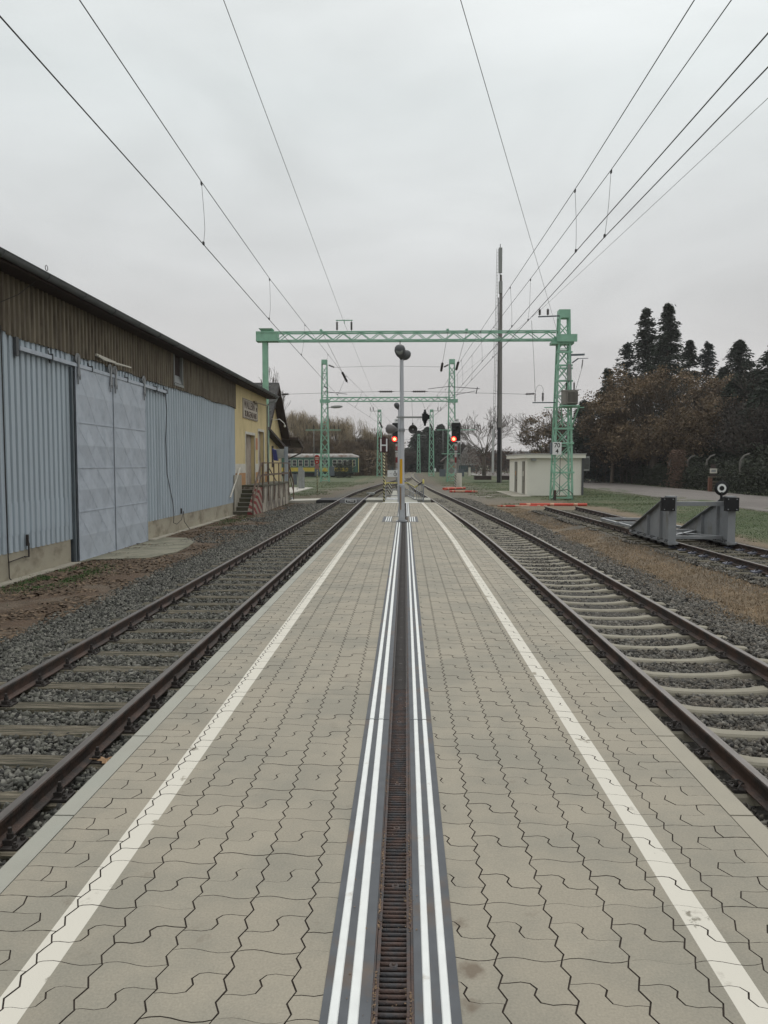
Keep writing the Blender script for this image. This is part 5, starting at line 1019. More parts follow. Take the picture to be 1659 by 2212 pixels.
# H stop board
hb = empty('stop_board', (-.86, 31.9, -.3), 'dark stop board with a white letter H on a striped post', 'stop board')
b = MB(); b.tube([(-.87, 31.9, -.6), (-.87, 31.9, 2.04)], .038, 10); b.build('post', YB, hb)
b = MB(); b.box(-1.07, -.68, 31.85, 31.9, 2.02, 2.62); b.box(-.95, -.80, 31.86, 31.9, 2.621, 2.68); bd = b.build('board', M['maroon'], hb)
b = MB(); b.box(-1.025, -.97, 31.838, 31.848, 2.06, 2.585); b.box(-.785, -.73, 31.838, 31.848, 2.06, 2.585); b.box(-.969, -.786, 31.838, 31.848, 2.29, 2.345); b.build('letter_h', M['white'], bd)
# ramp, crossing, path
b = MB(); b.prism([(31.035, -1.2), (31.035, -.004), (43, -.70), (52.4, -.70), (52.4, -1.2)], 'x', -1.25, .75); tag(b.build('platform_ramp', M['coping']), kind='structure')
b = MB(); b.box(-2.45, -1.26, 48.2, 51.6, -1, -.705); b.box(.76, 1.62, 48.2, 51.6, -1, -.705); b.box(-1.0, -.2, 52.41, 66, -1, -.74); tag(b.build('island_path', M['coping']), kind='structure')
b = MB(); b.box(-1.2, -.3, 48.3, 51.6, -.70, -.696); tf = b.build('tactile_field', M['tact']); tag(tf, kind='structure')
for i in range(11): b = MB(); b.box(-1.17 + i * .08, -1.135 + i * .08, 48.5, 51.4, -.697, -.69); b.build('white_rib', M['white'], tf)
b = MB(); b.prism([(-12, -.91), (-10.5, -.90), (-5.6, -.76), (-5.6, -1.1), (-12, -1.1)], 'y', 49.0, 51.8); b.box(-12.5, -9.6, 51.85, 80, -1, -.90); tag(b.build('path', mat('pale_path', (.42, .40, .35), .9, var=.08, scale=2)), kind='structure')
cr = empty('crossing_panel', (-3.43, 50, -.8), 'black rubber level crossing panels laid across the left track', 'crossing panel')
b = MB(); xc = -3.43
for (a0, a1) in ((-2.15, -.80), (-.68, .68), (.80, .99)):
    for (q0, q1) in ((48.2, 49.36), (49.37, 50.5), (50.51, 51.7)): b.prism([(xc + a0, -.9), (xc + a0, -.735), (xc + a0 + .05, -.715), (xc + a1 - .05, -.715), (xc + a1, -.735), (xc + a1, -.9)], 'y', q0, q1)
b.prism([(48.2, -.72), (47.75, -.89), (48.2, -.89)], 'x', xc - .66, xc + .66); b.build('rubber_panel', M['rubber'], cr)
b = MB(); 
for a, c in (((-3.62, -.62), (-3.62, -.86)), ((-3.08, -.62), (-3.08, -.86))): pass
lg = []
b.box(-3.72, -3.02, 47.70, 47.72, -.70, -.66); b.box(-3.72, -3.68, 47.70, 47.72, -.84, -.70); b.box(-3.06, -3.02, 47.70, 47.72, -.84, -.70); b.bar((-3.70, 47.71, -.84), (-3.55, 47.71, -.90), .03); b.bar((-3.04, 47.71, -.84), (-3.19, 47.71, -.90), .03); b.bar((-3.55, 47.71, -.9), (-3.19, 47.71, -.9), .03); b.box(-3.66, -3.08, 47.725, 47.74, -.9, -.7); b.build('end_badge', M['white'], cr)
b = MB(); b.box(-3.67, -3.07, 47.712, 47.722, -.86, -.705); bk = b.build('badge_back', M['black'], cr); text('STRAIL', .15, M['white'], bk, (-3.37, 47.705, -.765), (HP, 0, 0), .002, bold=.004)
# railings of the crossing chicane
def fence(name, label, pts, zb, zt, posts, mid=True):
    r = empty(name, (pts[0][0], pts[0][1], zb), label, 'railing', 'railings at the end of the island platform'); b = MB(); g = MB(); p = MB()
    for i in range(len(pts) - 1):
        a, c = pts[i], pts[i + 1]; g.bar((a[0], a[1], a[2]), (c[0], c[1], c[2]), .06, .07); h0, h1 = a[2] - zb, c[2] - zb
        b.bar((a[0], a[1], zb + h0 * .52), (c[0], c[1], zb + h1 * .52), .045); b.bar((a[0], a[1], zb + .06), (c[0], c[1], zb + .06), .05)
        if mid:
            for k in range(1, mid): t_ = k / mid; b.bar((a[0] + (c[0] - a[0]) * t_, a[1] + (c[1] - a[1]) * t_, zb), (a[0] + (c[0] - a[0]) * t_, a[1] + (c[1] - a[1]) * t_, a[2] + (c[2] - a[2]) * t_), .045)
    for q in posts: b.lathe([(.045, zb - .1), (.045, q[2] + .06)], (q[0], q[1], 0), n=8); p.lathe([(.055, q[2] - .12), (.055, q[2] + .08), (.03, q[2] + .14), (0, q[2] + .15)], (q[0], q[1], 0), n=8)
    b.build('posts_and_bars', M['steel'], r); g.build('top_rail', M['yellowp'] if not mid else YBR, r); p.build('post_cap', M['yellowp'], r)
fence('railing', 'low railing with yellow top bar crossing behind the H board and lamp post', [(-1.25, 47.7, .28), (-1.36, 54, .22), (.22, 54, .22)], -.72, .3, [(-1.25, 47.7, .38)], 0)
fence('railing', 'striped zigzag railing descending and rising right of the lamp post', [(.22, 53.8, .2), (.62, 47.9, .10), (1.12, 47.3, .46)], -.72, .4, [(1.12, 47.3, .46)], 5)
tag(MB().box(-2.75, -2.35, 58.2, 58.7, -.80, -.66).tube([(-2.9, 58.4, -.68), (-2.3, 58.6, -.68)], .08, 6).build('switch_box', M['greyp'], loc=(-2.5, 58.4, -.8)), 'small grey box between the rails of the left track beyond the crossing', 'switch box')
# signals
def signal(x, y, label):
    r = empty('rail_signal', (x, y, -.95), label, 'rail signal', 'red rail signals')
    MB().tube([(x, y, -.95), (x, y, 1.1)], .10, 8).build('lower_post', M['greyp'], r); MB().tube([(x, y, 1.1), (x, y, 3.6)], .10, 8).build('banded_post', RW, r)
    b = MB(); b.prism([(x - .44, 3.95), (x - .40, 3.85), (x + .42, 3.85), (x + .46, 3.9), (x + .46, 5.62), (x + .42, 5.68), (x - .40, 5.68), (x - .44, 5.62)], 'y', y - .25, y - .18); b.box(x - .3, x + .3, y - .18, y + .2, 3.95, 5.55); bd = b.build('backboard', M['black'], r)
    for zz, ww, lit in ((4.05, -.21, 1), (4.55, .2, 0), (4.95, -.2, 0), (5.3, .2, 0)):
        q = MB(); q.lathe([(0, -.02), (.165, -.01), (.17, .01)], (x + ww, y - .27, zz), (0, 1, 0), 20); q.build('lens', M['redlit'] if lit else M['window'], bd); MB().lathe([(.17, -.005), (.27, .0)], (x + ww, y - .27, zz), (0, 1, 0), 20).build('halo_ring', M['redhalo'], bd) if lit else None  # wide glowing ring added around the lit lens as its halo, no real part
        h = MB(); aa = np.linspace(math.radians(-10), math.radians(190), 10); h.addf([(x + ww + .13 * math.cos(t), y - .26 - d_, zz + .13 * math.sin(t)) for d_ in (0, .28) for t in aa], [(i, i + 1, 11 + i, 10 + i) for i in range(9)]); h.build('lens_hood', M['black'], bd)
    b = MB(); b.box(x - .22, x + .3, y - .2, y - .17, 5.7, 6.08); pl = b.build('name_plate', M['white'], r); text('A5', .24, M['black'], pl, (x + .04, y - .205, 5.93), (HP, 0, 0), .002, bold=.005)
    b = MB(); b.box(x - .24, x + .16, y - .24, y - .2, 3.6, 3.8); b.build('number_plate', M['maroon'], r)
    b = MB(); b.box(x - .2, x + .22, y - .24, y - .2, 2.72, 2.92); npl = b.build('number_plate', M['black'], r); b = MB(); b.box(x - .15, x + .17, y - .25, y - .242, 2.78, 2.86); b.build('plate_digits', M['white'], npl)
    b = MB(); b.tube([(x + .16, y + .1, .3), (x + .16, y + .1, 4.0)], .035, 5)
    for z in np.arange(.4, 3.8, .35): b.bar((x, y + .08, z), (x + .3, y + .1, z), .03)
    b.build('ladder', M['greyp'], r); return r
sR = signal(5.12, 78.5, 'red rail signal standing alone right of the tracks, unobstructed')
b = MB(); b.box(5.2, 5.75, 78.2, 78.6, -.95, .62); b.build('signal_cabinet', M['offwhite'], sR); b = MB(); b.box(5.02, 5.19, 78.1, 78.2, -.8, .6); b.build('hazard_panel', YBS, sR)
sL = signal(-.86, 78.5, 'red rail signal between the tracks, partly hidden by the loudspeaker and lamp post')
b = MB(); b.box(-1.75, -.2, 76.9, 76.95, -.05 + .3, .62 + .3); ds = b.build('direction_board', M['white'], sL); text('4', .001, M['black'], ds, (-1, 76.9, 0), (HP, 0, 0), .001) if False else None
b = MB(); b.lathe([(.13, -.01), (.17, -.01), (.17, .01), (.13, .01), (.13, -.01)], (-.98, 76.88, .52), (0, 1, 0), 16); b.lathe([(0, 0), (.055, 0)], (-1.0, 76.88, .80), (0, -1, 0), 10); b.bar((-1.0, 76.88, .74), (-.96, 76.88, .55), .06, .02); b.bar((-.97, 76.88, .56), (-.84, 76.88, .54), .05, .02); b.bar((-.86, 76.88, .54), (-.80, 76.88, .42), .05, .02); b.bar((-1.5, 76.88, .58), (-1.35, 76.88, .58), .05, .02); b.build('wheelchair_symbol', M['black'], ds)
b = MB(); b.box(-1.35, -1.05, 60.5, 60.75, -.8, .05); b.box(-.62, -.32, 60.5, 60.75, -.8, .05); tag(b.build('hazard_bollard', YBS, loc=(-.85, 60.6, -.8)), 'pair of black striped cabinets between the tracks behind the railing', 'hazard post')
# red and white barrier poles lying on the ground
RO = striped('red_orange_stripes', (.48, .26, .18), (.52, .05, .03), .62, (1, .15, 0))
def beam(p, q, label, r=.07, m_=None):
    o = empty('barrier_pole', p, label, 'barrier pole', 'red barrier poles lying on the ground'); MB().tube([p, q], r, 8).build('pole', m_ or M['redor'], o)
    p, q = Vector(p), Vector(q); b = MB()
    for t_ in (.1, .45, .8): c = p.lerp(q, t_); d = p.lerp(q, t_ + .06); b.tube([c, d], r * 1.06, 8)
    b.build('pale_band', mat('pale_orange_band', (.55, .30, .20), .7), o)
beam((5.3, 44.2, -.86), (8.1, 44.1, -.84), 'thin striped barrier pole lying at the left end of the pair by the siding', .05, RO)
beam((6.6, 44.5, -.80), (10.4, 44.3, -.78), 'thicker red barrier pole lying in front of the near lattice mast', .09)
beam((3.7, 74.5, -.86), (5.0, 76.8, -.85), 'short red barrier pole lying left of the right signal base', .11); beam((3.8, 73.4, -.85), (5.9, 76.2, -.84), 'red barrier pole crossing in front of the right signal base', .11); beam((3.9, 67.6, -.86), (6.3, 67.2, -.86), 'red barrier pole lying nearer than the signal base', .09, RO)
tag(MB().box(-.6, .6, -.1, .1, 0, .02).build('ground_board', M['offwhite'], loc=(0, 0, 0)), 'pale board lying on the gravel right of the tracks', 'board'); bpy.data.objects['ground_board'].location = (6.0, 58.5, -.93)
# ================================================================== BUFFER STOP on the siding
bs = empty('buffer_stop', (8.0, 21, -.75), 'grey steel buffer stop with two black pads and a round black and white disc', 'buffer stop')
for xw, xf0, xf1 in ((7.14, 6.97, 7.17), (8.70, 8.56, 8.74)):
    b = MB(); 
    b.prism([(20.75, -.52), (24.3, -.52), (24.3, -.46), (21.05, .63), (20.75, .66)], 'x', xw - .012, xw + .012)
    b.box(xw - .10, xw + .10, 20.72, 20.748, -.62, .66); b.prism([(21.0, .665), (24.4, -.50), (24.4, -.475), (21.0, .69)], 'x', xw - .11, xw + .11); b.box(xw - .11, xw + .11, 20.72, 21.0, .665, .69)
    for yy, zt in ((21.5, .46), (22.6, .08)): b.box(xw - .09, xw - .014, yy, yy + .025, -.52, zt); b.box(xw + .014, xw + .09, yy, yy + .025, -.52, zt)
    b.box(xw - .05, xw + .16, 20.7, 24.5, -.60, -.54); b.build('side_frame', M['bufgrey'], bs)
    b = MB(); x0 = xw - .33 if xw < 8 else xw - .22; x1 = x0 + .345; b.prism([(x0, .30), (x1, .30), (x1, .66), (x0, .66)], 'y', 20.58, 20.715); pd = b.build('buffer_pad', M['black'], bs)
    b = MB(); 
    for u in (x0 + .06, x1 - .06):
        for z in (.345, .615): b.lathe([(.015, 0), (.015, -.012), (0, -.014)], (u, 20.58, z), (0, 1, 0), 8)
    b.build('pad_bolt', M['steel'], pd)
    for q in np.arange(20.9, 24.2, .62):
        b = MB(); b.box(xw - .04, xw + .1, q, q + .3, -.64, -.50); b.tube([(xw - .08, q + .08, -.55), (xw - .02, q + .08, -.55)], .02, 6); b.tube([(xw - .08, q + .22, -.55), (xw - .02, q + .22, -.55)], .02, 6); b.build('rail_clamp', M['dgrey'], bs)
b = MB(); b.box(7.16, 8.68, 20.95, 21.1, .50, .53); b.box(7.16, 8.68, 20.95, 20.97, .42, .50); b.build('top_beam', M['bufgrey'], bs)
b = MB(); b.box(7.2, 8.66, 21.2, 21.32, -.5, -.42); b.box(7.2, 8.9, 23.4, 23.5, -.5, -.42); b.bar((7.25, 21.3, -.45), (8.8, 23.4, -.45), .09, .05); b.bar((8.7, 21.3, -.45), (7.25, 23.4, -.45), .09, .05); b.box(7.1, 8.9, 26.2, 26.32, -.5, -.41); b.box(7.2, 8.9, 28.3, 28.42, -.5, -.42); b.bar((7.3, 24.2, -.47), (7.2, 28.4, -.47), .08); b.bar((8.8, 24.2, -.47), (8.8, 28.4, -.47), .08); b.build('cross_frame', M['steel'], bs)
b = MB(); b.lathe([(0, 0), (.19, 0), (.195, .01), (.19, .02), (0, .02)], (8.44, 20.78, .90), (0, 1, 0), 32); b.bar((8.44, 20.8, .6), (8.44, 20.8, .8), .05); dc = b.build('signal_disc', M['black'], bs)
MB().lathe([(.065, -.004), (.118, -.004)], (8.44, 20.78, .90), (0, 1, 0), 32).build('white_ring', M['white'], dc)
# ================================================================== HUT
ht = empty('equipment_hut', (11.7, 66, -.95), 'cream rendered flat-roofed hut behind the near lattice mast', 'hut')
b = MB(); b.box(9.6, 13.85, 61, 71.2, -1, 2.0); b.build('wall', M['hut'], ht)
b = MB(); b.box(9.35, 14.1, 60.7, 71.5, 2.002, 2.28); b.build('fascia', M['hut'], ht); b = MB(); b.box(9.3, 14.15, 60.65, 71.55, 2.282, 2.36); b.build('roof', M['hutroof'], ht)
for (a0, a1) in ((62.1, 63.4), (66.3, 67.7)):
    b = MB(); b.box(9.56, 9.598, a0, a1, -.85, 1.75); d = b.build('door', M['taupe'], ht); b = MB(); b.box(9.54, 9.558, a0 + .1, a0 + .18, .1, .22); b.build('handle', M['black'], d); b = MB(); b.box(9.545, 9.558, a0 + .45, a0 + .85, .55, .95); b.build('warning_label', M['offwhite'] if a0 < 64 else M['orange'], d)
b = MB(); b.box(13.86, 14.0, 60.9, 61.03, -.9, 2.0); b.build('downpipe', M['dgrey'], ht)
b = MB(); b.box(14.15, 14.7, 62, 62.7, 1.0, 2.15); ac = b.build('cooling_unit', M['greyp'], ht); b = MB()
for i in range(7): b.box(14.2 + i * .07, 14.23 + i * .07, 61.97, 61.998, 1.12, 2.03)
b.build('grille', M['black'], ac)
b = MB(); b.box(9.9, 10.25, 60.6, 60.99, 1.8, 1.92); b.build('hut_lamp', M['greyp'], ht)
tag(MB().box(8.2, 9.55, 58.5, 70, -.98, -.90).build('hut_path', M['conc']), kind='structure')
# ================================================================== RADIO MAST
tm = empty('radio_mast', (12.25, 102, -.95), 'tall slender concrete radio mast with ladder, antennas and cabinets', 'radio mast')
MB().lathe([(.34, -.95), (.33, 1), (.20, 23.5), (.13, 26)], (12.4, 102, 0), n=14).build('shaft', mat('mast_concrete', (.20, .19, .178), .9, var=.1, scale=.6), tm)
b = MB(); 
for xx in (11.42, 11.62): b.bar((xx + .0, 101.6, .2), (xx + .36, 101.6, 29.2), .045)
for z in np.arange(.6, 29, .42): u = .36 * (z - .2) / 29; b.bar((11.42 + u, 101.6, z), (11.62 + u, 101.6, z), .035)
for z in np.arange(3, 25, 2.0): u = .36 * (z - .2) / 29; b.bar((11.62 + u, 101.6, z), (12.3, 101.9, z), .05)
b.build('ladder', M['greyp'], tm)
b = MB(); b.box(12.0, 12.09, 101.5, 101.66, 6, 23); b.box(12.05, 12.5, 101.55, 101.68, -.9, 6.3); b.build('cable_tray', M['black'], tm)
b = MB(); b.box(12.06, 12.5, 101.7, 102, 26.2, 29.4); b.build('antenna', M['greyp'], tm); b = MB(); b.box(12.1, 12.55, 101.6, 102.05, 23.6, 25.1); b.build('radio_unit', M['greyp'], tm); b = MB(); b.tube([(12.25, 101.9, 25), (12.25, 101.9, 29.9)], .05, 6); b.build('top_pole', M['dgrey'], tm)
b = MB(); b.box(11.35, 11.62, 101.2, 101.6, .4, 6.0); b.build('riser_box', mat('pale_riser', (.42, .42, .41), .7), tm)
b = MB(); b.box(9.4, 11.6, 104, 106, -.6, -.05); b.box(12.9, 14.6, 104, 106, -.6, -.05); tag(b.build('pallet_stack', M['darkroof'], loc=(12, 105, -.95)), 'dark low pallets on the grass on both sides of the radio mast foot', 'pallets')
# ================================================================== LEFT SIDE FURNITURE
tv = empty('ticket_validator', (-8.2, 53.2, -.9), 'blue-faced box on a tall grey post at the end of the dock', 'information post')
b = MB(); b.box(-8.32, -8.1, 53.1, 53.32, -.9, 2.72); b.box(-8.5, -7.8, 52.95, 53.5, -.92, -.8); b.build('post', mat('blue_grey_post', (.25, .28, .32), .6), tv)
b = MB(); b.prism([(-8.95, 1.85), (-8.33, 1.98), (-8.33, 2.58), (-8.85, 2.58)], 'y', 52.9, 53.3); b.build('box', M['greyp'], tv); b = MB(); b.prism([(-8.98, 1.78), (-8.72, 1.76), (-8.85, 2.5), (-9.1, 2.6)], 'y', 52.7, 53.2); b.build('blue_face', M['navy'], tv)
fb_ = empty('grey_cabinet', (-10.45, 77, -.9), 'light grey upright cabinet on the grass before the coach', 'cabinet'); b = MB(); b.box(-10.7, -10.25, 77, 77.5, -.9, 1.22); b.build('body', M['greyp'], fb_); b = MB(); b.box(-10.24, -10.12, 76.95, 77.5, -.9, .9); b.bar((-10.45, 76.99, -.9), (-10.45, 76.99, .3), .03); b.build('door_edge', M['steel'], fb_)
ns = empty('notice_stand', (-10.4, 72, -.9), 'grey notice board on two thin legs beside the post with the blue box', 'notice board'); b = MB(); b.box(-10.5, -10.1, 72, 72.06, -.4, .6); b.build('panel', M['bluegrey'], ns); b = MB(); b.bar((-10.5, 71.95, -.9), (-10.5, 71.95, .65), .05); b.bar((-10.1, 71.95, -.9), (-10.1, 71.95, .65), .05); b.build('leg', M['steel'], ns)
rs = empty('warning_sign', (-7.4, 65, -.95), 'red warning sign on a thin yellow and black striped post', 'warning sign'); MB().tube([(-7.42, 65, -.95), (-7.42, 65, 1.6)], .04, 8).build('post', YB, rs)
b = MB(); b.prism([(-7.61, 1.62), (-7.52, 1.53), (-7.32, 1.53), (-7.23, 1.62), (-7.23, 2.2), (-7.32, 2.29), (-7.52, 2.29), (-7.61, 2.2)], 'y', 64.9, 64.94); bd = b.build('board', M['red'], rs); b = MB(); b.box(-7.56, -7.28, 64.88, 64.898, 2.02, 2.09); b.box(-7.56, -7.28, 64.88, 64.898, 1.9, 1.96); b.box(-7.47, -7.37, 64.88, 64.898, 1.64, 1.74); b.build('white_marks', M['offwhite'], bd)
b = MB(); b.box(-7.6, -7.26, 64.9, 64.93, 1.1, 1.5); sb_ = b.build('small_board', mat('worn_pink_board', (.30, .13, .12), .7, var=.2, scale=3, col2=(.33, .28, .26), amt=.4, s2=4), rs)
# signals and small things farther left
for (x, y, lb) in ((-10.9, 165, 'back of a small square signal left of the left single mast'), (-7.6, 172, 'small signal head with hood on a post behind the H board')):
    r = empty('shunting_signal', (x, y, -.95), lb, 'small signal', 'small signals in the distance'); b = MB(); b.bar((x, y, -.95), (x, y, 3.6), .15); b.build('post', M['greyp'], r); b = MB(); b.box(x - .7, x + .2, y - .3, y, 2.4, 4.3); b.build('head', M['bluegrey'] if x < -9 else M['black'], r)
# coach
ct = empty('railway_coach', (-18, 146, -.95), 'green and yellow passenger coach with a pale rusty roof parked behind the mast', 'railway coach')
X0c, X1c, YC = -33.0, -8.9, 145.0
b = MB(); b.box(X0c, X1c, YC, YC + 2.8, -.05, 2.75); b.build('body', M['coach'], ct); b = MB(); b.box(X0c, -10.7, YC - .02, YC - .001, .12, .85); b.build('yellow_band', M['coachy'], ct)
b = MB(); n = 8; pr = [(YC - .08 + 2.96 * (1 - math.cos(math.pi * i / n)) / 2, 2.76 + .72 * math.sin(math.pi * i / n)) for i in range(n + 1)]; b.prism(pr, 'x', X0c, X1c - 1.2)
pr2 = [(YC - .08 + 2.96 * (1 - math.cos(math.pi * i / n)) / 2, 2.76 + .3 * math.sin(math.pi * i / n)) for i in range(n + 1)]; k = n + 1; b.addf([(X1c - 1.2, *p) for p in pr] + [(X1c + .15, *p) for p in pr2], [(i, i + 1, k + i + 1, k + i) for i in range(n)] + [tuple(range(k, 2 * k))])
for x in np.arange(X0c, X1c - 1.3, .5): b.box(x, x + .06, YC - .09, YC - .06, 2.77, 2.9)
b.build('roof', M['coachroof'], ct)
wx = [((1080 + c / 3.456) / 1.8228 - 875) / F * YC for c in (200, 275, 355, 435, 515, 580, 650, 720, 822, 892, 962, 1030, 1085)]
for x in wx:
    hw = .33 if x < wx[-1] - .01 else .22; b = MB(); b.box(x - hw - .07, x + hw + .07, YC - .03, YC - .004, 1.08, 2.32); f_ = b.build('window', M['offwhite'], ct); b = MB(); b.box(x - hw, x + hw, YC - .04, YC - .031, 1.15, 1.68); b.box(x - hw, x + hw, YC - .04, YC - .031, 1.74, 2.25); b.build('pane', M['window'], f_)
b = MB(); b.box(-10.6, -9.9, YC - .03, YC - .004, 0, 2.4); b.box(-8.95, -8.8, YC - .05, YC + 2.8, 0, 2.75); b.build('door', M['teal'], ct); b = MB(); b.box(-8.8, -8.72, YC - .05, YC + .2, 0, 2.6); b.box(-9.85, -9.78, YC - .06, YC - .04, .2, 2.3); b.build('handrail', M['yellowp'], ct)
b = MB(); b.box(X0c, X1c - 1, YC + .2, YC + 2.6, -.4, -.055)
for x in (-11.5, -13.6, -22, -24.2): b.lathe([(0, -.06), (.45, -.06), (.45, .06), (0, .06)], (x, YC + .4, -.6), (0, 1, 0), 14)
b.box(-14.2, -10.9, YC + .15, YC + .3, -.75, -.35); b.box(-24.8, -21.4, YC + .15, YC + .3, -.75, -.35); b.box(-19.5, -17, YC + .3, YC + 2, -.85, -.4); b.build('bogie', M['black'], ct)
# distant buildings right
hs_ = empty('chalet_house', (12.8, 210, -.95), 'small grey house with a dark overhanging gable roof behind the second right mast', 'house'); b = MB(); b.prism([(10.9, -1), (14.6, -1), (14.6, 2.6), (12.8, 4.0), (10.9, 2.6)], 'y', 210, 218); b.build('wall', M['housewall'], hs_)
b = MB(); b.prism([(9.9, 2.0), (12.8, 4.25), (15.7, 2.0), (15.7, 2.35), (12.8, 4.7), (9.9, 2.35)], 'y', 208.5, 219); b.build('roof', M['darkroof'], hs_); b = MB(); b.box(12.3, 13.5, 209.9, 209.99, 2.2, 3.0); b.build('upper_window', M['offwhite'], hs_); b = MB(); b.prism([(12.4, .6), (13.9, .6), (13.9, .95), (12.4, .95)], 'y', 209.8, 209.98); b.build('orange_sign', M['orange'], hs_)
tl = empty('teal_shed', (18.8, 235, -.95), 'low dark teal shed with a pale roof edge right of the right signal', 'shed'); b = MB(); b.box(15.6, 21.2, 235, 238, -1, 1.35); b.build('wall', M['teal'], tl); b = MB(); b.box(15.4, 21.4, 234.8, 238.2, 1.352, 1.65); b.build('roof', mat('pale_teal_roof', (.35, .43, .42), .7), tl)
bn = empty('barn', (45, 260, -.95), 'long low grey barn roof on the horizon left of the cream hut', 'barn'); b = MB(); b.box(31, 70, 262, 275, -1, 3.6); b.build('wall', M['housewall'], bn); b = MB(); b.prism([(260, 3.5), (268, 5.9), (276, 3.5)], 'x', 30, 71); b.build('roof', mat('grey_barn_roof', (.10, .10, .10), .9), bn)
wt = empty('marker_post', (16.6, 160, -.95), 'short white marker post on the grass before the teal shed', 'marker post'); b = MB(); b.box(13.1, 13.55, 160, 160.3, -.95, .8); b.build('post', M['offwhite'], wt)
vl = empty('villa', (40, 135, -.95), 'white house glimpsed behind the garden fence posts', 'house'); b = MB(); b.box(34, 60, 138, 146, -1, 5.5); b.build('wall', mat('villa_wall', (.40, .40, .38), .9), vl); b = MB()
for x in (36.5, 41, 46, 52): b.box(x, x + 1.6, 137.9, 137.98, .6, 3.0)
b.build('window', M['teal'], vl); b = MB(); b.prism([(137, 5.4), (142, 8), (147, 5.4)], 'x', 33, 61); b.build('roof', M['darkroof'], vl)
# ================================================================== TREES
def quads(c, s, flat=.5):     # random quads around centres c (n,3), half-size s
    n = len(c); d = rng.normal(size=(n, 3)); d[:, 2] *= flat; d /= np.linalg.norm(d, axis=1)[:, None] + 1e-9; e_ = rng.normal(size=(n, 3)); e_ = np.cross(d, e_); e_ /= np.linalg.norm(e_, axis=1)[:, None] + 1e-9
    ss = (s * rng.uniform(.6, 1.35, n))[:, None]; a, b_ = d * ss, e_ * ss * .62; return np.stack([c - a, c - b_, c + a, c + b_], 1).reshape(-1, 3), np.arange(4 * n).reshape(-1, 4)
def conifer(x, y, h, r, label, lean=0.0, m_='needle', nb=560, s=.24, bare=.07, drop=.25, z0=-.95, gap=.5, k=13):
    root = empty('conifer_tree', (x, y, z0), label, 'conifer', 'conifers beyond the road'); top = Vector((x + lean * h, y, z0 + h)); base = Vector((x, y, z0))
    mid = base.lerp(top, .5) + Vector((-lean * h * .2, 0, 0)); MB().tube([base, base.lerp(mid, .5), mid, mid.lerp(top, .6), top], [h * .016 + .05, h * .013 + .04, h * .009 + .03, h * .004 + .02, .01], 8).build('trunk', M['bark'], root)
    t = bare + (1 - bare) * rng.random(nb) ** .85; t[-6:] = .985; L_ = 1.45 * r * (1 - t) ** .66 * (1 - gap * rng.random(nb)) * np.where(rng.random(nb) < .12, 1.2, 1.0) + .2; az = rng.random(nb) * 6.283
    lay = np.round(t * 26); L_ *= (.86 + .2 * np.abs(np.sin(lay * 2.3 + np.round(az * 1.4) * 2.1 + x))) * (1 + .14 * np.sin(az * 2 + t * 9 + x))
    cx_ = np.array(mid)[None] ; P = np.where((t < .5)[:, None], np.array(base) + (np.array(mid) - np.array(base)) * (t / .5)[:, None], np.array(mid) + (np.array(top) - np.array(mid)) * ((t - .5) / .5)[:, None])
    u = np.linspace(.08, 1, k); c = P[:, None, :] + np.stack([np.cos(az), np.sin(az), np.zeros(nb)], -1)[:, None] * (L_[:, None] * u)[..., None]
    c[..., 2] += (L_[:, None] * (.22 * u - (.22 + drop) * u ** 2)) * (1.1 - t)[:, None] * 1.3
    dirn = np.stack([np.cos(az), np.sin(az), np.full(nb, -.25)], -1)[:, None].repeat(k, 1).reshape(-1, 3); wdt = ((1 - np.abs(u - .35)) * .16)[None, :].repeat(nb, 0) * L_[:, None]
    c = c.reshape(-1, 3); side = np.stack([-dirn[:, 1], dirn[:, 0], np.zeros(len(c))], -1); m3 = 3; c = np.repeat(c, m3, 0); dirn = np.repeat(dirn, m3, 0); side = np.repeat(side, m3, 0); wd = np.repeat(wdt.reshape(-1), m3)
    off = rng.normal(0, 1, len(c)); c = c + side * (off * wd)[:, None] + rng.normal(0, .13, c.shape); c[:, 2] -= np.abs(off) * wd * .35; kp = rng.random(len(c)) < .9; c, dirn, side, off = c[kp], dirn[kp], side[kp], off[kp]
    ax_ = dirn + side * (off * .6)[:, None] + rng.normal(0, .35, c.shape); ax_ /= np.linalg.norm(ax_, axis=1)[:, None]; bx = np.cross(ax_, rng.normal(size=c.shape)); bx /= np.linalg.norm(bx, axis=1)[:, None]
    ss = (s * rng.uniform(.5, 1.3, len(c)))[:, None]; V = np.stack([c - ax_ * ss, c - bx * ss * .3, c + ax_ * ss, c + bx * ss * .3], 1).reshape(-1, 3); Ff = np.arange(len(V)).reshape(-1, 4); npmesh('crown', V, Ff, M[m_], parent=root)
    b = MB()
    for i in range(0, nb, 5):
        p = Vector(P[i]); q = p + Vector((math.cos(az[i]), math.sin(az[i]), -.12)) * float(L_[i] * .85); b.tube([p, q], [.05, .015], 3)
    b.build('limbs', M['bark'], root); return root
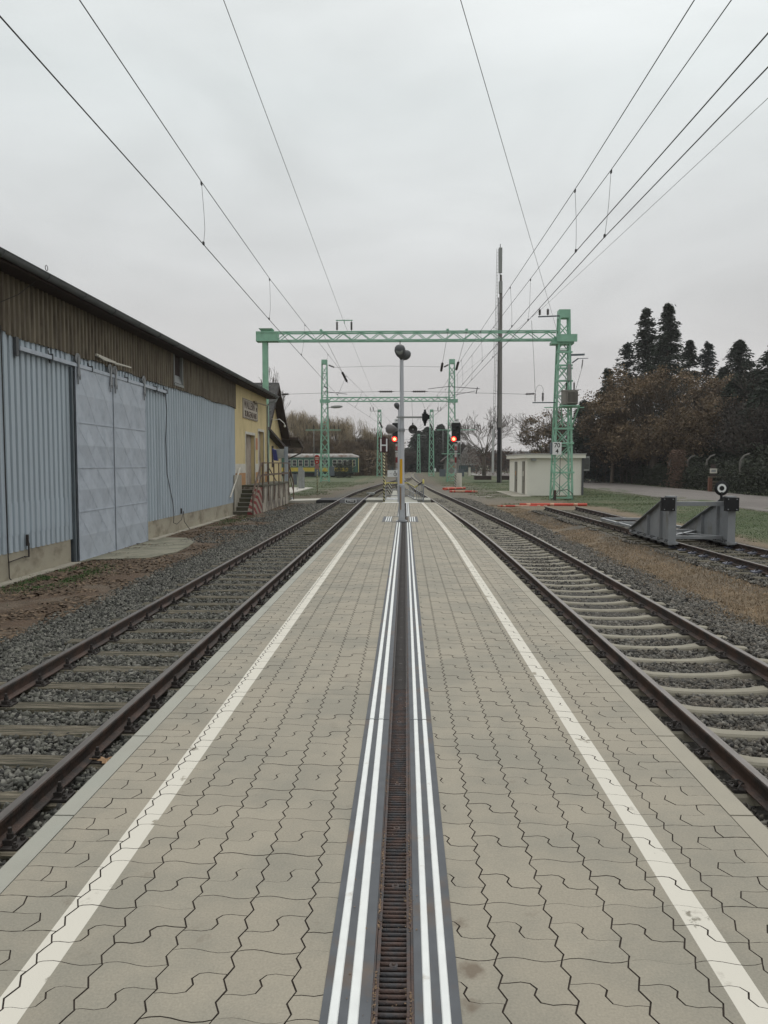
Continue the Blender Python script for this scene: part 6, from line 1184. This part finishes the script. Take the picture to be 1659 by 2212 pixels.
def grow(b, tips, p, d, l_, r, depth, spread, up=.12, n=3, gr=None, seg=3, minr=.012, kids=(2, 3)):
    pts = [p]; rs = [r]; q = p.copy(); dd = d.copy()
    for i in range(seg):
        dd = (dd + Vector((random.gauss(0, .13), random.gauss(0, .13), random.gauss(0, .10) + up * .5))).normalized(); q = q + dd * (l_ / seg); pts.append(q.copy()); rs.append(max(minr, r * (1 - .38 * (i + 1) / seg)))
    b.tube(pts, rs, 6 if r > .08 else 3, cap=False)
    if depth == 0: tips.append((q.copy(), dd.copy())); return
    for k in range(random.randint(*kids) + 1):
        t_ = 1.0 if k == 0 else random.uniform(.35, 1.0); i = min(int(t_ * seg), seg - 1); o = pts[i].lerp(pts[i + 1], t_ * seg - i) if t_ < 1 else q
        az = random.uniform(0, 6.283); s_ = spread * random.uniform(.6, 1.3) * (.55 if k == 0 else 1); side = dd.orthogonal().normalized(); side.rotate(Matrix.Rotation(az, 3, dd)); nd = (dd * math.cos(s_) + side * math.sin(s_)).normalized(); nd.z += up; nd.normalize()
        grow(b, tips, o, nd, l_ * random.uniform(.62, .82), max(minr, rs[-1] * (.85 if k == 0 else .6)), depth - 1, spread, up, n, gr, seg, minr, kids)
def leafy(x, y, h, crown_r, label, m_, nleaf, s, depth=5, trunk=.28, fork=.28, name='deciduous_tree', cl=.55, group=None, z0=-.95, sq=1.0, seed=1, dens_noise=.46, cz=.62, rz=None):
    random.seed(seed); root = empty(name, (x, y, z0), label, 'tree', group); b = MB(); tips = []
    tb = Vector((x, y, z0)); tf = Vector((x + .1, y, z0 + h * fork)); b.tube([tb - Vector((0, 0, .2)), tb + Vector((0, 0, .3)), tf], [trunk * 1.5, trunk * 1.1, trunk * .8], 8)
    for i in range(6):
        a = i * 1.05 + random.random(); sp = random.uniform(.35, .85); d = Vector((math.cos(a) * sp, math.sin(a) * sp, 1)).normalized(); grow(b, tips, tf - Vector((0, 0, random.random() * h * .06)), d, h * .27, trunk * .5, depth - 1, .55, .1, minr=.02)
    b.build('trunk', M['bark'], root)
    # leaf clumps through an uneven crown volume
    n = int(nleaf * 2.2); th = rng.random(n) * 6.283; ph = np.arccos(rng.uniform(-1, 1, n)); rr = rng.random(n) ** .42; R = crown_r; Rz = rz or h * (1 - cz) * 1.02
    P = np.stack([np.sin(ph) * np.cos(th) * R, np.sin(ph) * np.sin(th) * R, np.cos(ph) * Rz], -1) * rr[:, None]
    lump = fbm(th * 1.4 + x, ph * 2.2 + y, 1.0, seed + 40, 3); P *= (.72 + .62 * lump)[:, None]; P += np.array([x, y, z0 + h * cz]); nc = max(60, nleaf // 42); P = P[:nc * 3]; P = P + 0; dn = fbm(P[:, 0] * 1.0 + P[:, 1] * .7, P[:, 2] * 1.1 + P[:, 1] * .5, .55, seed + 60, 3); P = P[dn > dens_noise - .03][:nc]; P = np.repeat(P, 42, 0) + rng.normal(0, 1, (len(P) * 42, 3)) * np.repeat(rng.uniform(.22, .55, len(P)), 42)[:, None] * np.array([1, 1, .7])
    V, Ff = quads(P, s, .8); npmesh('crown', V, Ff, M[m_], parent=root); return root
def XY(px, Y): return (px - 875) / F * Y
conifer(XY(1399, 112), 112, 24.3, 4.6, 'tall conifer leaning to the left, left one of the two tallest', -.045, nb=430)
conifer(XY(1430, 108), 108, 24.2, 4.3, 'tallest straight conifer, right one of the two tallest')
conifer(XY(1345, 116), 116, 20.2, 3.8, 'thin open conifer left of the two tallest', m_='needle2', nb=260, gap=.6)
conifer(XY(1476, 114), 114, 20.2, 3.4, 'narrow conifer just right of the two tallest', nb=300, gap=.5)
conifer(XY(1513, 112), 112, 19.6, 4.2, 'sparse drooping conifer between the tallest pair and the broad dark one', m_='needle2', nb=230, gap=.65, drop=.5)
conifer(XY(1580, 108), 108, 19.2, 5.2, 'broad dark conifer on the right with a pointed top', nb=480)
conifer(XY(1655, 86), 86, 15.4, 4.6, 'dark conifer cut off by the right edge of the picture', nb=480)
conifer(XY(1306, 112), 112, 16.0, 3.2, 'slim brownish conifer at the left end of the group', nb=240, gap=.6)
conifer(XY(1258, 105), 105, 10.8, 3.4, 'low dark conifer right behind the transformer mast', nb=380)
conifer(XY(1290, 104), 104, 8.2, 3.6, 'bluish low conifer standing above the hut roof corner', m_='needle2', nb=420, s=.22)
conifer(XY(1548, 110), 110, 15.8, 3.6, 'dark conifer filling the gap left of the broad dark one', nb=330)
conifer(XY(1615, 98), 98, 14.0, 4.0, 'dark conifer between the broad one and the right edge', nb=400)
leafy(XY(1405, 92), 92, 13.2, 8.6, 'big brown-leaved tree whose trunk stands at the far edge of the road', 'leafbrown', 26000, .14, trunk=.42, seed=3, cz=.62, rz=5.2, dens_noise=.52)
leafy(XY(1535, 98), 98, 13.8, 4.9, 'second brown-leaved tree right of the big one, reaching higher', 'leafbrown', 8000, .14, trunk=.25, seed=5, cz=.72, rz=3.6, dens_noise=.56)
leafy(XY(1318, 98), 98, 11.4, 3.8, 'brown-leaved tree at the left end of the group, over the road', 'leafbrown', 7000, .14, trunk=.22, seed=8, cz=.60, rz=4.2, dens_noise=.50)
leafy(XY(1180, 112), 112, 10.8, 4.1, 'small brown-leaved tree behind the hut, between it and the radio mast', 'leafbrown', 6500, .13, trunk=.2, seed=9, cz=.58, rz=4.1, dens_noise=.55)
# dark bare thicket and undergrowth between conifers (one mass)
def thicket(name, label, spots, m_, depth, lf=0, lm=None, minr=.02, cat='thicket'):
    b = MB(); tips = []
    for (x, y, h, sd) in spots:
        random.seed(sd); 
        for k in range(4): a = random.uniform(0, 6.28); grow(b, tips, Vector((x + random.uniform(-.6, .6), y + random.uniform(-.6, .6), -1)), Vector((math.cos(a) * .35, math.sin(a) * .35, 1)).normalized(), h * .30, h * .011, depth, .5, .07, minr=minr)
    o = tag(b.build(name, M[m_], loc=(spots[0][0], spots[0][1], -.95)), label, cat, kind='stuff')
    if lf:
        P = np.array([t_[0] for t_ in tips]); P = np.repeat(P, lf, 0) + rng.normal(0, .45, (len(P) * lf, 3)); V, Ff = quads(P, .13, .8); f_ = npmesh('dead_foliage', V, Ff, M[lm]); f_.parent = o; f_.matrix_parent_inverse = Matrix.Translation(-o.location); OFF[f_.name] = Vector((0, 0, 0))
    return o
random.seed(11)
thicket('bare_thicket', 'dark bare trees and undergrowth filling the space under the conifers', [(XY(px, Y), Y, h, int(px)) for px, Y, h in ((1630, 84, 11), (1600, 88, 10), (1655, 78, 10), (1570, 90, 9), (1540, 93, 8), (1500, 96, 7), (1470, 96, 6.5), (1360, 98, 6), (1330, 100, 6), (1650, 92, 17), (1600, 94, 12), (1520, 104, 9), (1440, 102, 8), (1290, 102, 6))], 'twig', 5, 2, 'leafdull', .022)
# hedge along the garden fence
def hedge(name, label, pts, h, dpt, n, m_, s=.11, cat='hedge'):
    P = []
    for (x0, y0), (x1, y1), hh in pts:
        k = int(n * math.hypot(x1 - x0, y1 - y0)); t = rng.random(k); q = rng.random(k) ** .8; P.append(np.stack([x0 + (x1 - x0) * t + rng.normal(0, dpt * .5, k) * (1 - q * .5), y0 + (y1 - y0) * t, -.95 + q * hh * (.6 + .8 * fbm(x0 + (x1 - x0) * t, y0 + (y1 - y0) * t, .4, 71))], -1))
    P = np.concatenate(P); V, Ff = quads(P, s, .8); return tag(npmesh(name, V, Ff, M[m_], loc=tuple(map(float, P[0]))), label, cat, kind='stuff')
HX = lambda y: 27.6 + (y - 55) * .035
hedge('hedge', 'dark evergreen hedge along the far side of the road', [((HX(50), 50), (HX(86), 86), 2.1), ((HX(88), 88), (HX(130), 130), 2.3)], 2.5, .9, 300, 'hedge')
hedge('hedge', 'dark undergrowth deeper in the garden behind the fence', [((33, 60), (38, 140), 4.2), ((36, 70), (46, 140), 5.5), ((30.5, 52), (31.5, 96), 3.0)], 4.5, 2.0, 130, 'hedge', .16)
tag(hedge('dry_shrub', 'reddish dry shrub in the hedge right of the big tree trunk', [((HX(80) - .5, 78.5), (HX(80) - .5, 82), 3.6)], 3, .8, 700, 'hedgebrown', .10, 'shrub'), kind='thing')
# garden fence posts with bent tops
random.seed(5)
plc = [('in front of the evergreen hedge, left of the brown tree trunk', 101), ('second from the left in the hedge', 93), ('', 85.5), ('', 79.5), ('', 74), ('', 66), ('', 58.5)]
FPL = ['bent-topped concrete fence post at the left end of the row', 'bent-topped concrete fence post second from the left', 'bent-topped concrete fence post just left of the brown tree trunk', 'bent-topped concrete fence post just right of the brown tree trunk', 'bent-topped concrete fence post right of the reddish shrub', 'bent-topped concrete fence post behind the brick pillar', 'bent-topped concrete fence post near the right edge of the picture']
pr0 = None
for i, (_, y) in enumerate(plc):
    x = HX(y) + .3
    if pr0 is None:
        b = MB(); b.tube([(x, y, -.95), (x, y, 1.5), (x + .05, y, 1.9), (x + .35, y, 2.25), (x + .75, y, 2.4)], [.12, .1, .09, .08, .07], 6); pr0 = b.build('fence_post', mat('fence_post_concrete', (.12, .112, .10), .9), loc=(x, y, -.95)); o = pr0
    else: o = pr0.copy(); C.objects.link(o); o.location = (x, y, -.95)
    tag(o, FPL[i], 'fence post', 'garden fence posts')
bp_ = empty('brick_pillar', (26.9, 62.5, -.95), 'brick gate pillar with shelves and a white notice on top, beside the road', 'pillar')
px_, py_ = 26.7, 68.5
b = MB(); b.box(px_, px_ + .28, py_, py_ + .3, -.95, .35); b.build('pier', mat('brick_red', (.15, .07, .045), .9, var=.3, scale=9), bp_); b = MB(); b.box(px_, px_ + 1.45, py_ - .05, py_ + .35, .352, .45); b.box(px_ + .281, px_ + 1.45, py_ - .05, py_ + .3, -.05, .05); b.box(px_ + 1.3, px_ + 1.45, py_, py_ + .3, -.9, .35); b.box(px_ + .3, px_ + 1.3, py_ + .2, py_ + .3, -.9, -.06); b.build('shelf', M['wood'], bp_)
b = MB(); b.box(px_, px_ + .62, py_ - .15, py_ - .1, .73, 1.14); nt_ = b.build('white_notice', M['offwhite'], bp_); b = MB(); b.box(px_ + .12, px_ + .5, py_ - .165, py_ - .152, .83, 1.04); b.build('notice_print', M['greyp'], nt_); b = MB(); b.box(px_ + .1, px_ + .5, py_ - .08, py_ - .02, .45, 1.5); b.build('back_board', M['darkroof'], bp_)
g_ = empty('gate_pillar', (27.3, 108, -.95), 'low brick gate pillar by the road just right of the hut', 'pillar'); b = MB(); b.box(27.2, 27.9, 108, 108.6, -.95, .4); b.build('pier', bpy.data.materials['brick_red'], g_)
# bare tree in the middle distance
random.seed(21); bt_ = empty('bare_tree', (15.1, 148, -.95), 'bare leafless tree standing left of the radio mast', 'tree'); b = MB(); tips = []
b.tube([(15.1, 148, -1), (15.05, 148, 1.5), (15.1, 148, 3.2)], [.42, .33, .30], 8)
for i in range(9): a = i * .74 + random.random() * .4; sp = (.3, .95, 1.25)[i % 3]; grow(b, tips, Vector((15.1, 148, 2.3 + .12 * i)), Vector((math.cos(a) * sp, math.sin(a) * sp, 1)).normalized(), 3.3, .12, 5, .5, .04, minr=.022, kids=(1, 2))
b.build('trunk_and_twigs', M['bark'], bt_)
for (px, Y, h, lb, sd) in ((588, 100, 13.0, 'thin bare tree top rising over the gabled house roof, left one', 31), (603, 104, 13.2, 'thin bare tree top rising over the gabled house roof, right one', 32)):
    random.seed(sd); r = empty('bare_tree', (XY(px, Y), Y, -.95), lb, 'tree'); b = MB(); tips = []; b.tube([(XY(px, Y), Y, -1), (XY(px, Y), Y, h * .55)], [.25, .14], 6)
    for i in range(5): a = i * 1.3; grow(b, tips, Vector((XY(px, Y), Y, h * (.53 + .05 * i))), Vector((math.cos(a) * .16, math.sin(a) * .16, 1)).normalized(), 1.7, .05, 3, .25, .2, minr=.02, kids=(1, 2))
    b.build('trunk_and_twigs', M['bark'], r)
# willows
def willow(x, y, h, r, label, n, seed):
    random.seed(seed); root = empty('willow_tree', (x, y, -.95), label, 'willow', 'weeping willows behind the coach'); b = MB(); tips = []
    b.tube([(x, y, -1), (x, y, h * .22)], [.7, .5], 8)
    for i in range(10): a = i * .63; sp = random.uniform(.35, 1.15); grow(b, tips, Vector((x, y, h * .2)), Vector((math.cos(a) * sp, math.sin(a) * sp, 1)).normalized(), h * .26, .26, 4, .45, .10, minr=.04, kids=(1, 2))
    b.build('trunk', M['bark'], root); V = []; Ff = []
    T_ = [t for t in tips]; k = 7
    for i in range(n):
        p, d = random.choice(T_); p = p + Vector((random.gauss(0, .5), random.gauss(0, .5), random.gauss(0, .3))); out_ = Vector((p.x - x, p.y - y, 0)); out_ = out_.normalized() if out_.length > .1 else Vector((1, 0, 0)); out_.rotate(Matrix.Rotation(random.gauss(0, .5), 3, 'Z'))
        L_ = random.uniform(.9, 4.2) * h / 15; a = random.uniform(.5, 1.4); v = out_ * .9 + Vector((0, 0, random.uniform(.1, 1.2))); q = p.copy(); w_ = Vector((random.gauss(0, 1), random.gauss(0, 1), 0)).normalized() * .018; b0 = len(V)
        for s in range(k):
            V.append(tuple(q - w_)); V.append(tuple(q + w_)); v = v * .75 + Vector((random.gauss(0, .08), random.gauss(0, .08), -.55)); q = q + v.normalized() * (L_ / k)
        for s in range(k - 1): Ff.append((b0 + 2 * s, b0 + 2 * s + 1, b0 + 2 * s + 3, b0 + 2 * s + 2))
    npmesh('hanging_twigs', V, np.array(Ff), M['willow'], parent=root); return root
willow(XY(648, 168), 168, 14.2, 8, 'big weeping willow behind the left half of the coach, next to the gabled house', 3800, 41)
willow(XY(722, 174), 174, 13.6, 7, 'weeping willow behind the right half of the coach, right of the lattice mast', 4200, 42)
random.seed(12)
thicket('bare_thicket', 'brown bare woodland stretching behind the coach towards the signals', [(XY(px, Y), Y, h, int(px)) for px, Y, h in ((590, 160, 11), (615, 160, 10), (640, 158, 8), (665, 160, 8), (690, 162, 10), (706, 160, 9), (750, 165, 8), (765, 168, 8.5), (780, 175, 10.5), (795, 180, 11), (810, 185, 11), (825, 190, 10.5), (840, 195, 8), (852, 205, 8), (735, 162, 7), (718, 158, 7.5), (770, 160, 6), (800, 170, 6))], 'twigwarm', 6, 0, 'leafdull', .03)
P = np.stack([rng.uniform(-24, -4, 9000), rng.uniform(163, 180, 9000), -1 + 5.5 * rng.random(9000) ** 1.3], -1); V, Ff = quads(P, .3, .8); tag(npmesh('undergrowth', V, Ff, M['twigwarm'], loc=(-12, 165, -.95)), 'dense dark undergrowth behind the parked coach', 'undergrowth', kind='stuff')
for (px, Y, h, r, lb) in ((738, 138, 2.6, 1.0, 'small dark shrub in front of the coach, near its bogie'), (757, 139, 3.0, 1.3, 'rounder dark shrub in front of the coach end')):
    x = XY(px - 6, Y); P = np.stack([rng.normal(x, r * .45, 1400), rng.normal(Y, r * .45, 1400), -1 + h * rng.random(1400) ** .8], -1); V, Ff = quads(P, .09, .8); tag(npmesh('shrub', V, Ff, M['hedge'], loc=(x, Y, -.95)), lb, 'shrub')
# distant centre: conifers, pale trees, hedge line
conifer(XY(905, 235), 235, 12.2, 6.0, 'broad dark conifer at the left of the distant pair near the vanishing point', nb=420, s=.5, bare=.02)
conifer(XY(922, 240), 240, 13.6, 5.6, 'taller dark conifer in the distance behind the mast between the signals', nb=420, s=.5, bare=.02)
conifer(XY(952, 238), 238, 14.4, 5.4, 'right dark conifer of the distant clump, left of the right signal', nb=420, s=.5, bare=.02)
conifer(XY(968, 245), 245, 10.4, 4.6, 'lowest dark conifer of the distant clump, just beside the right signal', nb=330, s=.5, bare=.02)
random.seed(13)
thicket('bare_thicket', 'hazy bare bushes and trees along the horizon', [(XY(px, Y), Y, h, int(px)) for px, Y, h in ((878, 225, 7.5), (868, 230, 8), (862, 240, 10), (890, 250, 8), (1000, 260, 11), (1015, 270, 10), (1030, 240, 8), (1045, 250, 8), (1060, 230, 7), (985, 250, 10), (1090, 230, 7), (1110, 240, 7), (1130, 235, 7.5), (1150, 245, 8), (1165, 240, 7), (1185, 200, 8), (1205, 190, 9))], 'twig', 5, 1, 'leafdull', .05)
random.seed(14); r = empty('pale_tree', (XY(1008, 190), 190, -.95), 'small pale grey conical tree right of the chalet roof', 'tree'); P = []
k = 2600; t = rng.random(k); a = rng.random(k) * 6.28; rr = 3.4 * (1 - t) ** .8 * rng.random(k) ** .4; P = np.stack([XY(1012, 190) + np.cos(a) * rr, 190 + np.sin(a) * rr, 1.2 + 5.4 * t], -1); V, Ff = quads(P, .16, .8); npmesh('crown', V, Ff, mat('pale_twigs', (.27, .25, .23), .9), parent=r); MB().tube([(XY(1012, 190), 190, -1), (XY(1012, 190), 190, 3)], .15, 5).build('trunk', M['bark'], r)
hedge('hedge', 'dark distant hedge closing the view behind the tracks', [((-14, 262), (70, 262), 5.5), ((-60, 200), (-14, 262), 6)], 4, 2, 90, 'hedge', .35)
b = MB(); b.box(-6, 8, 240, 240.2, -1, 2.2); tag(b.build('green_fence', M['teal'], loc=(0, 240, -.95)), 'dark green fence in the distance behind the switch', 'fence')
hedge('reed_strip', 'brown dry reeds and stalks along the side road behind the bare tree', [((14, 172), (60, 176), 5.0)], 4, 1.2, 150, 'hedgebrown', .16, 'reeds')
# far switch stand and small signs
tag(MB().box(-.05, .05, -.05, .05, 0, 1.4).box(-.3, .3, -.08, -.05, .5, 1.3).build('track_sign', M['white'], loc=(0, 0, 0)), 'tiny white sign right of the far curve', 'sign'); bpy.data.objects['track_sign'].location = (7.9, 205, -.95)
# maple leaf by the left rail
q = G(229, 1640, -.84); b = MB(); pts = []
for i in range(20): a = i * 2 * math.pi / 20; r_ = .075 if i % 4 == 0 else (.035 if i % 2 else .05); pts.append((q.x + r_ * math.cos(a), q.y + r_ * math.sin(a), q.z + .02 * math.cos(2 * a)))
b.addf(pts + [(q.x, q.y, q.z + .004)], [(i, (i + 1) % 20, 20) for i in range(20)]); b.bar((q.x - .07, q.y, q.z), (q.x - .13, q.y - .02, q.z + .01), .004); tag(b.build('maple_leaf', M['leaf'], loc=(q.x, q.y, q.z)), 'dry yellow-brown maple leaf lying beside the left rail', 'leaf')
# weeds on the far right coping
k = 120; t = rng.random(k); X = 1.45 + rng.normal(0, .04, k); Y = 19 + rng.normal(0, 1.0, k); V, Ff = quads(np.stack([X - .02 * (Y - 19), Y, np.full(k, .004)], -1), .012, .2); tag(npmesh('moss_tufts', V, Ff, M['weed'], loc=(1.45, 19, 0)), 'small moss tufts on the right platform edge near its far end', 'moss', kind='stuff')
# light haze over the whole scene
hz_ = bpy.data.materials.new('haze_air'); hz_.use_nodes = True; t = hz_.node_tree; t.nodes.clear(); o_ = t.nodes.new('ShaderNodeOutputMaterial'); v_ = t.nodes.new('ShaderNodeVolumePrincipled'); v_.inputs['Color'].default_value = (.96, .94, .94, 1); v_.inputs['Density'].default_value = .0003; v_.inputs['Anisotropy'].default_value = .0; t.links.new(v_.outputs[0], o_.inputs['Volume'])

tag(MB().box(-140, 190, -60, 420, -2.0, 38).build('haze', hz_), kind='stuff')

conifer(XY(1600, 84), 84, 8.2, 3.2, 'low dark conifer standing in front of the broad one near the right edge', nb=420)

conifer(XY(1578, 88), 88, 12.2, 3.6, 'dark conifer standing right of the second brown-leaved tree', nb=480)
conifer(XY(1632, 80), 80, 10.0, 3.4, 'dark bushy conifer before the one cut off by the right edge', nb=480)
